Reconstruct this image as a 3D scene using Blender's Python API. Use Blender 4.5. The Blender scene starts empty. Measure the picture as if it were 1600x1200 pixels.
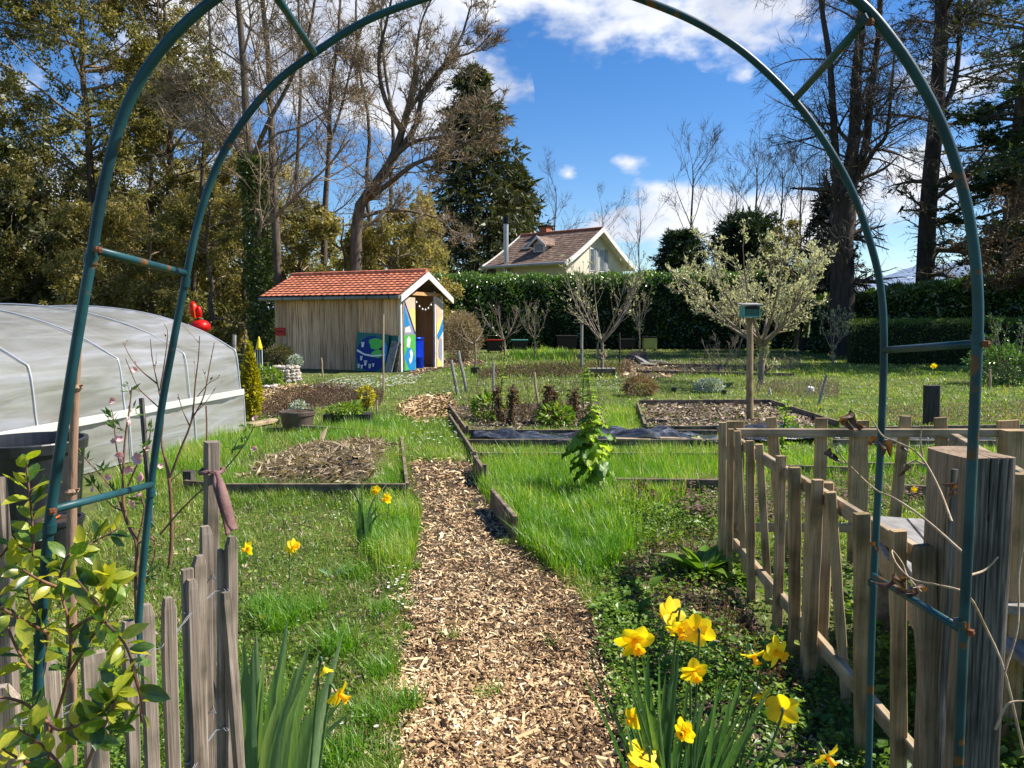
import bpy, math, random
import numpy as np
from mathutils import Vector, Matrix
S = bpy.context.scene
COL = S.collection
# ---------------------------------------------------------------- camera
H = 1.45; F = 1200.0; PITCH = math.atan(100/1200)
cam_d = bpy.data.cameras.new('camera'); cam = bpy.data.objects.new('camera', cam_d); COL.objects.link(cam)
cam.location = (0, 0, H); cam.rotation_euler = (math.pi/2-PITCH, 0, 0)
cam_d.lens = 27.0; cam_d.sensor_width = 36.0; cam_d.clip_start = .05; cam_d.clip_end = 20000
S.camera = cam
# ---------------------------------------------------------------- light
SUN_AZ, SUN_EL = math.radians(83), math.radians(48)     # azimuth clockwise from the view direction
SKY_STRENGTH, SUN_STRENGTH = .105, 5.0
S.view_settings.view_transform = 'Standard'; S.view_settings.look = 'None'
S.view_settings.gamma = 1; S.view_settings.exposure = 0.93; S.view_settings.use_curve_mapping = False
sd = bpy.data.lights.new('sun', 'SUN'); sd.energy = SUN_STRENGTH; sd.angle = math.radians(.5); sd.color = (1, .94, .84)
so = bpy.data.objects.new('sun', sd); COL.objects.link(so)
sv = Vector((math.sin(SUN_AZ)*math.cos(SUN_EL), math.cos(SUN_AZ)*math.cos(SUN_EL), math.sin(SUN_EL)))
so.rotation_euler = sv.to_track_quat('Z', 'Y').to_euler(); so.location = (20, 0, 20)

def ray(px, py):
    a = (px-800)/F; b = (600-py)/F; c, s = math.cos(PITCH), math.sin(PITCH)
    return np.array([a, c+b*s, -s+b*c])
def P(px, py, Y):
    r = ray(px, py); r = r*(Y/r[1]); return np.array([r[0], Y, H+r[2]])
def G(px, py, z=0.0):
    r = ray(px, py); k = (z-H)/r[2]; return np.array([r[0]*k, r[1]*k, z])

w = bpy.data.worlds.new('World'); S.world = w; w.use_nodes = True
nt = w.node_tree; nt.nodes.clear()
def N(nt, t, **k):
    n = nt.nodes.new(t)
    for a, b in k.items(): setattr(n, a, b)
    return n
def build_world():
    L = nt.links.new
    out = N(nt, 'ShaderNodeOutputWorld'); bg = N(nt, 'ShaderNodeBackground'); bg.inputs[1].default_value = SKY_STRENGTH
    L(bg.outputs[0], out.inputs[0])
    sky = N(nt, 'ShaderNodeTexSky', sky_type='NISHITA', sun_disc=False, sun_elevation=SUN_EL, sun_rotation=SUN_AZ, altitude=500, air_density=1.0, dust_density=.25, ozone_density=2.5)
    hs = N(nt, 'ShaderNodeHueSaturation'); hs.inputs['Saturation'].default_value = 1.34; hs.inputs['Value'].default_value = .80; hs.inputs['Hue'].default_value = .508
    L(sky.outputs[0], hs.inputs['Color'])
    tc = N(nt, 'ShaderNodeTexCoord'); sp = N(nt, 'ShaderNodeSeparateXYZ'); L(tc.outputs['Generated'], sp.inputs[0])
    def M(op, a, b=None, clamp=False):
        m = N(nt, 'ShaderNodeMath', operation=op, use_clamp=clamp)
        for i, x in enumerate([a, b]):
            if x is None: continue
            if isinstance(x, (int, float)): m.inputs[i].default_value = x
            else: L(x, m.inputs[i])
        return m.outputs[0]
    az = M('ARCTAN2', sp.outputs[0], sp.outputs[1]); el = M('ARCSINE', sp.outputs[2])
    cb = N(nt, 'ShaderNodeCombineXYZ'); L(az, cb.inputs[0]); L(el, cb.inputs[1])
    n1 = N(nt, 'ShaderNodeTexNoise'); n1.inputs['Scale'].default_value = 9; n1.inputs['Detail'].default_value = 9; n1.inputs['Roughness'].default_value = .58
    mp = N(nt, 'ShaderNodeMapping'); mp.inputs['Scale'].default_value = (1, 1, 1.7); L(tc.outputs['Generated'], mp.inputs[0]); L(mp.outputs[0], n1.inputs['Vector'])
    blobs = [(700,-120,420,150),(960,-50,300,135),(1190,-40,230,130),(560,60,290,170),(680,150,170,120),(330,60,200,160),(200,330,260,120),
             (1045,320,120,48),(1120,350,170,62),(975,352,95,32),(1385,290,150,85),(1240,360,150,60),(985,256,38,20),(888,272,22,18),(1168,118,34,20),(10,130,66,62),(1500,120,120,60)]
    # the same kind of clouds goes on round the sky outside the frame
    rr = random.Random(4)
    for i in range(9): blobs.append(('d', math.radians(rr.uniform(50, 310)), math.radians(rr.uniform(12, 50)), rr.uniform(.12, .34), rr.uniform(.07, .16)))
    tot = None
    for b in blobs:
        if b[0] == 'd': a, e, ra, re_ = b[1], b[2], b[3], b[4]; a = a if a < math.pi else a-2*math.pi
        else:
            r = ray(b[0], b[1]); r = r/np.linalg.norm(r); a = math.atan2(r[0], r[1]); e = math.asin(r[2]); ra, re_ = b[2]/1350, b[3]/1250
        v = N(nt, 'ShaderNodeVectorMath', operation='SUBTRACT'); L(cb.outputs[0], v.inputs[0]); v.inputs[1].default_value = (a, e, 0)
        v2 = N(nt, 'ShaderNodeVectorMath', operation='MULTIPLY'); L(v.outputs[0], v2.inputs[0]); v2.inputs[1].default_value = (1/ra, 1/re_, 0)
        v3 = N(nt, 'ShaderNodeVectorMath', operation='LENGTH'); L(v2.outputs[0], v3.inputs[0])
        m = M('SUBTRACT', 1.0, v3.outputs['Value'], True)
        if b[0] != 'd' and b[2] < 70: m = M('MULTIPLY', m, .70)
        tot = m if tot is None else M('ADD', tot, m)
    tot = M('MINIMUM', tot, .75)
    n3 = N(nt, 'ShaderNodeTexNoise'); n3.inputs['Scale'].default_value = 34; n3.inputs['Detail'].default_value = 6; L(mp.outputs[0], n3.inputs['Vector'])
    nn = M('ADD', M('MULTIPLY', M('SUBTRACT', n1.outputs[0], .5), 1.9), M('MULTIPLY', M('SUBTRACT', n3.outputs[0], .5), 1.0))
    d = M('ADD', M('MULTIPLY', tot, 1.05), nn)
    mr = N(nt, 'ShaderNodeMapRange', interpolation_type='SMOOTHSTEP'); L(d, mr.inputs[0]); mr.inputs[1].default_value = .10; mr.inputs[2].default_value = .86
    fac = M('MULTIPLY', mr.outputs[0], M('GREATER_THAN', tot, .001)); 
    n2 = N(nt, 'ShaderNodeTexNoise'); n2.inputs['Scale'].default_value = 7; n2.inputs['Detail'].default_value = 5
    L(tc.outputs['Generated'], n2.inputs['Vector'])
    cr = N(nt, 'ShaderNodeValToRGB'); L(n2.outputs[0], cr.inputs[0])
    k = 1/SKY_STRENGTH
    cr.color_ramp.elements[0].position = .35; cr.color_ramp.elements[0].color = (.36, .39, .47, 1)
    cr.color_ramp.elements[1].position = .62; cr.color_ramp.elements[1].color = (.60, .61, .63, 1)
    mx = N(nt, 'ShaderNodeMix', data_type='RGBA'); L(fac, mx.inputs[0]); L(hs.outputs[0], mx.inputs[6]); vs = N(nt, 'ShaderNodeVectorMath', operation='SCALE'); L(cr.outputs[0], vs.inputs[0]); vs.inputs['Scale'].default_value = k; L(vs.outputs[0], mx.inputs[7])
    L(mx.outputs[2], bg.inputs[0])
build_world()
S.cycles.max_bounces = 6; S.cycles.transparent_max_bounces = 12; S.cycles.diffuse_bounces = 3; S.cycles.glossy_bounces = 2
S.cycles.use_denoising = True; S.cycles.caustics_reflective = False; S.cycles.caustics_refractive = False

# ---------------------------------------------------------------- helpers
rng = np.random.default_rng(11)
random.seed(5)
WL = {}
def wloc(o): return np.array(WL.get(o.name, (0, 0, 0)), float)
class MB:
    def __init__(s): s.V = []; s.F = []; s.T = []; s.I = []; s.n = 0
    def add(s, V, F, tint=.5, mi=0):
        V = np.asarray(V, float).reshape(-1, 3); F = np.asarray(F, int)
        s.V.append(V); s.F.append(F+s.n); s.n += len(V)
        s.T.append(np.broadcast_to(np.asarray(tint, float), (len(F),)).copy()); s.I.append(np.full(len(F), mi))
        return s
    def mesh(s, name, mats, origin=(0, 0, 0), smooth=False):
        me = bpy.data.meshes.new(name)
        V = np.concatenate(s.V)-np.asarray(origin)
        tot = np.concatenate([np.full(len(f), f.shape[1]) for f in s.F]); lo = np.concatenate([f.ravel() for f in s.F])
        me.vertices.add(len(V)); me.vertices.foreach_set('co', V.astype(np.float32).ravel())
        me.loops.add(len(lo)); me.loops.foreach_set('vertex_index', lo.astype(np.int32))
        me.polygons.add(len(tot)); st = np.concatenate([[0], np.cumsum(tot)[:-1]])
        me.polygons.foreach_set('loop_start', st.astype(np.int32)); me.polygons.foreach_set('loop_total', tot.astype(np.int32))
        me.polygons.foreach_set('material_index', np.concatenate(s.I).astype(np.int32))
        me.polygons.foreach_set('use_smooth', np.full(len(tot), smooth))
        a = me.attributes.new('tint', 'FLOAT', 'FACE'); a.data.foreach_set('value', np.concatenate(s.T).astype(np.float32))
        me.update(calc_edges=True)
        for m in (mats if isinstance(mats, (list, tuple)) else [mats]): me.materials.append(m)
        return me
    def build(s, name, mats, parent=None, smooth=False, loc=None, kind=None, label=None):
        base = wloc(parent) if parent else np.zeros(3)
        o_ = np.asarray(loc, float) if loc is not None else base
        me = s.mesh(name, mats, o_, smooth); o = bpy.data.objects.new(name, me); COL.objects.link(o)
        if parent: o.parent = parent
        o.location = tuple(o_-base); WL[o.name] = tuple(o_)
        if kind: o['kind'] = kind
        if label: o['label'] = label
        return o
def root(name, label, cat, loc, group=None):
    o = bpy.data.objects.new(name, None); COL.objects.link(o); o.location = tuple(float(a) for a in loc); o.empty_display_size = .1
    WL[o.name] = tuple(loc); o['label'] = label; o['category'] = cat
    if group: o['group'] = group
    return o
def tag(o, label, cat, group=None):
    o['label'] = label; o['category'] = cat
    if group: o['group'] = group
    return o
def inst(name, me, M, parent=None, label=None):
    o = bpy.data.objects.new(name, me); COL.objects.link(o)
    if parent: o.parent = parent; M = Matrix.Translation(-Vector(wloc(parent))) @ M
    o.matrix_local = M
    if label: o['label'] = label
    return o
def nrm(a): return a/np.maximum(np.linalg.norm(a, axis=-1, keepdims=True), 1e-9)
def basis(p, d, up=(0, 0, 1), s=1, sx=None, sz=None):
    """local Y along d, local Z near up"""
    y = Vector(d).normalized(); z = Vector(up); x = y.cross(z)
    if x.length < 1e-4: x = y.cross(Vector((1, 0, .3)))
    x.normalize(); z = x.cross(y)
    sx = s if sx is None else sx; sz = s if sz is None else sz
    M = Matrix(((x.x*sx, y.x*s, z.x*sz, p[0]), (x.y*sx, y.y*s, z.y*sz, p[1]), (x.z*sx, y.z*s, z.z*sz, p[2]), (0, 0, 0, 1)))
    return M
def crom(pts, K):
    pts = np.asarray(pts, float); n = len(pts)
    p = np.vstack([2*pts[0]-pts[1], pts, 2*pts[-1]-pts[-2]])
    t = np.linspace(0, n-1-1e-6, K); i = t.astype(int); f = (t-i)[:, None]
    a, b, c, d = p[i], p[i+1], p[i+2], p[i+3]
    return .5*((2*b)+(-a+c)*f+(2*a-5*b+4*c-d)*f**2+(-a+3*b-3*c+d)*f**3)
def tubes(mb, Pn, R, sides=5, tint=.5, cap=False, mi=0):
    Pn = np.asarray(Pn, float); 
    if Pn.ndim == 2: Pn = Pn[None]
    Nn, K, _ = Pn.shape
    R = np.broadcast_to(np.asarray(R, float), (Nn, K))
    T = nrm(np.gradient(Pn, axis=1)); m = nrm(Pn[:, -1]-Pn[:, 0])
    ref = np.eye(3)[np.argmin(np.abs(m), axis=1)][:, None, :]
    U = nrm(np.cross(T, np.broadcast_to(ref, T.shape))); W = np.cross(T, U)
    a = np.arange(sides)*2*np.pi/sides
    V = Pn[:, :, None, :]+R[:, :, None, None]*(U[:, :, None, :]*np.cos(a)[None, None, :, None]+W[:, :, None, :]*np.sin(a)[None, None, :, None])
    k = np.arange(K-1)[:, None]*sides; j = np.arange(sides)[None, :]; j2 = (j+1) % sides
    q = np.stack([k+j, k+j2, k+sides+j2, k+sides+j], -1).reshape(-1, 4)
    Fc = (np.arange(Nn)[:, None, None]*K*sides+q[None]).reshape(-1, 4)
    t = np.asarray(tint, float)
    if t.ndim == 1 and len(t) == Nn: t = np.repeat(t, len(q))
    n0 = mb.n; mb.add(V, Fc, t, mi)
    if cap:
        for i in range(Nn):
            b = i*K*sides
            mb.F.append(np.array([[b+n0+x for x in range(sides)][::-1]])); mb.F.append(np.array([[b+n0+(K-1)*sides+x for x in range(sides)]]))
            for _ in (0, 1): mb.T.append(np.array([.5])); mb.I.append(np.array([mi]))
    return mb
def stick(mb, a, b, r, r2=None, sides=7, tint=.5, wob=0, K=5):
    t = np.linspace(0, 1, K)[:, None]; p = np.asarray(a)*(1-t)+np.asarray(b)*t
    if wob: p[1:-1] += rng.normal(0, wob, (K-2, 3))
    return tubes(mb, p, np.linspace(r, r2 or r, K), sides, tint, cap=True)
BF = np.array([[0,3,2,1],[4,5,6,7],[0,1,5,4],[1,2,6,5],[2,3,7,6],[3,0,4,7]])
def beam(mb, a, b, w, t, up=(0, 0, 1), tint=.5, bev=.12, mi=0):
    """board from a to b: w across, t along 'up'; ends chamfered a little"""
    a = np.asarray(a, float); b = np.asarray(b, float); y = nrm(b-a); x = np.cross(y, up)
    if np.linalg.norm(x) < 1e-4: x = np.cross(y, (1, 0, 0))
    x = nrm(x); z = np.cross(x, y); c = min(w, t)*bev
    def ring(p, e):
        hw, ht = w/2-e, t/2-e
        o = [(-hw+c, -ht), (hw-c, -ht), (hw, -ht+c), (hw, ht-c), (hw-c, ht), (-hw+c, ht), (-hw, ht-c), (-hw, -ht+c)]
        return [p+x*u+z*v for u, v in o]
    V = np.array(ring(a, 0)+ring(b, 0))
    q = [[i, (i+1) % 8, 8+(i+1) % 8, 8+i] for i in range(8)]
    mb.add(V, q, tint, mi)
    n = mb.n-16
    mb.F.append(np.array([[n+i for i in range(8)][::-1], [n+8+i for i in range(8)]])); mb.T.append(np.array([.5, .5])); mb.I.append(np.array([mi, mi]))
    return mb
def boxm(mb, lo, hi, tint=.5, mi=0):
    x0, y0, z0 = lo; x1, y1, z1 = hi
    return mb.add([(x0,y0,z0),(x1,y0,z0),(x1,y1,z0),(x0,y1,z0),(x0,y0,z1),(x1,y0,z1),(x1,y1,z1),(x0,y1,z1)], BF, tint, mi)
def prism(mb, pts, off, tint=.5, mi=0):
    """extrude a polygon (list of 3D points) by vector off"""
    p = np.asarray(pts, float); n = len(p); V = np.vstack([p, p+np.asarray(off)])
    mb.add(V, [[i, (i+1) % n, n+(i+1) % n, n+i] for i in range(n)], tint, mi); k = mb.n-2*n
    mb.F.append(np.array([[k+i for i in range(n)][::-1], [k+n+i for i in range(n)]])); mb.T.append(np.array([tint, tint])); mb.I.append(np.array([mi, mi]))
    return mb
def lathe(mb, c, prof, sides=24, tint=.5, mi=0, noise=0):
    a = np.arange(sides)*2*np.pi/sides; V = []
    for r, z in prof: V += [(c[0]+r*math.cos(t), c[1]+r*math.sin(t), c[2]+z) for t in a]
    F_ = [[i*sides+j, i*sides+(j+1) % sides, (i+1)*sides+(j+1) % sides, (i+1)*sides+j] for i in range(len(prof)-1) for j in range(sides)]
    V = np.array(V)
    if noise: V += rng.normal(0, noise, V.shape)
    return mb.add(V, F_, tint, mi)
def cards(mb, C, L, ratio=.45, D=None, tint=.5, fold=.25, mi=0, nrmv=None, r=None, tri=False):
    """folded leaf-shaped cards at C, length L"""
    g = r or rng; C = np.asarray(C, float); M_ = len(C); L = np.broadcast_to(np.asarray(L, float), (M_,))[:, None]
    D = nrm(g.normal(size=(M_, 3))) if D is None else nrm(np.asarray(D, float))
    X = nrm(np.cross(D, g.normal(size=(M_, 3)) if nrmv is None else nrmv)); Z = np.cross(X, D)
    w = L*(np.asarray(ratio)[:, None] if np.ndim(ratio) else ratio)*.5
    if tri: return mb.add(np.stack([C-X*w*1.1, C+X*w*1.1, C+D*L*1.05], 1), np.arange(M_)[:, None]*3+np.array([[0, 1, 2]]), np.broadcast_to(np.asarray(tint, float), (M_,)), mi)
    V = np.stack([C, C+D*L*.45+X*w+Z*w*fold*2, C+D*L, C+D*L*.45-X*w+Z*w*fold*2], 1)
    b = np.arange(M_)[:, None]*4
    F_ = np.concatenate([b+np.array([[0, 1, 2]]), b+np.array([[0, 2, 3]])])
    t = np.broadcast_to(np.asarray(tint, float), (M_,)); return mb.add(V, F_, np.concatenate([t, t]), mi)
def blades(mb, B, h, wd, lean=.5, tint=.5, r=None):
    g = r or rng; n = len(B); a = g.uniform(0, 2*np.pi, n); D = np.stack([np.cos(a), np.sin(a), 0*a], 1)
    b = a+g.uniform(.9, 2.2, n); X = np.stack([np.cos(b), np.sin(b), 0*a], 1); h = np.broadcast_to(h, (n,)); wd = np.broadcast_to(wd, (n,))
    l = (np.abs(g.normal(0, lean, n))*h)[:, None]; Zv = np.array([0, 0, 1.]); hh = h[:, None]; ww = wd[:, None]/2
    far_ = np.linalg.norm(B[:, :2], axis=1) > 6.5; mid = B+D*l*.3+Zv*hh*.55; tip = B+D*l+Zv*hh*g.uniform(.72, 1, (n, 1))
    t_ = np.broadcast_to(np.asarray(tint, float), (n,)); k_ = int(far_.sum())
    if k_:
        mb.add(np.stack([B-X*ww, B+X*ww, tip], 1)[far_], np.arange(k_)[:, None]*3+np.array([[0, 1, 2]]), t_[far_])
        q_ = ~far_; B, X, ww, mid, tip, tint, n = B[q_], X[q_], ww[q_], mid[q_], tip[q_], t_[q_], n-k_
        if n == 0: return mb
    V = np.stack([B-X*ww, B+X*ww, mid+X*ww*.8, mid-X*ww*.8, tip], 1); o = np.arange(n)[:, None]*5
    mb.add(V, o+np.array([[0, 1, 2, 3]]), tint); k = mb.n-5*n
    mb.F.append(k+o+np.array([[3, 2, 4]])); mb.T.append(np.broadcast_to(np.asarray(tint, float), (n,)).copy()); mb.I.append(np.zeros(n, int))
    return mb
def inpoly(X, Y, poly):
    c = np.zeros(X.shape, bool); n = len(poly); j = n-1
    for i in range(n):
        xi, yi = poly[i]; xj, yj = poly[j]
        if yi != yj: c ^= ((yi > Y) != (yj > Y)) & (X < (xj-xi)*(Y-yi)/(yj-yi)+xi)
        j = i
    return c
def samp(poly, n, excl=(), z=0.0, g=None, jit=0):
    """n points on the ground inside an outline (given where it lies in the view), denser near the camera"""
    g = g or rng; xs = [p[0] for p in poly]; ys = [p[1] for p in poly]; out = []
    got = 0
    while got < n:
        X = g.uniform(min(xs), max(xs), 2*n); Y = g.uniform(min(ys), max(ys), 2*n)
        k = inpoly(X, Y, poly); X, Y = X[k], Y[k]
        if jit: q_ = jit*np.clip((Y-500)/400, .1, 1.6); X = X+g.normal(0, 1, len(X))*q_*1.6; Y = np.maximum(Y+g.normal(0, 1, len(X))*q_, 520)
        got += max(len(X), 1)
        for e in excl: k = ~inpoly(X, Y, e); X, Y = X[k], Y[k]
        out.append(np.stack([X, Y], 1))
    q = np.concatenate(out)[:n]; n = len(q)
    a = (q[:, 0]-800)/F; b = (600-q[:, 1])/F; c, s = math.cos(PITCH), math.sin(PITCH)
    rz = -s+b*c; k = (z-H)/rz
    return np.stack([a*k, (c+b*s)*k, np.full(len(q), z)], 1)
def lf(p, sc=1.0, s=0.0):
    """smooth low-frequency variation over the ground 0..1"""
    x, y = p[:, 0]*sc+s, p[:, 1]*sc-s
    return np.clip(.5+.22*np.sin(1.7*x+.6*np.sin(1.3*y))+.2*np.sin(2.3*y+1.1*np.sin(1.9*x+2))+.12*np.sin(5.1*x+3.7*y)+.1*np.sin(4.3*x-6.1*y), 0, 1)

# ---------------------------------------------------------------- materials
def newmat(name):
    m = bpy.data.materials.new(name); m.use_nodes = True; m.node_tree.nodes.clear(); return m, m.node_tree
def ramp(nt, src, stops):
    r = N(nt, 'ShaderNodeValToRGB'); e = r.color_ramp.elements
    while len(e) < len(stops): e.new(.5)
    for i, (p, c) in enumerate(stops): e[i].position = p; e[i].color = (*c, 1)
    nt.links.new(src, r.inputs[0]); return r.outputs[0]
def leafmat(name, stops, trans=.35, gloss=.08, rough=.45, tc_=(1.5, 1.5, .55), tex=None):
    m, t = newmat(name); L = t.links.new
    at = N(t, 'ShaderNodeAttribute', attribute_name='tint'); oi = N(t, 'ShaderNodeObjectInfo')
    ad = N(t, 'ShaderNodeMath', operation='MULTIPLY_ADD'); L(oi.outputs['Random'], ad.inputs[0]); ad.inputs[1].default_value = .3; 
    sb = N(t, 'ShaderNodeMath', operation='SUBTRACT'); L(at.outputs['Fac'], sb.inputs[0]); sb.inputs[1].default_value = .15; L(sb.outputs[0], ad.inputs[2])
    fo = ad.outputs[0]
    if tex:
        tco = N(t, 'ShaderNodeTexCoord'); mpp = N(t, 'ShaderNodeMapping'); mpp.inputs['Scale'].default_value = tex; L(tco.outputs['Object'], mpp.inputs[0]); nz = N(t, 'ShaderNodeTexNoise'); nz.inputs['Scale'].default_value = 1; nz.inputs['Detail'].default_value = 5; L(mpp.outputs[0], nz.inputs['Vector'])
        k1 = N(t, 'ShaderNodeMath', operation='MULTIPLY_ADD'); L(nz.outputs[0], k1.inputs[0]); k1.inputs[1].default_value = 1.1; k1.inputs[2].default_value = -.55; k2 = N(t, 'ShaderNodeMath', operation='ADD'); L(k1.outputs[0], k2.inputs[0]); L(fo, k2.inputs[1]); fo = k2.outputs[0]
    c = ramp(t, fo, stops)
    d = N(t, 'ShaderNodeBsdfDiffuse'); tr = N(t, 'ShaderNodeBsdfTranslucent'); L(c, d.inputs[0])
    tc = N(t, 'ShaderNodeMix', data_type='RGBA', blend_type='MULTIPLY'); tc.inputs[0].default_value = 1; L(c, tc.inputs[6]); tc.inputs[7].default_value = (*tc_, 1); L(tc.outputs[2], tr.inputs[0])
    mx = N(t, 'ShaderNodeMixShader'); mx.inputs[0].default_value = trans; L(d.outputs[0], mx.inputs[1]); L(tr.outputs[0], mx.inputs[2])
    g = N(t, 'ShaderNodeBsdfGlossy'); g.inputs['Roughness'].default_value = rough; g.inputs[0].default_value = (.9, .95, .9, 1)
    m2 = N(t, 'ShaderNodeMixShader'); m2.inputs[0].default_value = gloss; L(mx.outputs[0], m2.inputs[1]); L(g.outputs[0], m2.inputs[2])
    o = N(t, 'ShaderNodeOutputMaterial'); L(m2.outputs[0], o.inputs[0]); return m
def surf(name, stops, scale=(6, 6, 6), rough=.8, bump=.3, blotch=0, metal=0, spec=.3, detail=6, tintw=0, rnd=0.0, coat=0, dist=.02, nscale=1, extra=None):
    m, t = newmat(name); L = t.links.new
    tc = N(t, 'ShaderNodeTexCoord'); mp = N(t, 'ShaderNodeMapping'); mp.inputs['Scale'].default_value = scale
    oi = N(t, 'ShaderNodeObjectInfo'); va = N(t, 'ShaderNodeVectorMath', operation='MULTIPLY_ADD')
    L(oi.outputs['Random'], va.inputs[0]); va.inputs[1].default_value = (7, 5, 3); L(tc.outputs['Object'], va.inputs[2])
    L(va.outputs[0], mp.inputs[0])
    n = N(t, 'ShaderNodeTexNoise'); n.inputs['Scale'].default_value = nscale; n.inputs['Detail'].default_value = detail; n.inputs['Roughness'].default_value = .62
    L(mp.outputs[0], n.inputs['Vector']); f = n.outputs[0]
    if tintw:
        at = N(t, 'ShaderNodeAttribute', attribute_name='tint'); a = N(t, 'ShaderNodeMath', operation='SUBTRACT'); L(at.outputs['Fac'], a.inputs[0]); a.inputs[1].default_value = .5
        b = N(t, 'ShaderNodeMath', operation='MULTIPLY_ADD'); L(a.outputs[0], b.inputs[0]); b.inputs[1].default_value = tintw; L(f, b.inputs[2]); f = b.outputs[0]
    c = ramp(t, f, stops)
    p = N(t, 'ShaderNodeBsdfPrincipled'); p.inputs['Roughness'].default_value = rough; p.inputs['Metallic'].default_value = metal
    p.inputs['Specular IOR Level'].default_value = spec; p.inputs['Coat Weight'].default_value = coat
    if rnd:
        hv = N(t, 'ShaderNodeHueSaturation'); k = N(t, 'ShaderNodeMath', operation='MULTIPLY_ADD'); L(oi.outputs['Random'], k.inputs[0]); k.inputs[1].default_value = rnd; k.inputs[2].default_value = 1-rnd/2
        L(k.outputs[0], hv.inputs['Value']); L(c, hv.inputs['Color']); c = hv.outputs[0]
    if blotch:
        n2 = N(t, 'ShaderNodeTexNoise'); n2.inputs['Scale'].default_value = blotch; n2.inputs['Detail'].default_value = 5; L(va.outputs[0], n2.inputs['Vector'])
        bc = ramp(t, n2.outputs[0], [(.30, (.42,.44,.38)), (.5, (.88,.88,.86)), (.7, (1.0,1.0,1.0))]); bx = N(t, 'ShaderNodeMix', data_type='RGBA', blend_type='MULTIPLY'); bx.inputs[0].default_value = 1; L(c, bx.inputs[6]); L(bc, bx.inputs[7]); c = bx.outputs[2]
    L(c, p.inputs['Base Color'])
    if bump:
        bm = N(t, 'ShaderNodeBump'); bm.inputs['Strength'].default_value = bump; bm.inputs['Distance'].default_value = dist; L(n.outputs[0], bm.inputs['Height']); L(bm.outputs[0], p.inputs['Normal'])
    o = N(t, 'ShaderNodeOutputMaterial'); L(p.outputs[0], o.inputs[0]); return m
def flat(name, c, rough=.6, metal=0, spec=.4, var=.12):
    a = tuple(x*(1-var) for x in c); b = tuple(min(1, x*(1+var)) for x in c)
    return surf(name, [(.3, a), (.7, b)], (9, 9, 9), rough, .08, metal, spec)
M_ = {}
M_['grass'] = leafmat('grass', [(0, (.085,.085,.028)), (.3, (.085,.17,.014)), (.6, (.16,.285,.02)), (.82, (.30,.35,.05)), (1, (.52,.43,.22))], .45, .05)
M_['tallgrass'] = leafmat('tall_grass', [(0, (.05,.15,.008)), (.5, (.125,.295,.012)), (.9, (.28,.42,.03)), (1, (.52,.46,.22))], .5, .05)
M_['weed'] = leafmat('weed_leaves', [(0, (.03,.07,.010)), (.45, (.12,.23,.024)), (.8, (.27,.37,.05)), (1, (.28,.26,.10))], .4, .025, .4)
M_['daisy'] = leafmat('daisy_petals', [(0, (.7,.7,.68)), (1, (.85,.85,.84))], .2, .02, .5, (1, 1, 1))
M_['iris'] = leafmat('iris_leaves', [(0, (.08,.17,.075)), (.5, (.15,.27,.125)), (1, (.30,.42,.19))], .35, .04, .5, tex=(260, 260, 9))
M_['daffleaf'] = leafmat('daffodil_leaves', [(0, (.03,.09,.035)), (.5, (.06,.15,.05)), (1, (.17,.27,.08))], .35, .05, tex=(260, 260, 12))
M_['petal'] = leafmat('yellow_petals', [(0, (.74,.48,.008)), (.5, (.88,.70,.025)), (1, (.92,.82,.12))], .5, .01, tex=(22, 2.2, 2))
M_['trumpet'] = leafmat('orange_yellow_trumpet', [(0, (.85,.42,.005)), (.6, (.9,.52,.008)), (1, (.9,.66,.03))], .4, .02, tex=(9, 9, 2))
M_['honey'] = leafmat('honeysuckle_leaves', [(0, (.035,.085,.015)), (.35, (.10,.19,.02)), (.7, (.30,.38,.03)), (1, (.50,.46,.04))], .5, .05, .35, tex=(9, 4, 2))
M_['laurel'] = leafmat('laurel_leaves', [(0, (.018,.06,.010)), (.5, (.06,.15,.02)), (1, (.20,.30,.05))], .35, .09, .35)
M_['yew'] = leafmat('clipped_hedge_leaves', [(0, (.04,.08,.012)), (.5, (.09,.16,.025)), (1, (.20,.26,.05))], .3, .03)
M_['conifer'] = leafmat('dark_needles', [(0, (.006,.018,.008)), (.5, (.018,.042,.014)), (1, (.06,.09,.03))], .2, .04)
M_['spruce'] = leafmat('spruce_needles', [(0, (.022,.036,.012)), (.5, (.07,.08,.022)), (1, (.21,.17,.065))], .25, .04)
M_['olive'] = leafmat('olive_spring_leaves', [(0, (.06,.07,.02)), (.35, (.20,.19,.05)), (.7, (.36,.30,.09)), (1, (.50,.41,.18))], .45, .02, .5, (1.3, 1.25, .7))
M_['bud'] = leafmat('pale_buds', [(0, (.22,.15,.08)), (.6, (.38,.29,.15)), (1, (.50,.44,.22))], .35, .02, .5, (1.2, 1.1, .8))
M_['blossom'] = leafmat('cream_blossom', [(0, (.30,.36,.14)), (.35, (.50,.50,.25)), (1, (.74,.72,.44))], .35, .02, .5, (1.15, 1.15, .95))
M_['goldcon'] = leafmat('golden_conifer', [(0, (.18,.2,.01)), (.5, (.40,.36,.015)), (1, (.62,.50,.03))], .3, .03)
M_['pink'] = leafmat('pink_petals', [(0, (.80,.25,.25)), (.5, (.88,.52,.50)), (1, (.9,.78,.74))], .35, .02, .5, (1.1, 1, 1))
M_['kale'] = leafmat('kale_leaves', [(0, (.05,.13,.02)), (.4, (.15,.28,.03)), (1, (.36,.48,.07))], .5, .03, tex=(10, 5, 2))
M_['dry'] = leafmat('dry_leaves', [(0, (.09,.05,.03)), (.5, (.2,.13,.08)), (1, (.38,.28,.18))], .25, .02)
M_['straw'] = leafmat('straw', [(0, (.20,.14,.09)), (.5, (.36,.28,.18)), (1, (.56,.47,.33))], .2, .03)
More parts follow.
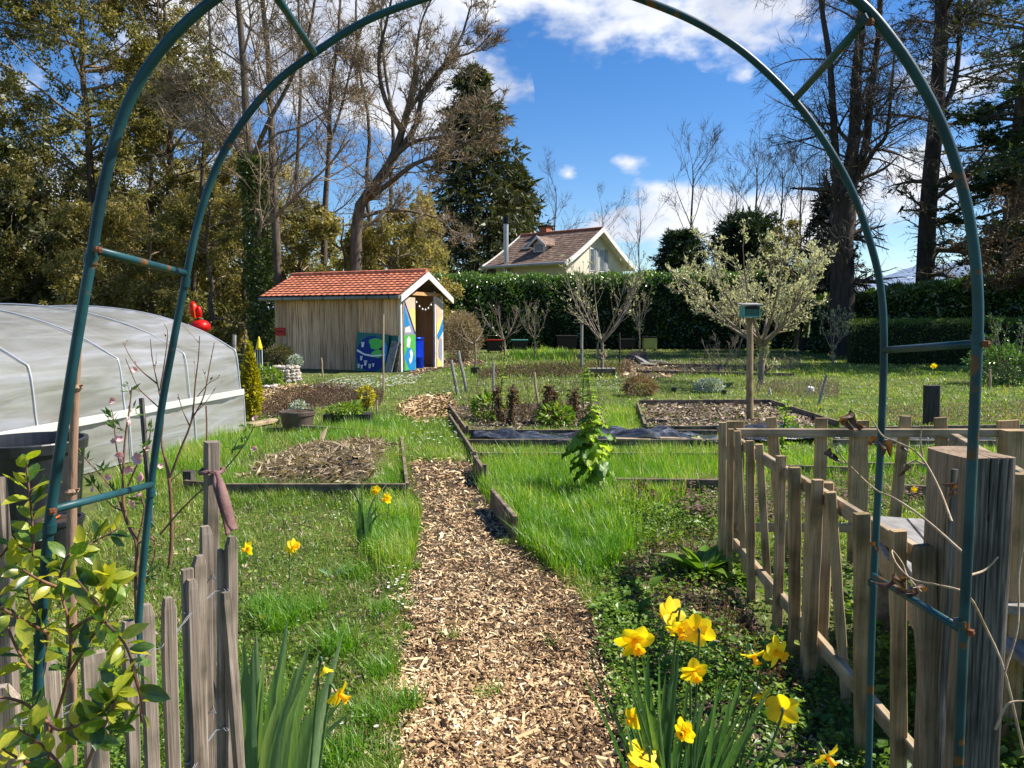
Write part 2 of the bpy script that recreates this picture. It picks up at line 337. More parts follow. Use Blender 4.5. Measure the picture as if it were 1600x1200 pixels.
M_['purple'] = leafmat('dead_nettle_tops', [(0, (.06,.10,.03)), (.45, (.15,.11,.06)), (.75, (.22,.11,.12)), (1, (.42,.20,.28))], .3, .02, .5, (1.2, 1, .8))
M_['silver'] = leafmat('silver_foliage', [(0, (.25,.30,.24)), (1, (.5,.55,.48))], .2, .04)
M_['ivy'] = leafmat('ivy_leaves', [(0, (.03,.06,.012)), (.6, (.10,.14,.03)), (1, (.26,.28,.10))], .2, .04, .4)
M_['chips'] = leafmat('wood_chips', [(0, (.035,.018,.010)), (.25, (.15,.08,.038)), (.5, (.44,.28,.14)), (.75, (.70,.50,.27)), (1, (.86,.70,.45))], .03, .02, .6)
M_['mulch'] = leafmat('mulch', [(0, (.07,.045,.03)), (.5, (.22,.155,.105)), (1, (.5,.4,.29))], .03, .02, .6)
M_['bark'] = surf('bark', [(.3, (.05,.038,.028)), (.7, (.17,.135,.10))], (9, 9, 2), .9, .5)
M_['twig'] = surf('twigs', [(.3, (.15,.115,.08)), (.7, (.36,.28,.20))], (3, 3, 3), .85, 0)
M_['darkbark'] = surf('dark_bark', [(.3, (.022,.018,.015)), (.7, (.085,.068,.056))], (8, 8, 1.5), .9, .5)
M_['fruitbark'] = surf('fruit_tree_bark', [(.3, (.12,.095,.075)), (.7, (.34,.28,.22))], (25, 25, 10), .85, .2)
M_['redtwig'] = surf('reddish_twig', [(.3, (.10,.045,.03)), (.7, (.27,.14,.09))], (40, 40, 20), .6, .2)
M_['vine'] = surf('dry_vine', [(.3, (.26,.18,.11)), (.7, (.55,.42,.28))], (60, 60, 30), .8, .3)
M_['soil'] = surf('soil', [(.3, (.030,.020,.013)), (.55, (.07,.05,.032)), (.75, (.13,.10,.06))], (9, 9, 9), .95, .8, detail=9)
M_['ground'] = surf('ground', [(.3, (.04,.04,.016)), (.5, (.085,.10,.024)), (.62, (.13,.15,.035)), (.75, (.21,.17,.09))], (2.6, 2.6, 2.6), .95, .8, detail=10)
M_['greywood'] = surf('weathered_grey_wood', [(.25, (.10,.078,.062)), (.5, (.27,.215,.172)), (.75, (.46,.385,.32))], (140, 140, 4.0), .85, .6, rnd=.3, dist=.004, blotch=9)
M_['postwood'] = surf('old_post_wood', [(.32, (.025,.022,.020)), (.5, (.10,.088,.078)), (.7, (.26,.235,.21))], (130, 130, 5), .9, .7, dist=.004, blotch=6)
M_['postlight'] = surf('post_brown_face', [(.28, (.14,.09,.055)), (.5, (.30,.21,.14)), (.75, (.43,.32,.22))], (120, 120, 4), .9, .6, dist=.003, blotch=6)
M_['picket'] = surf('tan_picket_wood', [(.25, (.20,.13,.06)), (.5, (.42,.29,.155)), (.75, (.58,.43,.26))], (110, 110, 4), .8, .5, rnd=.25, dist=.003, blotch=6)
M_['railx'] = surf('tan_rail_wood', [(.25, (.2,.15,.10)), (.5, (.40,.30,.19)), (.75, (.56,.44,.30))], (3, 60, 60), .8, .4, rnd=.2, dist=.003, blotch=6)
M_['raily'] = surf('tan_rail_wood_long', [(.25, (.2,.15,.10)), (.5, (.40,.30,.19)), (.75, (.58,.46,.32))], (60, 3, 60), .8, .4, rnd=.2, dist=.003, blotch=6)
M_['bedwood'] = surf('bed_board_wood', [(.25, (.10,.072,.048)), (.5, (.20,.15,.105)), (.75, (.34,.27,.2))], (12, 12, 12), .85, .4, rnd=.3, blotch=6)
M_['greyplank'] = surf('grey_plank', [(.25, (.16,.15,.145)), (.5, (.30,.285,.27)), (.75, (.42,.4,.38))], (40, 4, 40), .85, .4, rnd=.2, dist=.003, blotch=6)
M_['bamboo'] = surf('cane', [(.3, (.30,.21,.12)), (.7, (.52,.40,.25))], (30, 30, 5), .6, .2)
M_['brownCane'] = surf('brown_cane', [(.3, (.17,.095,.06)), (.7, (.40,.26,.17))], (60, 60, 8), .7, .3)
M_['darkpost'] = surf('charred_post', [(.3, (.02,.018,.017)), (.7, (.07,.062,.055))], (30, 30, 3), .8, .5)
# ================================================================ ground and paths
def gpoly(poly, z): return [G(x, y, z) for x, y in poly]
def sheet(name, poly, z, mat, cat=None):
    mb = MB(); p = np.array(gpoly(poly, z)); n = len(p)
    mb.V.append(p); mb.F.append(np.array([list(range(n))])); mb.T.append(np.array([.5])); mb.I.append(np.array([0])); mb.n = n
    o = mb.build(name, mat, kind='structure'); return o
mb = MB(); nx = 90; xs = np.concatenate([-np.geomspace(4000, 14, 14), np.linspace(-13, 13, 60), np.geomspace(14, 4000, 14)]); ys = np.concatenate([[-30, -5], np.linspace(0, 40, 90), np.geomspace(42, 9000, 16)])
X, Y = np.meshgrid(xs, ys); Z = np.where((Y > 44) | (abs(X) > 30), -.05-.0*Y, 0.0)+.006*np.sin(3*X+1.3*Y)*np.sin(2.1*Y-X)-.012
V = np.stack([X, Y, Z], -1).reshape(-1, 3); nxx = len(xs)
i = np.arange(len(ys)-1)[:, None]*nxx+np.arange(nxx-1)[None]
mb.add(V, np.stack([i, i+1, i+1+nxx, i+nxx], -1).reshape(-1, 4)); mb.build('ground', M_['ground'], smooth=True, kind='structure')

PATH = [(600,1390),(628,1200),(622,1080),(632,980),(642,900),(655,830),(660,790),(640,760),(632,724),(668,719),(738,722),(742,760),(772,800),(800,845),(850,885),(905,930),(930,975),(935,1030),(955,1100),(985,1200),(1080,1390)]
PATCH1 = [(622,640),(640,624),(672,619),(704,618),(712,640),(700,652),(660,657),(640,655)]
PATCH2 = [(640,588),(690,575),(720,572),(760,570),(750,562),(700,560),(640,578)]
PATCH3 = [(405,612),(440,602),(500,603),(560,601),(520,607),(480,616),(455,628),(420,640),(404,640)]
PATCH4 = [(966,590),(975,562),(985,550),(1010,549),(1012,566),(1130,570),(1130,582),(1060,584),(1040,590)]
sheet('path', PATH, .004, M_['soil']); sheet('path', PATCH1, .004, M_['soil']); sheet('path', PATCH2, .004, M_['soil']); sheet('path', PATCH3, .004, M_['soil']); sheet('path', PATCH4, .004, M_['soil'])
BED_E = [(998,629),(1203,628),(1232,668),(1009,668)]
BED_E2 = [(1215,630),(1300,660),(1250,668)]
BED_D = [(700,634),(935,628),(945,664),(728,672)]
MOUND = [(345,712),(400,702),(450,712),(500,703),(560,696),(592,708),(600,735),(590,756),(420,756),(405,735),(345,725)]
DRYBED = [(395,640),(450,614),(505,603),(560,610),(600,615),(596,632),(540,634),(470,640),(440,650),(400,652)]
RBED = [(940,900),(1000,850),(1060,780),(1124,750),(1124,860),(1200,1000),(1300,1140),(1340,1230),(990,1230),(960,1100),(935,1000)]
sheet('soil', BED_E, .006, M_['soil']); sheet('soil', BED_E2, .006, M_['soil']); sheet('soil', BED_D, .006, M_['soil'])
sheet('soil', RBED, .007, M_['soil']); sheet('soil', MOUND, .007, M_['soil']); sheet('soil', DRYBED, .006, M_['soil'])

def chips(name, polys, n, mat, size=.035, lift=.012, near=True, seedv=1, kind='stuff', label=None):
    g = np.random.default_rng(seedv); mb = MB()
    for poly, k in zip(polys, n):
        p = samp(poly, k, g=g, jit=9); k = len(p); d = np.linalg.norm(p[:, :2], axis=1)
        L = size*g.lognormal(0, .42, k)*np.clip(d/4.2, 1, 3.2); W = L*g.uniform(.18, .42, k); T = W*g.uniform(.25, .55, k)
        a = g.uniform(0, np.pi*2, k); tl = g.normal(0, .36, k)
        D = np.stack([np.cos(a)*np.cos(tl), np.sin(a)*np.cos(tl), np.sin(tl)], 1); up = nrm(np.stack([g.normal(0, .5, k), g.normal(0, .5, k), np.ones(k)], 1))
        Xv = nrm(np.cross(D, up)); Zv = np.cross(Xv, D); c = p+np.array([0, 0, 1])*(g.uniform(0, lift, k)+T/2+.006)[:, None]
        l, w_, t_ = L[:, None]/2, W[:, None]/2, T[:, None]/2
        V = np.stack([c-D*l-Xv*w_*.5-Zv*t_, c-D*l*.8+Xv*w_-Zv*t_, c+D*l*.8+Xv*w_*.8-Zv*t_, c+D*l-Xv*w_*.3-Zv*t_*.2, c-D*l*.9-Xv*w_*.6+Zv*t_, c-D*l*.7+Xv*w_*.7+Zv*t_, c+D*l*.8+Xv*w_*.5+Zv*t_, c+D*l*.9-Xv*w_*.6+Zv*t_], 1)
        tt = np.clip(g.normal(.5, .26, k)-.30*(lf(p, 2.6)-.5)-.2*(lf(p, 7.1, 3)-.5), 0, 1); nr = (d < 3.1) & near; fr = ~nr
        if nr.any(): o = np.arange(nr.sum())[:, None, None]*8; mb.add(V[nr], (o+BF[None, 1:]).reshape(-1, 4), np.repeat(tt[nr], 5))
        if fr.any(): o = np.arange(fr.sum())[:, None]*4; mb.add(V[fr][:, 4:], o+np.array([[0, 1, 2, 3]]), tt[fr])
    o = mb.build(name, mat, kind=kind)
    if label: o['label'] = label; o['category'] = name.replace('_', ' ')
    return o
chips('wood_chips', [PATH, PATCH1, PATCH2, PATCH3, PATCH4], [64000, 4200, 1200, 2200, 2400], M_['chips'], .0195, .013, label='light brown wood chips covering the garden paths')
chips('mulch', [BED_E, BED_E2, BED_D], [4200, 500, 1800], M_['mulch'], .022, .01, near=False, seedv=2, label='fine brown mulch inside the two middle raised beds')
chips('soil_litter', [RBED, DRYBED], [4200, 900], M_['mulch'], .016, .006, near=False, seedv=3, label='dark bark crumbs on the soil beside the daffodils')

# compost mound
def mound():
    g = np.random.default_rng(8); mb = MB(); c = G(505, 757); x0, x1 = G(345, 757)[0], G(602, 757)[0]; y0, y1 = G(500, 758)[1], G(500, 698)[1]
    nx, ny = 60, 36; xs = np.linspace(x0, x1, nx); ys = np.linspace(y0, y1, ny); X, Y = np.meshgrid(xs, ys)
    u = (X-x0)/(x1-x0); v = (Y-y0)/(y1-y0)
    e = np.clip(np.sin(np.pi*u)*1.6, 0, 1)*np.clip(np.sin(np.pi*np.clip(v, 0, 1))*1.7, 0, 1)
    Z = e*(.05+.11*np.exp(-((u-.72)/.25)**2)+.05*np.exp(-((u-.25)/.12)**2)+.02*np.sin(9*u+5*v)+.018*np.sin(23*u)*np.sin(17*v))+g.normal(0, .006, X.shape)*e-.004
    V = np.stack([X, Y, Z], -1).reshape(-1, 3); i = np.arange(ny-1)[:, None]*nx+np.arange(nx-1)[None]
    mb.add(V, np.stack([i, i+1, i+1+nx, i+nx], -1).reshape(-1, 4))
    r = root('compost_mound', 'low brown heap of straw and compost in the left bed', 'compost heap', (c[0], (y0+y1)/2, 0))
    mb.build('heap', M_['soil'], r, smooth=True)
    k = 9000; ii = g.integers(0, len(V), k); ok = V[ii, 2] > .012; C = V[ii][ok]+g.normal(0, .02, (ok.sum(), 3))*[1, 1, .25]+[0, 0, .008]
    D = nrm(g.normal(size=C.shape)*[1, 1, .45]); m2 = MB(); cards(m2, C, g.lognormal(math.log(.05), .5, len(C)), .22, D, np.clip(g.normal(.45, .28, len(C)), 0, 1), .3, r=g)
    m2.build('straw', M_['straw'], r, kind='stuff')
mound()

# ================================================================ raised beds
def board(r, a, b, h, t=.028, zb=-.02, name='board', mat=None):
    """upright plank on edge between two ground points"""
    a = np.asarray(a, float); b = np.asarray(b, float); m = MB(); z = np.array([0, 0, zb+h/2])
    beam(m, a*[1, 1, 0]+z, b*[1, 1, 0]+z, t, h, (0, 0, 1)); return m.build(name, mat or M_['bedwood'], r)
def bed(label, lines, h=.16, group='raised garden beds edged with boards', mat=None, t=.03, pegs=True):
    pts = [G(*p) for l in lines for p in l]; c = np.mean(pts, 0); r = root('raised_bed', label, 'raised bed', (c[0], c[1], 0), group)
    for l in lines:
        hh = h
        for a, b in zip(l[:-1], l[1:]): 
            A, B = G(*a), G(*b); dv = nrm(B-A)*.012; board(r, A+dv, B-dv, hh, t, mat=mat)
    if pegs:
        for l in lines[:1]:
            for p in l: 
                q = G(*p)+np.array([.0, .03, 0]); m = MB(); beam(m, q+[0, 0, -.05], q+[0, 0, h+.015], .04, .04, (0, 1, 0)); m.build('corner_peg', M_['bedwood'], r)
    return r
bed('weathered board bed holding the brown compost mound', [[(288,765),(352,771),(636,771)],[(636,771),(627,692)],[(470,674),(612,684)]], .105, pegs=False)
bed('bed of flowering kale stumps and dry stalks beyond the black sheet', [[(702,640),(730,681)],[(731,682),(1122,683)],[(925,634),(945,672)]], .11)
bed('square board bed full of plain brown mulch', [[(1009,677),(1222,674)],[(996,637),(1009,677)],[(998,633),(1203,632)],[(1203,632),(1310,668)]], .11)
bed('long narrow board bed under the crumpled black sheet', [[(730,697),(1124,697)],[(733,719),(1124,719)],[(702,655),(748,728)]], .10, pegs=False)
bed('front right bed overgrown with tall bright grass', [[(742,738),(757,762)],[(769,797),(806,846)],[(960,778),(1125,780)]], .185, t=.035)
bed('low board bed at far right behind the bird table', [[(996,583),(1240,588)],[(1006,571),(1240,577)]], .10)
bed('faint grey board bed behind the enclosure by the charred post', [[(1300,697),(1600,699)],[(1310,677),(1600,672)],[(1300,734),(1600,740)]], .10, pegs=False)
bed('bed edging behind the picket enclosure beside the dead nettles', [[(1210,742),(1330,746)],[(1410,776),(1460,778)]], .12, pegs=False)
mb = MB(); q = G(296, 760); beam(mb, q+[0, 0, -.05], q+[0, 0, .14], .085, .085, (0, 1, 0)); r = root('tree_stump', 'short sawn wooden block in the grass left of the mound', 'wood block', q); mb.build('block', M_['postwood'], r)
r = root('loose_timber', 'grey offcuts stacked on the chip path before the yellow hive', 'timber', G(1000, 570))
for a, b, z in [((993,562),(1014,572),.05),((998,573),(1030,571),.03),((1012,568),(1040,567),.03)]:
    m = MB(); A, B = G(*a), G(*b); beam(m, A+[0, 0, z+.08], B+[0, 0, z], .14, .05); m.build('offcut', M_['greyplank'], r)
mb = MB(); A, B = G(388, 668), G(430, 660); beam(mb, A+[0, 0, .03], B+[0, 0, .03], .16, .05); r = root('paving_plank', 'pale tan plank lying beside the tunnel end', 'plank', (A+B)/2); mb.build('plank', M_['railx'], r)

# ================================================================ black sheet
def blacksheet(name, label, x0, x1, ya, yb, seedv, h=.15, group=None):
    g = np.random.default_rng(seedv); a = G(x0, yb); b = G(x1, yb); y1 = G(x0, ya)[1]; nx, ny = 130, 26
    U, V_ = np.meshgrid(np.linspace(0, 1, nx), np.linspace(0, 1, ny)); X = a[0]+(b[0]-a[0])*U*(1+.05*V_); Y = a[1]+(y1-a[1])*V_+.05*np.sin(9*U+2)
    L = (b[0]-a[0]); x = U*L
    Z = .025+h*np.clip(.45+.3*np.sin(3.1*x+2*V_+seedv)+.22*np.sin(7.3*x-4*V_)+.16*np.sin(13*x+7*V_)+.12*np.abs(np.sin(19*x+11*V_+2*np.sin(5*x))), .02, 1.4)*np.sin(np.pi*np.clip(V_*.9+.08, 0, 1))**.6
    Z += g.normal(0, .0035, Z.shape)
    Vx = np.stack([X, Y, Z], -1).reshape(-1, 3); i = np.arange(ny-1)[:, None]*nx+np.arange(nx-1)[None]
    m = MB(); m.add(Vx, np.stack([i, i+1, i+1+nx, i+nx], -1).reshape(-1, 4)); o = m.build(name, M_['film'], smooth=True, loc=(a[0], a[1], 0)); tag(o, label, 'plastic sheet', group)
    so = o.modifiers.new('s', 'SOLIDIFY'); so.thickness = .003
M_['film'] = surf('black_film', [(.40, (.008, .009, .012)), (.56, (.035, .04, .05)), (.72, (.22, .23, .25))], (5, 9, 9), .38, .5, spec=.6)
blacksheet('black_sheet', 'crumpled black plastic sheet over the bed behind the kale', 738, 1120, 682, 697, 1)
blacksheet('black_sheet', 'crumpled black and pale plastic seen through the enclosure pickets', 1150, 1310, 672, 694, 5, .13)
blacksheet('black_sheet', 'pale grey plastic strip in the bed beyond the thick post', 1330, 1620, 688, 699, 9, .05)
for (x, y, dx) in [(960,697,.42),(1030,696,.5)]:
    m = MB(); q = G(x, y); beam(m, q+[0, 0, .085], q+[dx, .03, .07], .09, .022); r = root('loose_batten', 'pale slat weighing down the black sheet, '+('left one' if x < 1000 else 'right one'), 'slat', q, 'slats weighing down the black sheet'); m.build('batten', M_['railx'], r)

# ================================================================ grass and small plants
EX = [PATH, PATCH1, PATCH2, PATCH3, PATCH4, BED_E, BED_E2]
def grass(name, zones, mat, seedv, label, cat='grass', excl=None):
    g = np.random.default_rng(seedv); mb = MB()
    for z in zones:
        poly, n, h, wd, lean, tb = z[:6]; ex = z[6] if len(z) > 6 else (EX if excl is None else excl)
        p = samp(poly, n, ex, g=g, jit=10); n = len(p); d = np.linalg.norm(p[:, :2], axis=1); v = lf(p, 1.4, seedv); v2 = lf(p, 5.3, seedv+2)
        hh = h*(.45+.75*v2+.35*v)*g.uniform(.55, 1.15, n); ww = np.maximum(wd, d*.00085)*g.uniform(.7, 1.3, n)
        blades(mb, p+[0, 0, -.006], hh, ww, lean, np.clip(tb+.50*(v-.5)+.2*(v2-.5)+g.normal(0, .15, n)+(g.random(n) < .08)*.45, 0, 1), g)
    o = mb.build(name, mat, kind='stuff'); tag(o, label, cat); return o
ZL = [(-260,1390),(-260,900),(0,850),(200,790),(380,776),(632,776),(662,800),(650,850),(636,960),(628,1060),(640,1200),(600,1390)]
ZLM = [(150,790),(250,720),(385,672),(470,668),(560,672),(610,650),(640,640),(720,660),(735,715),(640,722),(636,790)]
FARL = [(400,660),(400,600),(470,588),(640,586),(760,566),(1600,566),(1800,640),(1800,720),(1120,725),(735,716),(640,660)]
FARB = [(690,566),(700,550),(1250,545),(1500,560),(1600,570),(1600,590),(700,590)]
MIDR = [(735,720),(1130,720),(1600,700),(1800,860),(1300,860),(1120,850),(1000,850),(940,905),(800,850),(770,790),(740,750)]
RUND = [(1124,850),(1450,850),(1700,900),(1700,1500),(1350,1500),(1300,1140),(1200,1000)]
grass('lawn_grass', [(ZL, 76000, .060, .0032, .8, .48), (ZLM, 30000, .075, .004, .6, .45), (FARL, 90000, .062, .005, .6, .47, EX+[BED_D, DRYBED]), (FARB, 26000, .09, .006, .6, .42), (MIDR, 30000, .06, .004, .6, .45), ([(790,840),(960,800),(1010,850),(950,910),(935,975),(905,935),(850,885)], 9000, .045, .0035, .8, .5), (RUND, 9000, .05, .004, .7, .35)], M_['grass'], 1, 'short rough spring lawn grass between the beds and paths')
TG = [([(738,735),(760,722),(880,716),(1124,716),(1124,752),(1080,775),(1000,800),(960,800),(985,850),(940,900),(870,890),(806,862),(800,830),(775,790),(742,760)], 26000, .20, .0045, .38, .52, [PATH]),
      ([(1124,720),(1600,712),(1600,745),(1124,750)], 5000, .16, .005, .4, .5, []),
      ([(560,800),(640,790),(662,810),(650,870),(634,900),(590,880),(575,830)], 3000, .15, .004, .5, .5, [PATH]),
      ([(180,762),(240,722),(330,690),(400,678),(420,700),(300,742)], 6500, .17, .0045, .42, .52, []),
      ([(450,690),(505,676),(640,680),(628,700),(600,712),(560,700),(480,705)], 6500, .14, .005, .45, .5, []),
      ([(500,672),(530,658),(620,660),(640,676),(600,690),(520,688)], 5200, .17, .005, .42, .52, []),
      ([(590,745),(605,710),(628,700),(634,758),(600,768)], 2200, .14, .005, .45, .5, []),
      ([(330,760),(350,735),(408,735),(425,757),(380,765)], 1800, .12, .0045, .5, .45, []),
      ([(735,681),(1120,681),(1120,694),(735,696)], 4200, .055, .005, .4, .5, []),
      ([(938,640),(996,632),(1012,680),(948,682)], 3000, .10, .005, .4, .55, []),
      ([(970,768),(1000,752),(1060,765),(1050,800),(1000,790)], 2500, .17, .004, .4, .55, []),
      ([(790,553),(850,547),(900,552),(900,562),(800,562)], 2500, .26, .008, .4, .5, []),
      ([(1220,720),(1340,715),(1350,745),(1230,750)], 1800, .15, .005, .4, .6, []),
      ([(625,655),(735,655),(735,716),(640,718)], 5500, .06, .0045, .5, .5, [])]
grass('tall_grass', TG, M_['tallgrass'], 2, 'long lush bright green grass growing over the beds')
def tufts(spots, seedv):
    g = np.random.default_rng(seedv); mb = MB()
    for (x, y, r_, n, h) in spots:
        c = G(x, y); a = g.uniform(0, 6.283, n); q = r_*np.sqrt(g.random(n)); B = c+np.stack([np.cos(a)*q, np.sin(a)*q, -.005+0*a], 1)
        blades(mb, B, h*g.uniform(.6, 1.1, n), np.full(n, .0042), .75, np.clip(g.normal(.5, .16, n), 0, 1), g)
    tag(mb.build('grass_tufts', M_['tallgrass'], kind='stuff'), 'coarse longer tufts of grass along the left path edge', 'grass tufts')
tufts([(440,985,.10,300,.17),(530,1020,.09,260,.15),(420,960,.09,220,.16),(600,1060,.07,160,.12),(590,1130,.08,200,.12),(640,1110,.05,120,.12),(480,960,.10,200,.13),(555,900,.09,160,.10),(600,960,.06,130,.10),(360,880,.1,160,.12),(640,840,.07,120,.12),(520,1190,.10,240,.12),(590,860,.1,220,.15),(690,760,.03,40,.05),(860,1010,.03,30,.05),(250,1100,.12,240,.13),(430,1130,.1,200,.14)]+[(x_+rng.uniform(-10, 8), y_, .045*rng.uniform(.5, 1.3), int(rng.integers(18, 60)), rng.uniform(.03, .09)) for x_, y_ in [(632,735),(640,770),(655,800),(656,830),(648,860),(644,890),(640,920),(636,950),(634,985),(628,1010),(626,1040),(628,1075),(630,1100),(630,1140),(634,1180),(800,850),(830,872),(860,895),(890,920),(915,945),(935,985),(938,1030),(950,1080),(965,1130),(980,1175),(745,790),(700,1000),(760,1090)]], 6)
def weeds(name, zones, mat, seedv, label, cat):
    g = np.random.default_rng(seedv); mb = MB()
    for poly, n, L, hz in zones:
        p = samp(poly, n, [PATH], g=g, jit=5); n = len(p); d = np.linalg.norm(p[:, :2], axis=1); v = lf(p, 2.3, seedv); k = g.random(n) < .15+1.1*v; p, d, v = p[k], d[k], v[k]; m = len(p)
        p = p+np.stack([0*d, 0*d, .008+hz*g.random(m)*(.4+v)], 1); up = nrm(np.stack([g.normal(0, .5, m), g.normal(0, .5, m), np.ones(m)], 1)); a = g.uniform(0, 6.28, m)
        D = nrm(np.stack([np.cos(a), np.sin(a), g.normal(.15, .35, m)], 1)); cards(mb, p, np.maximum(L, d*.0022)*g.lognormal(0, .3, m), .75, D, np.clip(g.normal(.45, .22, m), 0, 1), .15, nrmv=up, r=g)
    tag(mb.build(name, mat, kind='stuff'), label, cat)
weeds('ground_cover', [(ZL, 30000, .016, .045), (RBED, 17000, .021, .08), (RUND, 12000, .028, .09), (MIDR, 14000, .02, .05), (FARL, 14000, .03, .04), ([(930,800),(1120,760),(1124,850),(1000,860)], 7000, .022, .12), ([(400,690),(640,640),(640,700),(420,720)], 2500, .02, .05)], M_['weed'], 4, 'clover, ivy and small round leaved weeds creeping over soil and lawn', 'ground cover')
DN = [(1040,770),(1124,762),(1124,830),(1060,815)]; DN2 = [(1170,765),(1460,745),(1470,800),(1180,830)]
def deadnettle():
    g = np.random.default_rng(9); mb = MB()
    for poly, n in ((DN, 120), (DN2, 240), ([(960,770),(1040,765),(1040,800),(960,800)], 60)):
        p = samp(poly, n, g=g)
        for i, b in enumerate(p):
            h = g.uniform(.07, .17); m = 9; z = np.linspace(.35, 1, m)*h; a = g.uniform(0, 6.28, m)
            C = b+np.stack([0*z, 0*z, z], 1); D = np.stack([np.cos(a), np.sin(a), -.1+0*a], 1)
            cards(mb, C, g.uniform(.022, .038, m), .8, D, np.clip(z/h*.8-.1+g.normal(0, .2, m), 0, 1), .1, nrmv=np.array([[0, 0, 1.]]), r=g)
    tag(mb.build('dead_nettles', M_['purple'], kind='stuff'), 'purple flowered dead nettles in the rough bed by the pickets', 'dead nettles')
deadnettle()
def daisies():
    g = np.random.default_rng(12); mb = MB()
    for poly, n, L in (([(480,608),(540,590),(660,588),(650,602),(560,612)], 420, .030), ([(640,660),(735,660),(735,700),(640,700)], 30, .02), ([(590,880),(636,850),(632,960),(610,960)], 22, .009), ([(440,800),(620,800),(600,900),(440,900)], 10, .009), ([(930,595),(1000,592),(990,612),(930,612)], 50, .025), ([(740,590),(900,590),(900,612),(740,612)], 40, .022), ([(1060,600),(1400,596),(1400,640),(1060,625)], 22, .025)):
        p = samp(poly, n, g=g); m = 7
        a = np.tile(np.arange(m)*6.283/m, n); C = np.repeat(p+[0, 0, .05], m, 0); D = np.stack([np.cos(a), np.sin(a), .12+0*a], 1)
        cards(mb, C, L, .8, D, .7, .05, nrmv=np.array([[0, 0, 1.]]), r=g)
    tag(mb.build('lawn_daisies', M_['daisy'], kind='stuff'), 'scattered tiny white daisies in the lawn before the shed', 'daisies')
daisies()
M_['daisyc'] = flat('daisy_centre', (.75, .5, .05))
for i, (x, y) in enumerate([(533,1130),(548,1120),(570,1118),(588,1135)]):
    c = G(x, y, .045); r = root('daisy', ['white daisy furthest left in the row below the orange daffodil','white daisy second from left below the orange daffodil','white daisy third from left below the orange daffodil','white daisy nearest the chip path, right of three others'][i], 'daisy', G(x, y), 'white daisies by the iris clump')
    m = MB(); n = 16; a = np.arange(n)*6.283/n; D = np.stack([np.cos(a), np.sin(a), .2+0*a], 1); cards(m, np.repeat(c[None], n, 0), .011, .38, D, .7, .05, nrmv=np.array([[0, 0, 1.]])); m.build('petals', M_['daisy'], r)
    m = MB(); lathe(m, c, [(.003, -.001), (.0032, .001), (.0015, .0025), (.0001, .003)], 8); m.build('centre', M_['daisyc'], r)
    m = MB(); stick(m, G(x, y), c, .001, sides=4); m.build('stem', M_['weed'], r)
# dry stalk patches
def drypatch(name, label, polys, seedv, h=.16, n=900, mat='dry', cat='dry plants'):
    g = np.random.default_rng(seedv); mb = MB()
    for poly in polys:
        p = samp(poly, n, g=g); d = np.linalg.norm(p[:, :2], axis=1); tipd = g.normal(0, .25, (n, 2)); hh = h*g.uniform(.4, 1.2, n)
        t = np.linspace(0, 1, 3)[None, :, None]; tip = p+np.concatenate([tipd*hh[:, None], hh[:, None]], 1); P3 = p[:, None]*(1-t)+tip[:, None]*t
        tubes(mb, P3, np.maximum(.0022, d*.0002)[:, None]*[1, .8, .5], 3, np.clip(g.normal(.5, .25, n), 0, 1))
        C = (p+(tip-p)*g.uniform(.3, 1, (n, 1))); cards(mb, C, np.maximum(.03, d*.002)*g.uniform(.6, 1.5, n), .4, None, np.clip(g.normal(.45, .25, n), 0, 1), .2, r=g)
        C = (p+(tip-p)*g.uniform(.1, 1, (n, 1))); cards(mb, C, np.maximum(.03, d*.002)*g.uniform(.6, 1.5, n), .4, None, np.clip(g.normal(.35, .25, n), 0, 1), .2, r=g)
    tag(mb.build(name, M_[mat], kind='stuff'), label, cat)
drypatch('dry_stalks', 'dry reddish brown mint stalks in the bed before the shed', [DRYBED], 21, .16, 2200)
drypatch('dry_stalks', 'low brown dead growth in the strip before the far hedge', [[(745,583),(800,572),(985,568),(985,585),(900,590),(750,592)]], 22, .16, 2600)
drypatch('dry_stalks', 'dry brown stalks and seed heads inside the middle kale bed', [[(790,645),(905,640),(930,662),(800,668)]], 23, .26, 420)
drypatch('dry_stalks', 'tall thin dead stems standing about the kale bed and its edges', [[(715,640),(925,632),(940,668),(735,672)],[(745,600),(900,600),(925,628),(715,632)]], 26, .42, 130)
drypatch('dry_stalks', 'dead brown stems and leaves on the soil left of the pickets', [[(960,880),(1120,800),(1124,870),(1200,1010),(1290,1140),(1100,1010),(1000,960)]], 27, .07, 900)
drypatch('dry_straw', 'bleached dead blades lying in the rough left lawn', [[(380,790),(630,790),(630,1190),(380,1190)],[(0,880),(300,800),(380,950),(100,1100)]], 28, .04, 700, 'straw', 'dead grass')
drypatch('dry_straw', 'straw coloured dead grass beyond the charred post', [[(1380,634),(1600,628),(1700,652),(1600,664),(1380,662)]], 24, .05, 2400, 'straw', 'dead grass')
drypatch('dry_straw', 'pale dead growth around the blossom tree foot', [[(1050,570),(1240,562),(1260,580),(1060,588)],[(1180,600),(1310,600),(1310,625),(1180,620)]], 25, .2, 700, 'straw', 'dead grass')

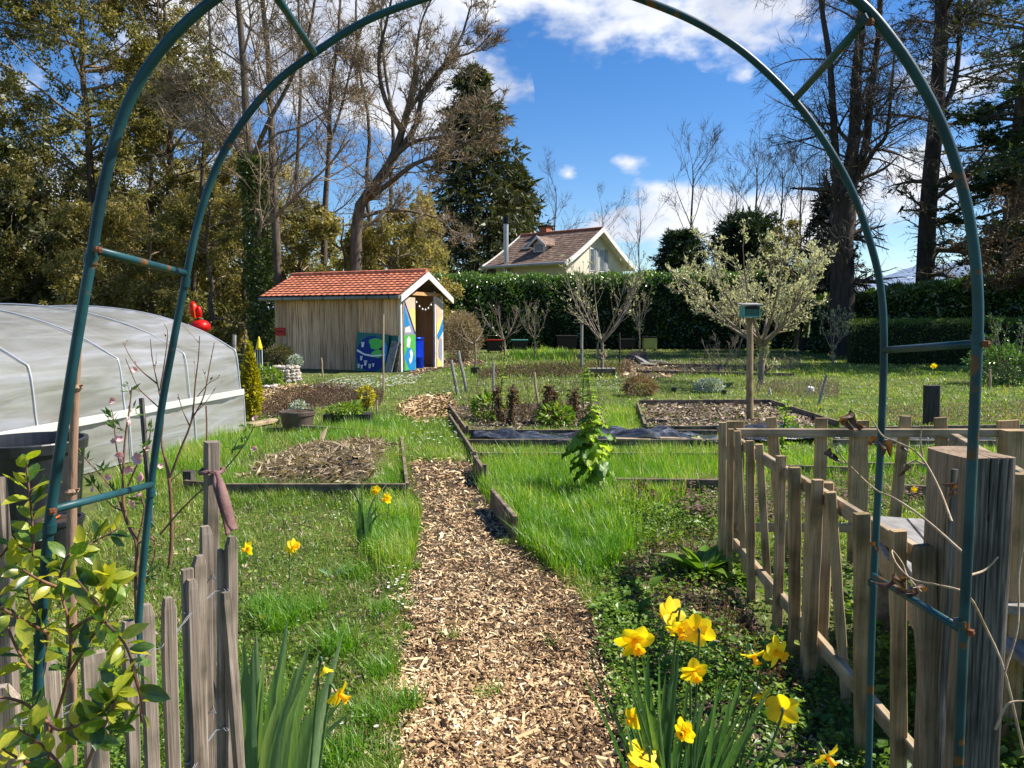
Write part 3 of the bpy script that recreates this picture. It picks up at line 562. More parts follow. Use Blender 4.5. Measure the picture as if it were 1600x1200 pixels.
# ================================================================ far terrain
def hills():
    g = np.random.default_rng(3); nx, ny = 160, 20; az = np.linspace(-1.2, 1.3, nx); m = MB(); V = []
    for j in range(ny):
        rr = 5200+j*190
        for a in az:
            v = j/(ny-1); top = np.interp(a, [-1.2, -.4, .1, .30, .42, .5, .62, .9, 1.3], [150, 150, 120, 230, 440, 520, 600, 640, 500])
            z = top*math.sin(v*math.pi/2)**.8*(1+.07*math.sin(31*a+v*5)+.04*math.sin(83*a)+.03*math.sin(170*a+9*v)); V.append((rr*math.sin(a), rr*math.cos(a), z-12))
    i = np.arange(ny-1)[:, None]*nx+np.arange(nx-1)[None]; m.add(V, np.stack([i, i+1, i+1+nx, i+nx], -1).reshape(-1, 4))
    m.build('hills', surf('haze_tinted_wooded_snowy_hill', [(.42, (.13, .19, .29)), (.56, (.20, .27, .38)), (.60, (.55, .60, .68)), (.7, (.75, .78, .82))], (.0016, .0016, .006), .9, 0, detail=8), smooth=True, kind='structure')  # distance haze is put into the blue of the woods and snow
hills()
# ================================================================ hedges
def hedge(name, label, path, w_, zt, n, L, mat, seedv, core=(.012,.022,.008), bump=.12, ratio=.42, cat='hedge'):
    """leafy shell around a dark twiggy core that follows a ground path"""
    g = np.random.default_rng(seedv); path = np.array([p[:2] for p in path]); K = 60
    pp = crom(np.c_[path, np.zeros(len(path))], K); T = nrm(np.gradient(pp, axis=0)); Nn = np.stack([T[:, 1], -T[:, 0], 0*T[:, 0]], 1)
    zt = np.interp(np.linspace(0, 1, K), np.linspace(0, 1, len(zt)), zt)
    r = root(name, label, cat, (*pp[0][:2], 0)); m = MB(); prof = [(-.5, 0), (-.52, .35), (-.5, .85), (-.38, .97), (0, 1), (.38, .97), (.5, .85), (.52, .35), (.5, 0)]; k = len(prof)
    V = np.array([pp[i]+Nn[i]*u*w_*.9+[0, 0, v*(zt[i]-.08)] for i in range(K) for u, v in prof]); V += g.normal(0, bump*.35, V.shape)*[1, 1, .5]
    i = np.arange(K-1)[:, None]*k+np.arange(k-1)[None]; m.add(V, np.stack([i, i+1, i+1+k, i+k], -1).reshape(-1, 4))
    m.F.append(np.array([list(range(k)), [(K-1)*k+x for x in range(k)][::-1]])); m.T.append(np.array([.5, .5])); m.I.append(np.array([0, 0]))
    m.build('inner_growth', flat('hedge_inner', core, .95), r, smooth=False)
    s = g.random(n)*(K-1.001); ii = s.astype(int); f = (s-ii)[:, None]; c = pp[ii]*(1-f)+pp[ii+1]*f; nn = Nn[ii]; z = zt[ii]
    q = g.random(n); per = np.where(q < .42, 0, np.where(q < .74, 1, 2))
    u = np.where(per == 0, g.uniform(-.52, .52, n), np.where(per == 1, -.5, .5)); v = np.where(per == 0, 1.0, 1-g.random(n)**1.3*.99)
    rnd = 1-.12*(np.abs(u) > .36)*(per == 0)*(np.abs(u)-.36)/.14
    b = bump*(lf(np.c_[c[:, 0]*1.0+v*2.1, c[:, 1]+u*2], 2.0, seedv)-.45)*1.6
    C = c+nn*((u*w_)[:, None]+np.where(per == 0, 0, np.sign(u))[:, None]*b[:, None])+np.stack([0*z, 0*z, v*z*rnd+(per == 0)*b], 1)+g.normal(0, .04, (n, 3))
    out = np.where((per == 0)[:, None], np.array([0, 0, 1.]), nn*np.sign(u)[:, None]); D = nrm(out*.6+g.normal(0, .6, (n, 3))+[0, 0, .25])
    # u<0 is the side facing left/near
    m = MB(); cards(m, C, L*g.lognormal(0, .25, n), ratio, D, np.clip(g.normal(.48, .2, n)+(per == 0)*.28, 0, 1), .2, nrmv=out+g.normal(0, .5, (n, 3)), r=g, tri=True)  # top leaves tinted lighter, sunlight on the hedge put into their colour
    m.build('foliage', M_[mat], r); return r
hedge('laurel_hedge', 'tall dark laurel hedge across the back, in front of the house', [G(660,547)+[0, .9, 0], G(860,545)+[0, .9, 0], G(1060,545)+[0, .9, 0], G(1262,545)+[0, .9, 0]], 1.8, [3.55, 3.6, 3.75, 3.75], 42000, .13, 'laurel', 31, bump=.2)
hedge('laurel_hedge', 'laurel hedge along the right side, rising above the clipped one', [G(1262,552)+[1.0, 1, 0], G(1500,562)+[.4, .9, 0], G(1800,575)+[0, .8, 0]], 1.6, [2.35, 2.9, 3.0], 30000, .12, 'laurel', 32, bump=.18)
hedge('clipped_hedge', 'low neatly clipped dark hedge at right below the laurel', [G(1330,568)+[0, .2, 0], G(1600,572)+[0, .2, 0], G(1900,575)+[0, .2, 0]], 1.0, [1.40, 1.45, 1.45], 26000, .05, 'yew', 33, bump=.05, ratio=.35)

# ================================================================ trees
def grow(g, Pn, R, n, t0, t1, ang, lr, K, wander, trop, rr, rmin=.004, L0=None, flat_=0.0, taper=.3, tl=.45):
    Nn, Kp, _ = Pn.shape; idx = np.repeat(np.arange(Nn), n); M = len(idx); t = g.uniform(t0, t1, M)
    f = t*(Kp-1); i0 = np.minimum(f.astype(int), Kp-2); ff = (f-i0)[:, None]
    p = Pn[idx, i0]*(1-ff)+Pn[idx, i0+1]*ff; T = nrm(Pn[idx, i0+1]-Pn[idx, i0]); r0 = R[idx, i0]*(1-ff[:, 0])+R[idx, i0+1]*ff[:, 0]
    Lp = np.linalg.norm(np.diff(Pn, axis=1), axis=2).sum(1)[idx] if L0 is None else np.full(M, L0)
    L = Lp*lr*(1-tl*t)*g.uniform(.6, 1.25, M)
    q = g.normal(size=(M, 3)); q[:, 2] *= (1-flat_); q = nrm(q-T*(q*T).sum(1, keepdims=True)); a = np.radians(g.normal(ang, ang*.22, M))[:, None]
    d = nrm(T*np.cos(a)+q*np.sin(a)); r = np.maximum(np.minimum(r0*.85, r0*rr*g.uniform(.7, 1.15, M)), rmin)
    out = np.empty((M, K, 3)); out[:, 0] = p
    for k in range(1, K):
        d = nrm(d+g.normal(0, wander, (M, 3))+np.array([0, 0, trop])); out[:, k] = out[:, k-1]+d*(L/(K-1))[:, None]
    tp = np.linspace(1, taper, K)[None]; return out, np.maximum(r[:, None]*tp, rmin*.6)
def tree(name, label, cat, base, trunks, levels, leaf=None, bark='bark', seedv=0, group=None, sides=8, twigmat='twig', fine=None):
    """trunks: list of (points, r0, r1); levels: grow() keywords; leaf: dict(n per twig, L, mat, ratio)"""
    g = np.random.default_rng(seedv); r = root(name, label, cat, base, group); KT = 14
    Pn = np.array([crom(t[0], KT) for t in trunks]); R = np.array([t[1]+(t[2]-t[1])*np.linspace(0, 1, KT)**.8 for t in trunks])
    m = MB(); tubes(m, Pn, R, sides); m.build('trunk', M_[bark], r, smooth=True)
    mb = MB(); allp = (Pn, R)
    for li, lv in enumerate(levels):
        lv = dict(lv); src = lv.pop('src', None); allp = grow(g, *allp, **lv); tubes(mb, *allp, sides=(4 if li == 0 else 3))
        if li == len(levels)-2: prev = allp
    if levels: mb.build('branches', M_[twigmat], r, smooth=True, kind='stuff')
    if leaf:
        Q = allp[0]; k = leaf['n']; M = len(Q); ii = np.repeat(np.arange(M), k); t = g.uniform(leaf.get('t0', .2), 1, M*k)*(Q.shape[1]-1); i0 = np.minimum(t.astype(int), Q.shape[1]-2); f = (t-i0)[:, None]
        C = Q[ii, i0]*(1-f)+Q[ii, i0+1]*f+g.normal(0, leaf.get('sp', .0)+1e-6, (M*k, 3)); D = nrm(nrm(Q[ii, i0+1]-Q[ii, i0])*leaf.get('al', .8)+g.normal(0, .6, (M*k, 3))+[0, 0, leaf.get('up', .1)])
        v = .5+.5*np.sin(C[:, 0]*1.3+C[:, 2]*1.1+seedv)*np.sin(C[:, 1]*.9+C[:, 2]*.7)
        m = MB(); cards(m, C, tri=(base[1] > 20), L=leaf['L']*g.lognormal(0, .3, M*k), ratio=leaf.get('ratio', .5), D=D, tint=np.clip(g.normal(leaf.get('tb', .5), .2, M*k)+.3*(v-.5), 0, 1), fold=.2, r=g)
        m.build(leaf.get('name', 'crown'), M_[leaf['mat']], r)
    if fine:
        Q = allp[0]; k = fine['n']; M = len(Q); ii = np.repeat(np.arange(M), k); t = g.uniform(.1, 1, M*k)*(Q.shape[1]-1); i0 = np.minimum(t.astype(int), Q.shape[1]-2); f = (t-i0)[:, None]
        C = Q[ii, i0]*(1-f)+Q[ii, i0+1]*f; D = nrm(nrm(Q[ii, i0+1]-Q[ii, i0])*.9+g.normal(0, .45, (M*k, 3))+[0, 0, fine.get('up', .25)]); m = MB()
        L = fine['L']*g.uniform(.5, 1.3, M*k); cards(m, C, tri=True, L=L, ratio=fine.get('w', .018)/L, D=D, tint=.5, fold=0, r=g); m.build('fine_twigs', M_[twigmat], r, kind='stuff')
    return r
def tp(pts, Y): return [P(x, y, Y+(dy if len(rest) else 0)) for x, y, *rest in pts for dy in [rest[0] if rest else 0]]
def base(px, Y): p = P(px, 500, Y); return np.array([p[0], Y, -.05])

# --- left wood
L3 = [dict(n=26, t0=.25, t1=1, ang=52, lr=.30, K=7, wander=.16, trop=.06, rr=.38, rmin=.02), dict(n=11, t0=.2, t1=1, ang=45, lr=.5, K=5, wander=.2, trop=.06, rr=.5, rmin=.011), dict(n=8, t0=.15, t1=1, ang=42, lr=.5, K=3, wander=.2, trop=.05, rr=.5, rmin=.006)]
def lv(base_, **k): return [dict(x, **k.get('l%d' % i, {})) for i, x in enumerate(base_)]
Y = 27
tree('bare_tree', 'tall ivy clad twin trunk tree just left of the shed roof', 'tree', base(408, Y), [([base(408, Y)]+tp([(405,470),(402,400),(396,300),(386,200),(380,90),(370,-20),(362,-160)], Y), .24, .08), ([P(398,330,Y)]+tp([(380,250,.4),(350,200,.8),(310,150,1),(280,140,1.2)], Y), .12, .03), ([P(390,260,Y)]+tp([(420,190,-.4),(452,130,-.5),(480,60,-.8),(492,0,-1),(500,-60,-1)], Y), .10, .03)],
     lv(L3, l0=dict(n=22)), dict(n=1, L=.06, mat='bud', tb=.4), 'bark', 41, 'tall trees of the left wood', fine=dict(n=1, L=.5))
def ivy(r, pts, rad, n, seedv):
    g = np.random.default_rng(seedv); c = crom(pts, 40); ii = g.integers(0, 40, n); a = g.uniform(0, 6.28, n); out = np.stack([np.cos(a), np.sin(a), 0*a], 1)
    C = c[ii]+out*(rad*g.uniform(.8, 1.35, n))[:, None]+g.normal(0, .06, (n, 3)); m = MB(); cards(m, C, .11*g.uniform(.6, 1.2, n), .8, nrm(out+g.normal(0, .5, (n, 3))), np.clip(g.normal(.5, .25, n), 0, 1), .1, nrmv=out, r=g); m.build('ivy', M_['ivy'], r)
ivy(bpy.data.objects['bare_tree'], tp([(412,560),(408,470),(403,400),(398,300),(392,250)], Y-.1), .30, 9500, 1)
Y = 29
tree('bare_tree', 'tall straight grey trunk beside the ivy clad one', 'tree', base(436, Y), [([base(436, Y)]+tp([(434,430),(428,300),(424,200),(420,100),(410,0),(402,-140)], Y), .20, .07)], lv(L3, l0=dict(n=22)), dict(n=1, L=.06, mat='bud', tb=.45), 'bark', 42, 'tall trees of the left wood', fine=dict(n=1, L=.5))
Y = 31
tree('bare_tree', 'slim bare tree whose trunk rises behind the shed roof middle', 'tree', base(505, Y), [([base(505, Y)]+tp([(506,420),(508,320),(514,240),(516,150),(528,60),(535,-60)], Y), .17, .04), ([P(512,230,Y)]+tp([(530,180),(545,120),(560,60),(580,10)], Y), .07, .02)], lv(L3, l0=dict(n=22, lr=.26)), dict(n=1, L=.07, mat='bud', tb=.5), 'bark', 43, 'tall trees of the left wood', fine=dict(n=1, L=.45))
Y = 28
T4 = [([base(556, Y)]+tp([(556,420),(560,330),(585,290),(612,250),(628,205),(640,160),(648,120)], Y), .26, .09), ([P(612,250,Y)]+tp([(648,200),(660,150),(690,110),(720,60,.5),(735,10,.6)], Y), .13, .03), ([P(628,205,Y)]+tp([(600,150),(592,90),(605,30),(620,-40)], Y), .11, .03), ([P(575,310,Y)]+tp([(610,285,-.5),(650,255,-.8),(700,238,-1),(745,215,-1.2),(780,190,-1.3)], Y), .12, .03), ([P(600,262,Y)]+tp([(640,225,-.5),(680,215,-.8),(730,205,-1.2),(770,170,-1.4)], Y), .10, .025), ([P(640,170,Y)]+tp([(670,130),(700,95),(740,80,.4),(770,50,.5)], Y), .09, .02), ([P(558,340,Y)]+tp([(600,330,.6),(640,330,1),(690,345,1.2),(720,380,1.4)], Y), .09, .02), ([P(645,150,Y)]+tp([(650,90),(660,30),(690,-30)], Y), .08, .02)]
tree('bare_tree', 'spreading bare tree with budding limbs reaching right over the spruce', 'tree', base(556, Y), T4, [dict(n=18, t0=.2, t1=1, ang=44, lr=.42, K=7, wander=.13, trop=.07, rr=.4, rmin=.015, L0=4.0), dict(n=8, t0=.2, t1=1, ang=40, lr=.5, K=5, wander=.15, trop=.06, rr=.5, rmin=.010), dict(n=6, t0=.1, t1=1, ang=38, lr=.55, K=3, wander=.15, trop=.06, rr=.5, rmin=.006)], dict(n=1, L=.07, mat='bud', tb=.3, t0=.7), 'bark', 44, 'tall trees of the left wood', fine=dict(n=1, L=.35))
Y = 34
for i, (x, xt, lab) in enumerate([(455, 470, 'thin bare tree between the two straight trunks and the slim one'), (300, 330, 'bare trunk half hidden in olive leaves behind the left arch tube'), (220, 250, 'bare trunk in the left wood above the tunnel roof'), (620, 600, 'slender bare tree in the gap right of the spreading one'), (585, 560, 'slender bare tree directly behind the spreading trunk')]):
    Yy = Y+i*.7; tree('bare_tree', lab, 'tree', base(x, Yy), [([base(x, Yy)]+tp([(x+3,430),((x+xt)/2,300),((x+xt)/2+5,200),(xt,100),(xt-4,10),(xt+5,-60)], Yy), .15, .03)], lv(L3, l0=dict(n=16, lr=.24), l1=dict(n=7), l2=dict(n=6)), dict(n=1, L=.08, mat='bud', tb=.6), 'bark', 60+i, 'tall trees of the left wood', fine=dict(n=1, L=.55))
# leafy broad trees: crown = many leaf clusters on real branches
def leafy(name, label, cat, x, Y, top, bot, wpx, nl, mat, seedv, L=.16, tb=.5, group='tall trees of the left wood', lean=0, inner=None, narrow=.35):
    g = np.random.default_rng(seedv); b = base(x, Y); zt = P(x, top, Y)[2]; zb = max(P(x, bot, Y)[2], .2); wr = wpx/2*Y/F
    r = root(name, label, cat, b, group); KT = 12; hh = np.linspace(0, 1, KT)
    tr = np.stack([b[0]+lean*hh+g.normal(0, .08, KT), Y+g.normal(0, .08, KT), hh*(zt*.96)], 1); m = MB(); tubes(m, tr, np.linspace(.24, .05, KT)*min(1, zt/12), 8); m.build('trunk', M_['bark'], r, smooth=True)
    m = MB(); nb = max(14, int(zt*3.2)); t = g.uniform(zb/zt, .97, nb); p0 = np.stack([np.interp(t, hh, tr[:, i]) for i in range(3)], 1); a = g.uniform(0, 6.28, nb)
    prof = np.sin(np.pi*np.clip((t-zb/zt)/(1-zb/zt)*.80+.17, 0, 1))**.6; l = wr*prof*g.uniform(.75, 1.15, nb)
    d = np.stack([np.cos(a), np.sin(a), g.uniform(.1, .6, nb)], 1); K = 6; Q = np.empty((nb, K, 3)); Q[:, 0] = p0; d = nrm(d)
    for k in range(1, K): d = nrm(d+g.normal(0, .12, (nb, 3))); Q[:, k] = Q[:, k-1]+d*(l/(K-1))[:, None]
    R_ = np.linspace(.07, .015, K)[None]*np.ones((nb, 1))*min(1, zt/10); tubes(m, Q, R_, 4)
    q2 = grow(g, Q, R_, 7, .25, 1, 48, .5, 5, .2, .03, .5, .01); tubes(m, *q2, sides=3); q3 = grow(g, *q2, 4, .2, 1, 45, .6, 3, .2, .03, .5, .006); tubes(m, *q3, sides=3); m.build('branches', M_['twig'], r, smooth=True)
    ft = q3[0]; kf = 1; D = nrm(nrm(ft[:, 2]-ft[:, 0])+g.normal(0, .4, (len(ft), 3))+[0, 0, .2]); mf = MB(); cards(mf, ft[:, 1], .55*g.uniform(.5, 1.2, len(ft)), .035, D, tri=True, r=g, fold=0); mf.build('fine_twigs', M_['twig'], r, kind='stuff')
    src = q3[0]; n = nl; ii = g.integers(0, len(src), n); kk = g.integers(1, 3, n); c = src[ii, kk]+g.normal(0, .11, (n, 3))
    v = np.sin(c[:, 0]*1.7+seedv)*np.sin(c[:, 2]*1.9)*np.sin(c[:, 1]*1.3); keep = g.random(n) < .75+.6*v; c = c[keep]; n = len(c); v = v[keep]
    m = MB(); cards(m, c, L*g.lognormal(0, .3, n), .55, nrm(g.normal(size=(n, 3))+[0, 0, -.2]), np.clip(g.normal(tb, .2, n)+.22*v, 0, 1), .25, r=g, tri=True); m.build('crown', M_[mat], r); return r
leafy('broadleaf_tree', 'huge olive leaved tree filling the upper left corner', 'tree', 150, 34, -150, 430, 350, 120000, 'olive', 71, .115, .42)
leafy('broadleaf_tree', 'tall ochre tinged tree between the two arch tubes at left', 'tree', 275, 36, -90, 420, 230, 70000, 'olive', 72, .11, .52)
leafy('dark_evergreen', 'dark evergreen tree at the left edge behind the tunnel', 'tree', -10, 30, 165, 490, 190, 26000, 'spruce', 73, .19, .4)
leafy('broadleaf_tree', 'olive leaved tree behind the straight twin trunks', 'tree', 400, 40, 240, 420, 220, 18000, 'olive', 74, .13, .6)
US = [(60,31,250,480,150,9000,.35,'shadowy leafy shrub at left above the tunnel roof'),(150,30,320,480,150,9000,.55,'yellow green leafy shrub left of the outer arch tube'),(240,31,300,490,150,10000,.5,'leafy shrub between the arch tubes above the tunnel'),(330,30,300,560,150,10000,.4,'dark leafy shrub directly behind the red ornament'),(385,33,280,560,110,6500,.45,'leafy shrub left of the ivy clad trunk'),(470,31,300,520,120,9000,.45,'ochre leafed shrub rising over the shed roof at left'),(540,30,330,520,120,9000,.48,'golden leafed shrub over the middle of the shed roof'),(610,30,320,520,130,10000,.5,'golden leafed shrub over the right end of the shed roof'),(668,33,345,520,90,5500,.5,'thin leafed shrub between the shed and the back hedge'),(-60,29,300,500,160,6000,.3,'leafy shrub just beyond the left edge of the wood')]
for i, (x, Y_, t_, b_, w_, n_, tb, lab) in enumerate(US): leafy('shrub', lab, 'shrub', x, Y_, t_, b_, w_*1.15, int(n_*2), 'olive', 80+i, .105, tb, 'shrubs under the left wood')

def wood_mass(name, label, x0, x1, Y, zt, n, L, seedv, tb):
    g = np.random.default_rng(seedv); q = g.uniform(0, 1, (n*3, 3)); X = x0+(x1-x0)*q[:, 0]; Yy = Y+4*q[:, 1]; top = zt*(.75+.25*np.sin(X*.9+seedv)*np.sin(X*.37)+.12*np.sin(2.3*X)); Z = q[:, 2]**.9*top
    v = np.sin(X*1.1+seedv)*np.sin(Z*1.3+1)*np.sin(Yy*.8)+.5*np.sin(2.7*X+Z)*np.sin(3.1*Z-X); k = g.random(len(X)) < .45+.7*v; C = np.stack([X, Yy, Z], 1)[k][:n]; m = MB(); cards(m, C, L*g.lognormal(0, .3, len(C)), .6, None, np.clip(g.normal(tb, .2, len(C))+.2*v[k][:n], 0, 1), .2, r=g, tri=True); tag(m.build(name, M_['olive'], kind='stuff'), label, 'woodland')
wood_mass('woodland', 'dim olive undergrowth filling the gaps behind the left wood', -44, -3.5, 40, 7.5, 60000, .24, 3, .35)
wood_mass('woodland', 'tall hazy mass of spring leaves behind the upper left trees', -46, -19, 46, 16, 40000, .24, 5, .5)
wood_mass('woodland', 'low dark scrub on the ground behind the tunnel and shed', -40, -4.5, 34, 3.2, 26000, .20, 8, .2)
# --- conifers
def conifer(name, label, x, Y, top, bot, wpx, seedv, mat='conifer', dens=1.0, Lc=.22, droop=-.12, group='conifers', shape=1.0, r0=.25, bark='darkbark'):
    g = np.random.default_rng(seedv); b = base(x, Y); zt = P(x, top, Y)[2]; zb = P(x, bot, Y)[2]; wr = wpx/2*Y/F; r = root(name, label, 'conifer', b, group)
    m = MB(); tr = np.array([b+[0, 0, 0], b+[.05, 0, zt*.3], b+[-.03, 0, zt*.7], b+[0, 0, zt]]); tc_ = crom(tr, 12); tubes(m, tc_, np.linspace(r0, .03, 12), 8); m.build('trunk', M_[bark], r, smooth=True)
    nb = int(130*dens); t = np.sort(g.uniform(0, 1, nb)); z = zb+(zt-zb)*t; a = np.arange(nb)*2.4+g.normal(0, .3, nb); l = wr*(1-t)**shape*g.uniform(.6, 1.15, nb)+.25
    K = 6; Q = np.empty((nb, K, 3)); Q[:, 0] = np.stack([b[0]+0*z, b[1]+0*z, z], 1); d = nrm(np.stack([np.cos(a), np.sin(a), .15+.5*t], 1))
    for k in range(1, K): d = nrm(d+g.normal(0, .06, (nb, 3))+[0, 0, droop]); Q[:, k] = Q[:, k-1]+d*(l/(K-1))[:, None]
    R_ = np.linspace(.05, .012, K)[None]*np.ones((nb, 1)); m = MB(); tubes(m, Q, R_, 4); q2 = grow(g, Q, R_, 9, .15, 1, 50, .42, 4, .1, -.05, .5, .008, flat_=.7); tubes(m, *q2, sides=3); m.build('branches', M_['darkbark'], r, smooth=True)
    s = q2[0]; per = 9; ii = np.repeat(np.arange(len(s)), per); kk = g.integers(0, 4, len(ii)); kk = np.minimum(kk, 3); c = s[ii, kk]+g.normal(0, .07, (len(ii), 3)); D = nrm(nrm(s[ii, 3]-s[ii, 0])+g.normal(0, .55, (len(ii), 3))+[0, 0, -.15])
    m = MB(); cards(m, c, Lc*g.lognormal(0, .3, len(c)), .3, D, np.clip(g.normal(.45, .22, len(c)), 0, 1), .3, r=g, tri=True); m.build('crown', M_[mat], r); return r
conifer('spruce_tree', 'dark pointed spruce standing left of the house', 742, 62, 108, 440, 225, 91, 'spruce', 2.4, .44, -.14, shape=.62, r0=.35)
conifer('spruce_tree', 'lower dark conifer just behind the pointed spruce', 805, 66, 262, 440, 130, 92, 'spruce', 1.3, .42, -.12, shape=.6)
conifer('spruce_tree', 'small dark conifer in front of the big bare right tree', 1292, 36, 300, 470, 90, 93, 'conifer', .8, .2, -.1, shape=.5, r0=.12)
conifer('yew_tree', 'rounded dark evergreen over the hedge left of the blossom', 1062, 42, 372, 440, 70, 94, 'conifer', 1.3, .2, .02, shape=.3, r0=.1)
conifer('yew_tree', 'dark evergreen mass behind the top of the blossom tree', 1165, 42, 345, 440, 120, 95, 'conifer', 1.3, .24, .02, shape=.35, r0=.12)

M_['darktwig'] = surf('dark_twigs', [(.3, (.05,.04,.034)), (.7, (.14,.115,.09))], (3, 3, 3), .85, 0)
# --- right side
LB = [dict(n=14, t0=.3, t1=1, ang=38, lr=.36, K=6, wander=.10, trop=.10, rr=.45, rmin=.014), dict(n=7, t0=.2, t1=1, ang=35, lr=.5, K=5, wander=.12, trop=.10, rr=.5, rmin=.009), dict(n=5, t0=.2, t1=1, ang=32, lr=.5, K=3, wander=.1, trop=.08, rr=.5, rmin=.006)]
for i, (x, Y_, t_, lab, r0) in enumerate([(1082,46,258,'small dark bare tree against the white cloud right of the house',.13),(1182,50,262,'greyish bare tree behind the blossom tree',.15),(1150,54,300,'faint bare tree between the two behind the hedge',.12),(1222,52,262,'row tree with upright twigs, leftmost behind the hedge gap',.12),(1252,53,258,'row tree with upright twigs, middle of three by the big trunk',.12),(1280,52,265,'row tree with upright twigs touching the big bare trunk',.12),(1000,64,330,'faint thin tree just right of the house gable',.08),(940,68,322,'faint thin tree rising behind the house ridge',.08),(868,60,290,'faint bare tree beside the lower conifer left of the house',.1)]):
    b = base(x, Y_); tree('bare_tree', lab, 'tree', b, [([b, b+[0, 0, 3]]+tp([(x-2,(450+t_)//2),(x+1,t_+30),(x,t_)], Y_), r0, .02)], lv(LB, l0=dict(n=13 if i < 6 else 9, ang=26 if 3 <= i <= 5 else 42, lr=.42)), None, 'darkbark', 100+i, 'bare trees beyond the back hedge', twigmat='darktwig', fine=dict(n=1, L=.5))
Y = 31
LD = [dict(n=20, t0=.15, t1=1, ang=62, lr=1, K=8, wander=.12, trop=.02, rr=.35, rmin=.014, L0=3.6, taper=.2), dict(n=12, t0=.15, t1=1, ang=48, lr=.42, K=5, wander=.15, trop=-.05, rr=.5, rmin=.009), dict(n=6, t0=.2, t1=1, ang=40, lr=.55, K=3, wander=.15, trop=-.08, rr=.5, rmin=.0055)]
tree('bare_tree', 'massive dark bare tree with four stems right of the arch tube', 'tree', base(1318, Y), [([base(1318, Y)]+tp([(1316,440),(1316,370),(1318,310),(1312,290)], Y), .55, .36), ([P(1312,320,Y)]+tp([(1306,250),(1302,180),(1296,90),(1285,20),(1275,-80)], Y), .20, .08), ([P(1316,330,Y)]+tp([(1334,220),(1338,120),(1346,30),(1352,-100)], Y), .30, .14), ([P(1322,320,Y)]+tp([(1352,230),(1360,150),(1372,60),(1380,-90)], Y), .2, .1), ([P(1345,270,Y)]+tp([(1366,235,-.5),(1385,210,-.8),(1392,150,-1),(1398,80,-1)], Y), .12, .04)], LD, None, 'darkbark', 111, 'big trees at the right', twigmat='darktwig', fine=dict(n=1, L=.5, up=-.1))
Y = 33
tree('larch_tree', 'very tall dark trunk with drooping bare branches near the right edge', 'tree', base(1446, Y), [([base(1444, Y)]+tp([(1446,420),(1452,300),(1463,180),(1470,60),(1476,-100)], Y), .42, .26), ([P(1462,190,Y)]+tp([(1488,140),(1498,80),(1500,10),(1504,-80)], Y), .16, .06)], lv(LD, l0=dict(n=26, L0=3.8, ang=72, trop=-.01)), dict(n=1, L=.2, mat='spruce', tb=.3, sp=.05, ratio=.3), 'darkbark', 112, 'big trees at the right', twigmat='darktwig', fine=dict(n=1, L=.5, up=-.3))
def cedar(name, label, x, Y, r0, z0, z1, nb, Lb, seedv, top):
    g = np.random.default_rng(seedv); b = base(x, Y); r = root(name, label, 'conifer', b, 'big trees at the right'); m = MB(); tubes(m, crom([b, b+[.1, 0, 4], b+[.2, 0, 9], b+[.3, 0, top]], 14), np.linspace(r0, r0*.45, 14), 12); m.build('trunk', M_['bark'], r, smooth=True)
    t = g.uniform(0, 1, nb); z = z0+(z1-z0)*t; a = g.uniform(0, 6.28, nb); K = 8; Q = np.empty((nb, K, 3)); Q[:, 0] = np.stack([b[0]+0*z, b[1]+0*z, z], 1); d = nrm(np.stack([np.cos(a), np.sin(a), .12+.1*g.normal(size=nb)], 1)); l = Lb*g.uniform(.6, 1.1, nb)
    for k in range(1, K): d = nrm(d+g.normal(0, .08, (nb, 3))+[0, 0, -.05]); Q[:, k] = Q[:, k-1]+d*(l/(K-1))[:, None]
    R_ = np.linspace(.09, .02, K)[None]*np.ones((nb, 1)); m = MB(); tubes(m, Q, R_, 5); q2 = grow(g, Q, R_, 9, .2, 1, 50, .35, 4, .12, 0, .4, .012, flat_=.85); tubes(m, *q2, sides=3); q3 = grow(g, *q2, 4, .2, 1, 50, .5, 3, .1, -.05, .5, .007); tubes(m, *q3, sides=3); m.build('branches', M_['darktwig'], r, smooth=True)
    s = q3[0]; per = 5 if seedv == 113 else 9; ii = np.repeat(np.arange(len(s)), per); c = s[ii, g.integers(0, 3, len(ii))]+g.normal(0, .09, (len(ii), 3))*[1, 1, .4]; k = g.random(len(c)) < (.3+.55*(c[:, 2] > z0+(z1-z0)*.35) if seedv == 113 else 1); c = c[k]
    m = MB(); cards(m, c, .2*g.lognormal(0, .3, len(c)), .3, nrm(g.normal(size=(len(c), 3))*[1, 1, .4]+[0, 0, .2]), np.clip(g.normal(.5, .22, len(c)), 0, 1), .2, r=g, tri=True); m.build('crown', M_['spruce' if seedv == 113 else 'conifer'], r)
cedar('cedar_tree', 'green cedar with layered branches in the upper right corner', 1590, 36, .5, 7.5, 19, 46, 5.2, 113, 20)
cedar('cedar_tree', 'dark wide conifer crown entering the view at the right edge', 1720, 24, .5, 3.4, 12, 64, 3.6, 117, 15)
cedar('cedar_tree', 'dark dead lower branched conifer at the right edge above the laurel', 1580, 30, .75, 3.6, 10, 60, 2.6, 114, 13)
leafy('shrub', 'brown twiggy ivy mass under the right edge trees', 'shrub', 1565, 27, 290, 440, 180, 5000, 'dry', 115, .10, .15, 'big trees at the right')
leafy('shrub', 'dim olive shrub below the row trees behind the blossom', 'shrub', 1245, 38, 350, 500, 130, 7000, 'olive', 116, .12, .35, 'bare trees beyond the back hedge')

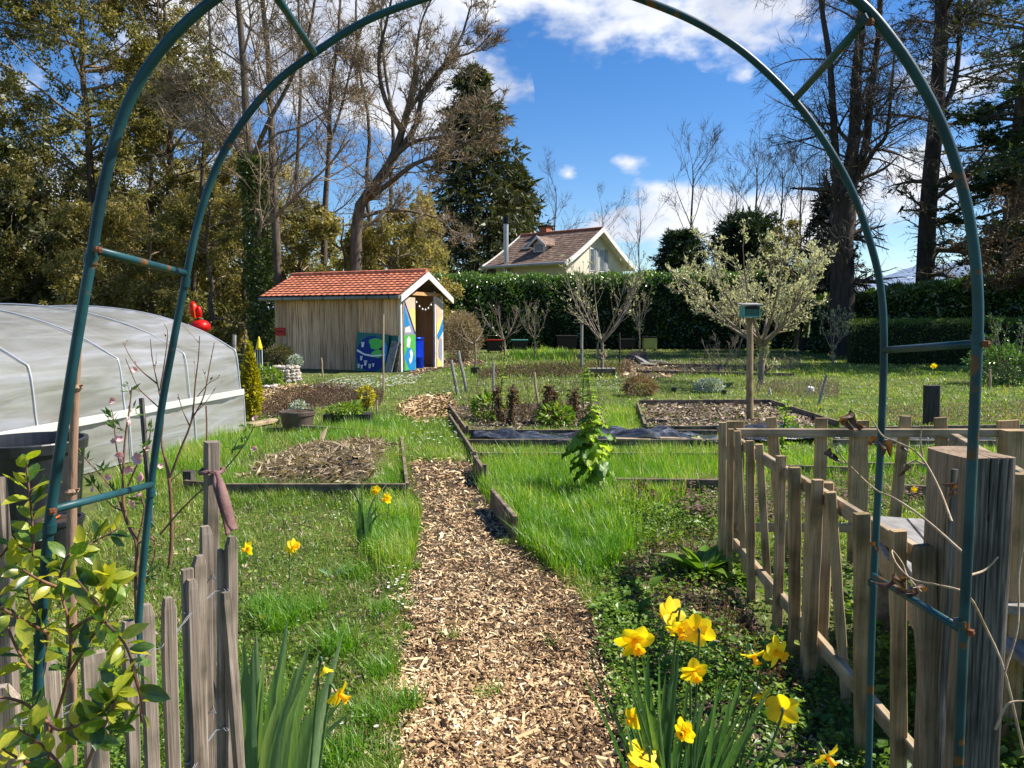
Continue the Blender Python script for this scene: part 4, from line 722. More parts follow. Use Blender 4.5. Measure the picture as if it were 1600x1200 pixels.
# --- fruit trees in the garden
def fruit(label, x, by, topy, wpx, seedv, n0=5, leaf=None, mat='fruitbark', forky=None, name='fruit_tree', lvl=None, r0=None, sh=0, group='young fruit trees before the back hedge', cat='fruit tree'):
    b = G(x, by); Y = b[1]; zt = P(x, topy, Y)[2]; zf = P(x, forky, Y)[2] if forky else zt*.35; wr = wpx/2*Y/F; g = np.random.default_rng(seedv); tr = [([b-[0, 0, .05], b+[.02, 0, zf*.5], b+[0, 0, zf]], r0 or .035, (r0 or .035)*.8)]
    for i in range(n0):
        a = i*6.283/n0+g.uniform(-.4, .4); q = wr*g.uniform(.75, 1.0); zz = zf+(zt-zf)*g.uniform(.7, 1)
        c = b+[0, 0, zf*g.uniform(.88, 1)]; o_ = sh*Y/F; tr.append(([c, c+[q*.45*math.cos(a)+o_*.4, q*.45*math.sin(a), (zz-zf)*.28], c+[q*.8*math.cos(a)+o_*.8, q*.8*math.sin(a), (zz-zf)*.62], c+[q*math.cos(a)+o_, q*math.sin(a), zz-zf]], (r0 or .035)*.55, .006))
    return tree(name, label, cat, b, tr, lvl or [dict(n=8, t0=.2, t1=1, ang=38, lr=.42, K=5, wander=.10, trop=.14, rr=.55, rmin=.006), dict(n=5, t0=.2, t1=1, ang=40, lr=.4, K=4, wander=.1, trop=.12, rr=.55, rmin=.004)], leaf, mat, seedv, group, 6, twigmat=mat)
fruit('bare young tree with upright shoots right of the clipped bush', 788, 565, 470, 95, 121, 6, forky=530, r0=.035)
fruit('small young tree with few leafing twigs in front of the hedge', 835, 562, 462, 55, 122, 5, dict(n=1, L=.05, mat='blossom', tb=.2), forky=528, r0=.03)
fruit('wide fan shaped fruit tree breaking into leaf before the hedge', 940, 580, 395, 150, 123, 9, dict(n=2, L=.06, mat='blossom', tb=.25), forky=532, r0=.05)
fruit('slim bare tree beside its cane left of the yellow hive', 998, 562, 455, 35, 124, 4, dict(n=1, L=.05, mat='blossom', tb=.2), forky=510, r0=.02)
fruit('cream blossoming spreading tree right of the bird table', 1188, 600, 380, 262, 125, 12, dict(n=8, L=.055, mat='blossom', tb=.62, sp=.02, name='blossom'), forky=536, r0=.075, lvl=[dict(n=11, t0=.15, t1=1, ang=40, lr=.40, K=5, wander=.12, trop=.12, rr=.55, rmin=.009), dict(n=7, t0=.1, t1=1, ang=40, lr=.38, K=4, wander=.12, trop=.14, rr=.55, rmin=.006)], group=None, sh=-24)
fruit('small cut back tree beside the clipped beige bush', 742, 578, 500, 70, 126, 5, forky=535, r0=.03, lvl=[dict(n=3, t0=.4, t1=1, ang=35, lr=.4, K=4, wander=.12, trop=.1, rr=.55, rmin=.006)])
fruit('tiny twiggy bush in shade right of the blossom tree', 1300, 575, 480, 60, 127, 5, dict(n=3, L=.05, mat='blossom', tb=.1), forky=545, r0=.02)
fruit('leafless grey shrub leaning before the far mulch strip', 1130, 580, 520, 70, 128, 7, forky=572, r0=.012, name='bare_shrub', cat='shrub', group=None)
fruit('arching green shrub in front of the clipped hedge at right', 1590, 600, 505, 110, 129, 9, dict(n=4, L=.05, mat='laurel', tb=.6), forky=592, r0=.012, name='garden_shrub', cat='shrub', group=None)

def bush(name, label, cat, x, by, topy, wpx, n, mat, seedv, L=.05, twig=True, cone=0, group=None, ratio=.45, zoff=0, core=.72):
    g = np.random.default_rng(seedv); b = G(x, by); Y = b[1]; zt = P(x, topy, Y)[2]; wr = wpx/2*Y/F; r = root(name, label, cat, b, group)
    u = nrm(g.normal(size=(n, 3))); rad = g.uniform(.55, 1.06, n)**.6
    zz = (u[:, 2]*.5+.5); pw = (1-zz**1.5*cone) if cone else 1
    lump = 1+.12*np.sin(7*u[:, 0]+3*u[:, 2]+seedv)*np.sin(6*u[:, 1]+9*u[:, 2])
    h = (zt-zoff)/2; C = b+np.stack([u[:, 0]*wr*rad*pw*lump, u[:, 1]*wr*rad*pw*lump, zoff+h+u[:, 2]*h*rad*lump], 1)
    m = MB(); D = nrm(u+g.normal(0, .5, (n, 3))+[0, 0, .5*(cone > 0)]); cards(m, C, L*g.lognormal(0, .3, n), ratio, D, np.clip(g.normal(.5, .22, n), 0, 1), .2, r=g); m.build('foliage', M_[mat], r)
    if twig:
        m = MB(); k = 40; e = b+np.stack([u[:k, 0]*wr*.8, u[:k, 1]*wr*.8, zoff+h+u[:k, 2]*h*.8], 1); e[:, 2] = np.maximum(e[:, 2], .1); t = np.linspace(0, 1, 4)[None, :, None]; Q = (b+[0, 0, zoff*.6])*(1-t)+e[:, None]*t; tubes(m, Q, np.linspace(.012, .004, 4)[None]*np.ones((k, 1)), 3); m.build('stems', M_['twig'], r)
    return r
bush('clipped_bush', 'rounded beige twiggy bush at the right side of the shed', 'bush', 722, 565, 486, 62, 9000, 'straw', 131, .07, ratio=.2)
bush('golden_conifer', 'narrow bright yellow green conifer at the tunnel corner', 'conifer', 393, 656, 538, 36, 7000, 'goldcon', 132, .04, cone=.8, ratio=.5)
bush('rosemary_bush', 'dark green spiky rosemary on the stone spiral', 'bush', 437, 586, 541, 38, 3500, 'spruce', 133, .07, ratio=.2, zoff=.3)
bush('silver_bush', 'small grey leaved plant beside the stone spiral', 'bush', 462, 588, 556, 20, 700, 'silver', 134, .05, twig=False, zoff=.25)
bush('silver_bush', 'pale silver lavender clump in the far grass', 'bush', 1107, 612, 594, 42, 1500, 'silver', 135, .05, twig=False)
bush('dry_bush', 'dry brown tussock in front of the small bench', 'bush', 1000, 618, 592, 44, 1200, 'dry', 136, .12, twig=False, ratio=.12)
bush('yellow_shrub', 'small yellow leaved shrub behind the dark trough', 'shrub', 573, 645, 604, 24, 420, 'goldcon', 137, .05, zoff=.1)
bush('leafy_clump', 'dark green leafy clump at left of the kale bed', 'plant', 762, 655, 618, 44, 420, 'weed', 138, .08, twig=False)
bush('leafy_clump', 'green leafy clump between the dry stalks of the kale bed', 'plant', 868, 664, 634, 52, 520, 'weed', 139, .07, twig=False)
bush('leafy_clump', 'dark foliage before the stone spiral', 'plant', 420, 604, 575, 40, 900, 'weed', 140, .07, twig=False)
bush('leafy_clump', 'dark plant in shade by the clipped hedge at far right', 'plant', 1560, 600, 540, 90, 2500, 'laurel', 141, .07)
# ================================================================ shed
def knots(t, c, tc):
    L = t.links.new; mp = N(t, 'ShaderNodeMapping'); mp.inputs['Scale'].default_value = (3.2, 3.2, 2.0); L(tc.outputs['Object'], mp.inputs[0]); v = N(t, 'ShaderNodeTexVoronoi'); v.inputs['Scale'].default_value = 1.0; L(mp.outputs[0], v.inputs['Vector'])
    f = ramp(t, v.outputs['Distance'], [(.055, (1,1,1)), (.11, (0,0,0))]); x = N(t, 'ShaderNodeMix', data_type='RGBA'); L(f, x.inputs[0]); L(c, x.inputs[6]); x.inputs[7].default_value = (.09, .04, .02, 1); return x.outputs[2]
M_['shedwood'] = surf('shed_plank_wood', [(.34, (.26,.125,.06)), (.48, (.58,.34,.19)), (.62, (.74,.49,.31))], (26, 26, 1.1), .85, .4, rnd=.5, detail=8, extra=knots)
M_['shedin'] = surf('shed_inner_wood', [(.25, (.40,.20,.08)), (.7, (.66,.37,.17))], (12, 12, .9), .85, .3, rnd=.2)
M_['tile'] = surf('clay_tile', [(.3, (.30,.085,.05)), (.55, (.52,.18,.10)), (.75, (.62,.30,.18))], (4, 4, 4), .75, .2, rnd=.4)
M_['white'] = surf('white_paint', [(.3, (.55,.53,.49)), (.6, (.76,.74,.70))], (3, 3, 3), .6, .1)
M_['greygutter'] = flat('zinc_gutter', (.36,.34,.31), .5, .3)
M_['blue'] = flat('blue_plastic', (.004,.04,.55), .3, 0, .5)
M_['black'] = flat('black_plastic', (.012,.012,.014), .35, 0, .5)
M_['red'] = flat('red_plastic', (.75,.015,.01), .35, 0, .5)
M_['orange'] = flat('orange_plastic', (.85,.16,.01), .4)
M_['redsign'] = flat('red_board', (.45,.03,.025), .6)
M_['teal'] = flat('teal_mural_paint', (.12,.36,.30), .6)
M_['navy'] = flat('navy_mural_paint', (.01,.035,.22), .55); M_['mblue'] = flat('sky_blue_mural_paint', (.02,.26,.62), .55); M_['mgreen'] = flat('green_mural_paint', (.10,.48,.09), .55)
M_['dgreen'] = flat('dark_green_mural_paint', (.03,.15,.13), .55); M_['myellow'] = flat('pale_yellow_mural_paint', (.78,.66,.22), .6); M_['mwhite'] = flat('white_mural_paint', (.78,.78,.74), .6); M_['mgrey'] = flat('grey_mural_paint', (.30,.32,.40), .6); M_['mpeach'] = flat('pale_peach_mural_paint', (.66,.52,.38), .6)
def localframe(C, ang):
    d = np.array([math.cos(ang), -math.sin(ang), 0]); U = -d; Vv = np.array([math.sin(ang), math.cos(ang), 0])
    return lambda u, v, z: C+U*u+Vv*v+np.array([0, 0, z]), U, Vv
def solve(C, e, px):
    a = (px-800)/F; return (a*C[1]-C[0])/(e[0]-a*e[1])
C = G(625, 581); W_, U, Vv = localframe(C, math.radians(25)); LEN = solve(C, U, 431); WID = solve(C, Vv, 691)
ZE = 2.14; RISE = .57; OV = .22; HW = WID/2
shed = root('garden_shed', 'wooden plank garden shed with orange tiled roof and painted panels', 'shed', W_(LEN/2, HW, 0))
def sbox(name, a, b, mat, r=None, label=None, tint=.5):
    """axis box in the shed frame"""
    m = MB(); u0, v0, z0 = a; u1, v1, z1 = b
    m.add([W_(u0,v0,z0),W_(u1,v0,z0),W_(u1,v1,z0),W_(u0,v1,z0),W_(u0,v0,z1),W_(u1,v0,z1),W_(u1,v1,z1),W_(u0,v1,z1)], BF, tint)
    o = m.build(name, mat, r or shed, label=label); return o
g = np.random.default_rng(50); u = 0.0; k = 0
while u < LEN-.05:
    wd = min(g.uniform(.15, .20), LEN-u)
    if u < 1.35: z0 = 1.02
    else: z0 = 0
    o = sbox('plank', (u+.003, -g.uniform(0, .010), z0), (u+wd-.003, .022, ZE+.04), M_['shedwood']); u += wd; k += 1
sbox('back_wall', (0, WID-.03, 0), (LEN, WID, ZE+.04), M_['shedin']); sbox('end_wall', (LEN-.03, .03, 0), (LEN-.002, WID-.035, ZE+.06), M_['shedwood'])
v = .03
while v < WID-.1:
    sbox('inner_plank', (.86, v, .0), (.89, v+.155, ZE+.08), M_['shedin']); v += .16
sbox('lower_side_panel', (.06, .012, 0), (1.34, .03, 1.015), M_['dgreen'], label='dark green painted lower side panel')
for (u_, v_) in [(.0, .0), (.0, WID-.09)]: sbox('post', (u_-.045, v_, 0), (u_+.045, v_+.08, ZE+.05), M_['white'])
sbox('post', (-.03, WID*.80, 0), (.03, WID*.80+.05, ZE+.16), M_['white'])
sbox('floor', (0, .03, 0), (.85, WID-.03, .03), M_['bedwood'])
sbox('tie_beam', (-.04, .1, ZE+.02), (.04, WID-.1, ZE+.12), M_['shedin'])
sbox('king_post', (-.035, HW-.5, ZE+.12), (.035, HW-.43, ZE+.38), M_['white'])
# roof
ez = ZE-.02; ev = -OV*1.25; u0, u1 = -.20, LEN+.30; rz = ez+RISE+ .12
slopeL = math.hypot(HW-ev, rz-ez)
for s in (0, 1):
    m = MB(); vv = [ev, HW] if s == 0 else [WID-ev, HW]
    prism(m, [W_(u0, vv[0], ez), W_(u1, vv[0], ez), W_(u1, vv[1], rz), W_(u0, vv[1], rz)], (0, 0, -.035)); m.build('roof_deck', M_['bedwood'], shed)
def tilemesh():
    m = MB(); nx = 9; w_, l = 1.0, 1.0; V = []; 
    for j in (0, 1):
        for i in range(nx):
            x = i/(nx-1); z = .30*math.sin(math.pi*min(1, x/.62))**1.2 if x < .62 else .04*math.sin((x-.62)/.38*math.pi)
            V.append((x*1.04, j*1.12, z*.16+(.10 if j == 0 else .0)))
    V2 = [(x, y, z-.05) for x, y, z in V]; n = len(V); F_ = [[i, i+1, nx+i+1, nx+i] for i in range(nx-1)]+[[n+i, i, i+0, n+i] for i in range(0)]
    F_ += [[n+i, n+i+1, i+1, i] for i in range(nx-1)]
    m.add(V+V2, F_); return m.mesh('tile', [M_['tile']], smooth=False)
TM = tilemesh(); ncol, nrow = 24, 9; tw = (u1-u0)/ncol; tl = slopeL/nrow; sd_ = nrm(W_(0, HW, rz)-W_(0, ev, ez)); nn_ = nrm(np.cross(-U, sd_))
for j in range(nrow):
    for i in range(ncol):
        p = W_(u1-i*tw, ev-.03, ez)+sd_*j*tl+nn_*.02; x = -U*tw; y = sd_*tl; z = nn_*.33
        inst('tile', TM, Matrix(((x[0], y[0], z[0], p[0]), (x[1], y[1], z[1], p[1]), (x[2], y[2], z[2], p[2]), (0, 0, 0, 1))), shed)
m = MB(); sb_ = nrm(W_(0, HW, rz)-W_(0, WID-ev, ez)); nb_ = nrm(np.cross(sb_, -U))
for j in range(nrow):
    a = W_(u0, WID-ev, ez)+sb_*j*tl+nb_*.05; b = W_(u1, WID-ev, ez)+sb_*j*tl+nb_*.05; prism(m, [a, b, b+sb_*tl*1.1-nb_*.03, a+sb_*tl*1.1-nb_*.03], nb_*-.02)
m.build('rear_tiles', M_['tile'], shed, kind='stuff')
for i in range(12):
    m = MB(); L_ = (u1-u0)/12; a = W_(u0+i*L_, HW, rz+.05); b = W_(u0+(i+1.06)*L_, HW, rz+.05+.008); tubes(m, [a, b], [.085, .07], 8, cap=True); m.build('ridge_tile', M_['tile'], shed)
m = MB(); tubes(m, [W_(u0-.02, ev-.05, ez-.045), W_(u1, ev-.05, ez-.05)], [.05, .05], 8, cap=True); m.build('gutter', M_['greygutter'], shed)
for i in range(6):
    m = MB(); a = W_(u0+.3+i*.75, ev-.05, ez-.05); tubes(m, [a-U*.012, a+U*.012], [.058, .058], 8, cap=True); m.build('gutter_clip', M_['black'], shed)
for s, vv in ((0, ev), (1, WID-ev)):
    m = MB(); A, B = W_(u0-.03, vv, ez-.06), W_(u0-.03, HW, rz-.04); prism(m, [A+[0, 0, -.11], B+[0, 0, -.13], B+[0, 0, .07], A+[0, 0, .06]], -U*.03); m.build('bargeboard', M_['white'], shed)
for i in range(5):
    m = MB(); f = (i+.5)/5; beam(m, W_(u0+.05, ev*(1-f)+HW*f, ez*(1-f)+rz*f-.09), W_(1.2, ev*(1-f)+HW*f, ez*(1-f)+rz*f-.09), .06, .08); m.build('purlin', M_['shedin'], shed)
# gable end painted panels (plane u=0)
def gpanel(name, pts, mat, off, r, th=.012, label=None):
    m = MB(); prism(m, [W_(-off, v_, z_) for v_, z_ in pts], U*-th); return m.build(name, M_[mat], r, label=label)
D0, D1 = .10, WID*.30
door = gpanel('door', [(D0,.02),(D1,.02),(D1,ZE-.05),(D0,ZE-.05)], 'mpeach', .05, shed, .03, 'painted left door panel of the shed front')
def dm(pts, mat, off=.083): m = MB(); prism(m, [W_(-off, D0+(D1-D0)*a, b) for a, b in pts], U*-.003); m.build('painted_shape', M_[mat], door)
dm([(0,.02),(.98,.02),(.98,1.02),(0,1.02)], 'mgreen'); dm([(0,.02),(.9,.02),(.98,.3),(.7,.62),(.3,.68),(.02,.45)], 'mblue', .087); dm([(.02,.03),(.4,.03),(.2,.2),(.02,.36)], 'mgreen', .091)
dm([(.45,.2),(.62,.28),(.72,.5),(.58,.62),(.42,.55),(.5,.4),(.36,.33)], 'mwhite', .095); dm([(.2,.7),(.45,.66),(.55,.9),(.4,1.0),(.22,.9)], 'mwhite', .087)
dm([(.0,1.03),(.98,1.03),(.55,1.5),(.05,1.9)], 'mgrey'); dm([(.04,1.25),(.5,1.3),(.04,1.86)], 'mblue', .087); dm([(.05,1.1),(.6,1.1),(.45,1.28),(.1,1.22)], 'mwhite', .091)
dm([(.45,1.66),(.98,1.1),(.98,1.75),(.5,1.8)], 'myellow'); dm([(.04,1.96),(.09,1.98),(.99,1.07),(.93,1.04)], 'navy', .09)
gpanel('fascia_block', [(-.14,ZE-.12),(.16,ZE-.12),(.16,ZE+.12),(-.14,ZE+.12)], 'mblue', .09, shed, .02, 'blue painted block under the eave corner')
E0, E1 = WID*.80+.06, WID-.01
pan = gpanel('side_panel', [(E0,.02),(E1,.02),(E1,ZE-.1),(E0,ZE+.02)], 'mpeach', .02, shed, .02, 'painted right panel of the shed front')
def pm(pts, mat, off=.042): m = MB(); prism(m, [W_(-off, E0+(E1-E0)*a, b) for a, b in pts], U*-.003); m.build('painted_shape', M_[mat], pan)
pm([(.05,1.3),(.5,1.45),(.95,1.7),(.95,1.3),(.4,1.0),(.05,.9)], 'myellow'); pm([(.05,.98),(.5,1.2),(.98,1.5),(.98,1.1),(.3,.85)], 'mblue', .046); pm([(.35,.3),(.6,.18),(.85,.4),(.8,.85),(.5,.9),(.3,.6)], 'mgrey', .046); pm([(.05,.03),(.9,.03),(.7,.16),(.3,.3),(.05,.3)], 'myellow', .046)
gpanel('number_plate', [(WID*.40, 1.12), (WID*.56, 1.12), (WID*.56, 1.3), (WID*.40, 1.3)], 'bedwood', -.83, shed, .02, 'small dark framed board on the inner wall')
# string lights
m = MB(); t = np.linspace(0, 1, 14); pts = np.array([W_(-.02, WID*(.33+.45*x), ZE-.08-.28*math.sin(math.pi*x)) for x in t]); sl = root('string_lights', 'string of small white bulbs hung across the shed opening', 'string lights', pts[0]); tubes(m, pts, .004, 4); m.build('cord', M_['black'], sl)
for q in pts[1:-1:2]: m = MB(); lathe(m, q-[0, 0, .07], [(.001, 0), (.028, .02), (.03, .04), (.012, .065), (.01, .08)], 8); m.build('bulb', M_['mwhite'], sl)
# mural board leaning by the long side
mur = root('mural_board', 'dark blue board painted as the globe, leaning on the shed side', 'painted board', W_(.85, -.1, 0))
def mb_(name, pts, mat, off, r=mur, base_=None):
    m = MB(); prism(m, [W_(u_, -.16+z_*.10-off, z_) for u_, z_ in pts], Vv*.012); return m.build(name, M_[mat], r)
ell = lambda cu, cz, ru, rz_, n=20, ph=0, wob=0: [(cu+ru*math.cos(a+ph)*(1+wob*math.sin(3*a)), cz+rz_*math.sin(a+ph)) for a in np.arange(n)*6.283/n][::-1]
mb_('panel', [(1.42,0),(.32,0),(.32,1.04),(1.42,1.10)], 'dgreen', 0); mb_('globe', ell(.87,.50,.52,.50,28), 'navy', .014); mb_('continent', ell(.72,.78,.26,.16,14,.3,.25), 'mgreen', .026); mb_('continent', ell(.66,.50,.17,.12,12,-.4,.3), 'mgreen', .026); mb_('continent', ell(.42,.55,.08,.3,12,0,.2), 'mblue', .026)
mb_('stripe', [(1.36,.62),(1.1,.50),(.8,.46),(.4,.50),(.4,.46),(.8,.41),(1.1,.45),(1.36,.56)], 'mwhite', .030)
def hand(cu, cz, s):
    m = MB()
    for pts in [ell(cu, cz, .035*s, .04*s, 10)]+[[(cu+(f*.02-.008)*s, cz+.03*s), (cu+(f*.026-.010)*s, cz+.09*s), (cu+(f*.026+.006)*s, cz+.09*s), (cu+(f*.02+.008)*s, cz+.03*s)] for f in (-1.5, -.5, .5, 1.5)]: prism(m, [W_(u_, -.16+z_*.10-.036, z_) for u_, z_ in pts], Vv*.01)
    m.build('handprint', M_['mwhite'], mur)
for h_ in [(1.17,.72,1.2),(1.2,.34,1),(1.05,.20,1.2),(1.28,.12,.9),(.9,.12,1),(1.17,.10,.9),(.78,.16,.8)]: hand(*h_)
bd = root('leaning_board', 'grey weathered board leaning at the shed corner beside the globe board', 'board', W_(.2, -.2, 0)); m = MB(); beam(m, W_(.20, -.30, 0), W_(.12, -.03, .86), .24, .025, up=-Vv); m.build('board', M_['greyplank'], bd)
bd = root('leaning_board', 'narrow shaded board tucked right behind the wider leaning one', 'board', W_(.0, -.2, 0)); m = MB(); beam(m, W_(.03, -.16, 0), W_(-.02, -.02, .8), .10, .02, up=-Vv); m.build('board', M_['bedwood'], bd)
br = root('blue_barrel', 'bright blue plastic barrel standing in the shed opening', 'barrel', W_(.32, WID*.53, .03)); m = MB(); lathe(m, W_(.32, WID*.53, .03), [(.001, 0), (.27, 0), (.285, .02), (.285, .30), (.295, .32), (.295, .34), (.285, .36), (.285, .78), (.27, .84), (.29, .86), (.29, .90), (.25, .91), (.24, .88), (.001, .88)], 28); m.build('drum', M_['blue'], br, smooth=True)
m = MB(); a = np.linspace(-.5, 1.2, 14)*math.pi/2; tubes(m, [W_(.32, WID*.53, .03)+np.array([.29*math.sin(-.9)+0*x-.0, -.3, .45+.22*math.sin(x*1.2)])+np.array([.22*math.cos(x), 0, 0]) for x in a], .008, 5); m.build('hose_loop', M_['mwhite'], br)
sg = root('red_sign', 'small red rectangular sign with dark lettering on the left shed planks', 'sign', W_(LEN-.2, -.02, 1.0)); m = MB(); prism(m, [W_(LEN-.03,-.02,.98),W_(LEN-.40,-.02,.98),W_(LEN-.40,-.02,1.22),W_(LEN-.03,-.02,1.22)], Vv*-.012); m.build('plate', M_['redsign'], sg)
for i in range(7): m = MB(); u_ = LEN-.10-i*.036; prism(m, [W_(u_,-.034,1.085),W_(u_-.022,-.034,1.085),W_(u_-.022,-.034,1.12),W_(u_,-.034,1.12)], Vv*-.002); m.build('letter', M_['black'], sg)

# ================================================================ house beyond the hedge
M_['render'] = surf('cream_render', [(.3, (.60,.55,.43)), (.7, (.72,.67,.55))], (1.2, 1.2, 1.2), .9, .15)
M_['rooft'] = surf('brown_roof_tiles', [(.25, (.085,.055,.038)), (.5, (.165,.11,.08)), (.66, (.25,.17,.125)), (.8, (.46,.30,.20))], (5, 5, 5), .85, .3, tintw=.35, detail=8)
M_['glass'] = surf('window_glass', [(.3, (.02,.03,.045)), (.7, (.06,.08,.10))], (1, 1, 1), .08, 0, spec=.8)
M_['shutter'] = flat('grey_shutter', (.30,.31,.33), .6); M_['zinc'] = flat('flue_metal', (.55,.56,.60), .3, .8); M_['brick'] = surf('chimney_brick', [(.3, (.3,.09,.05)), (.7, (.48,.18,.10))], (6, 6, 20), .85, .2)
C = P(884, 500, 47); C[2] = 0; W_, U, Vv = localframe(C, math.radians(40)); LEN = solve(C, U, 776); WID = solve(C, Vv, 972)
ze = P(884, 402, 47)[2]; HW = WID/2; q = W_(0, HW, 0); rz = P(950, 358, q[1])[2]; hs = root('house', 'cream house with brown tiled roof and white bargeboards above the hedge', 'house', W_(LEN/2, HW, 0))
def hb(name, a, b, mat, r=None, label=None):
    m = MB(); u0, v0, z0 = a; u1, v1, z1 = b; m.add([W_(u0,v0,z0),W_(u1,v0,z0),W_(u1,v1,z0),W_(u0,v1,z0),W_(u0,v0,z1),W_(u1,v0,z1),W_(u1,v1,z1),W_(u0,v1,z1)], BF); return m.build(name, M_[mat], r or hs, label=label)
m = MB(); prism(m, [W_(0,0,0),W_(0,WID,0),W_(0,WID,ze),W_(0,HW,rz-.25),W_(0,0,ze)], U*LEN); m.build('wall', M_['render'], hs)
ovg, ove = .55, .75; sl = (rz-ze)/HW; zeo = ze-ove*sl*.75
for s in (0, 1):
    f = (lambda v: v) if s == 0 else (lambda v: WID-v); m = MB(); rows = 16
    for j in range(rows):
        a, b = j/rows, (j+1)/rows; va, vb = -ove+(HW+ove)*a, -ove+(HW+ove)*b; zz = lambda t: zeo+(rz-zeo)*(t**1.12)
        nu = 30
        for i in range(nu):
            ua, ub = -ovg+(LEN+2*ovg)*i/nu, -ovg+(LEN+2*ovg)*(i+1)/nu
            A = [W_(ua, f(va), zz(a)+.022), W_(ub, f(va), zz(a)+.022), W_(ub, f(vb), zz(b)+.0), W_(ua, f(vb), zz(b)+.0)]; m.add(A+[p-np.array([0, 0, .06]) for p in A], BF[[1, 0, 2]], float(g.normal(.5, .2)))
    m.build('roof_tiles', M_['rooft'], hs, kind='stuff')
    m = MB()
    for a, b in zip(np.linspace(0, 1, 9)[:-1], np.linspace(0, 1, 9)[1:]):
        za, zb2 = zeo+(rz-zeo)*a**1.12-.09, zeo+(rz-zeo)*b**1.12-.09; va, vb = f(-ove+(HW+ove)*a), f(-ove+(HW+ove)*b)
        prism(m, [W_(-ovg+.03, va, za), W_(LEN+ovg-.03, va, za), W_(LEN+ovg-.03, vb, zb2), W_(-ovg+.03, vb, zb2)], (0, 0, -.06))
    m.build('eaves', M_['white'], hs)
    for ug in (-ovg-.03, LEN+ovg):
        t = np.linspace(0, 1, 7)
        m = MB()
        for i in range(6):
            z1, z2 = [zeo+(rz-zeo)*(x**1.12) for x in t[i:i+2]]; v1, v2 = [-ove+(HW+ove)*x for x in t[i:i+2]]; prism(m, [W_(ug, f(v1), z1-.22), W_(ug, f(v2), z2-.22), W_(ug, f(v2), z2+.10), W_(ug, f(v1), z1+.10)], U*.05)
        m.build('bargeboard', M_['white'], hs)
m = MB(); tubes(m, [W_(-ovg, HW, rz+.03), W_(LEN+ovg, HW, rz+.03)], .10, 8, cap=True); m.build('ridge', M_['brick'], hs)
m = MB(); tubes(m, [W_(-ovg, -ove-.05, zeo-.04), W_(LEN+ovg, -ove-.05, zeo-.04)], .08, 8, cap=True); m.build('gutter', M_['zinc'], hs)
# gable window pair with shutters, small window, side wall window
for (v0, v1, z0, z1) in [(HW-.75, HW-.2, ze-.7, ze+.75), (HW+.35, HW+.95, ze-.7, ze+.75)]:
    wn = hb('window', (-.03, v0, z0), (-.001, v1, z1), 'white'); hb('pane', (-.045, v0+.07, z0+.07), (-.031, v1-.07, z1-.07), 'glass', wn); hb('shutter', (-.07, v1+.02, z0), (-.02, v1+.34, z1), 'shutter')
# dormer
sv_ = lambda v: zeo+(rz-zeo)*(((v+ove)/(HW+ove))**1.12)
uc = LEN*.50; v0 = HW*.28; zb_ = sv_(v0); m = MB(); prism(m, [W_(uc-.45, v0, zb_), W_(uc+.45, v0, zb_), W_(uc+.45, v0, zb_+.50), W_(uc, v0, zb_+.85), W_(uc-.45, v0, zb_+.50)], Vv*1.2); dr = m.build('dormer', M_['white'], hs)
for s in (-1, 1):
    m = MB(); prism(m, [W_(uc+s*.72, v0-.25, zb_+.36), W_(uc, v0-.25, zb_+.92), W_(uc, v0+1.5, zb_+.92), W_(uc+s*.72, v0+1.5, zb_+.36)], (0, 0, .09)); m.build('dormer_roof', M_['rooft'], dr)
    m = MB(); prism(m, [W_(uc+s*.74, v0-.28, zb_+.26), W_(uc, v0-.28, zb_+.84), W_(uc, v0-.28, zb_+1.02), W_(uc+s*.74, v0-.28, zb_+.44)], Vv*.03); m.build('dormer_bargeboard', M_['white'], dr)
m = MB(); prism(m, [W_(uc-.3, v0-.01, zb_+.1), W_(uc+.3, v0-.01, zb_+.1), W_(uc+.3, v0-.01, zb_+.5), W_(uc-.3, v0-.01, zb_+.5)], Vv*-.03); m.build('window', M_['shutter'], dr)
uk = LEN*.74; m = MB(); prism(m, [W_(uk-.4, HW*.38, sv_(HW*.38)+.1), W_(uk+.4, HW*.38, sv_(HW*.38)+.1), W_(uk+.4, HW*.62, sv_(HW*.62)+.1), W_(uk-.4, HW*.62, sv_(HW*.62)+.1)], (0, 0, .06)); sk = m.build('skylight', M_['greygutter'], hs)
m = MB(); prism(m, [W_(uk-.32, HW*.41, sv_(HW*.41)+.165), W_(uk+.32, HW*.41, sv_(HW*.41)+.165), W_(uk+.32, HW*.59, sv_(HW*.59)+.165), W_(uk-.32, HW*.59, sv_(HW*.59)+.165)], (0, 0, .01)); m.build('pane', M_['glass'], sk)
hb('chimney', (LEN*.70, HW-.1, rz-.6), (LEN*.70+.6, HW+.45, rz+.45), 'brick'); hb('chimney_cap', (LEN*.70-.08, HW-.18, rz+.46), (LEN*.70+.68, HW+.53, rz+.56), 'black')
uf = LEN*.82; fb = W_(uf, -ove*.3, 0); m = MB(); tubes(m, [fb+[0, 0, 1], fb+[0, 0, rz+.35]], .16, 12, cap=True); m.build('flue', M_['zinc'], hs, smooth=False); m = MB(); tubes(m, [fb+[0, 0, rz+.36], fb+[0, 0, rz+.8]], .19, 12, cap=True); m.build('flue_cap', M_['black'], hs)

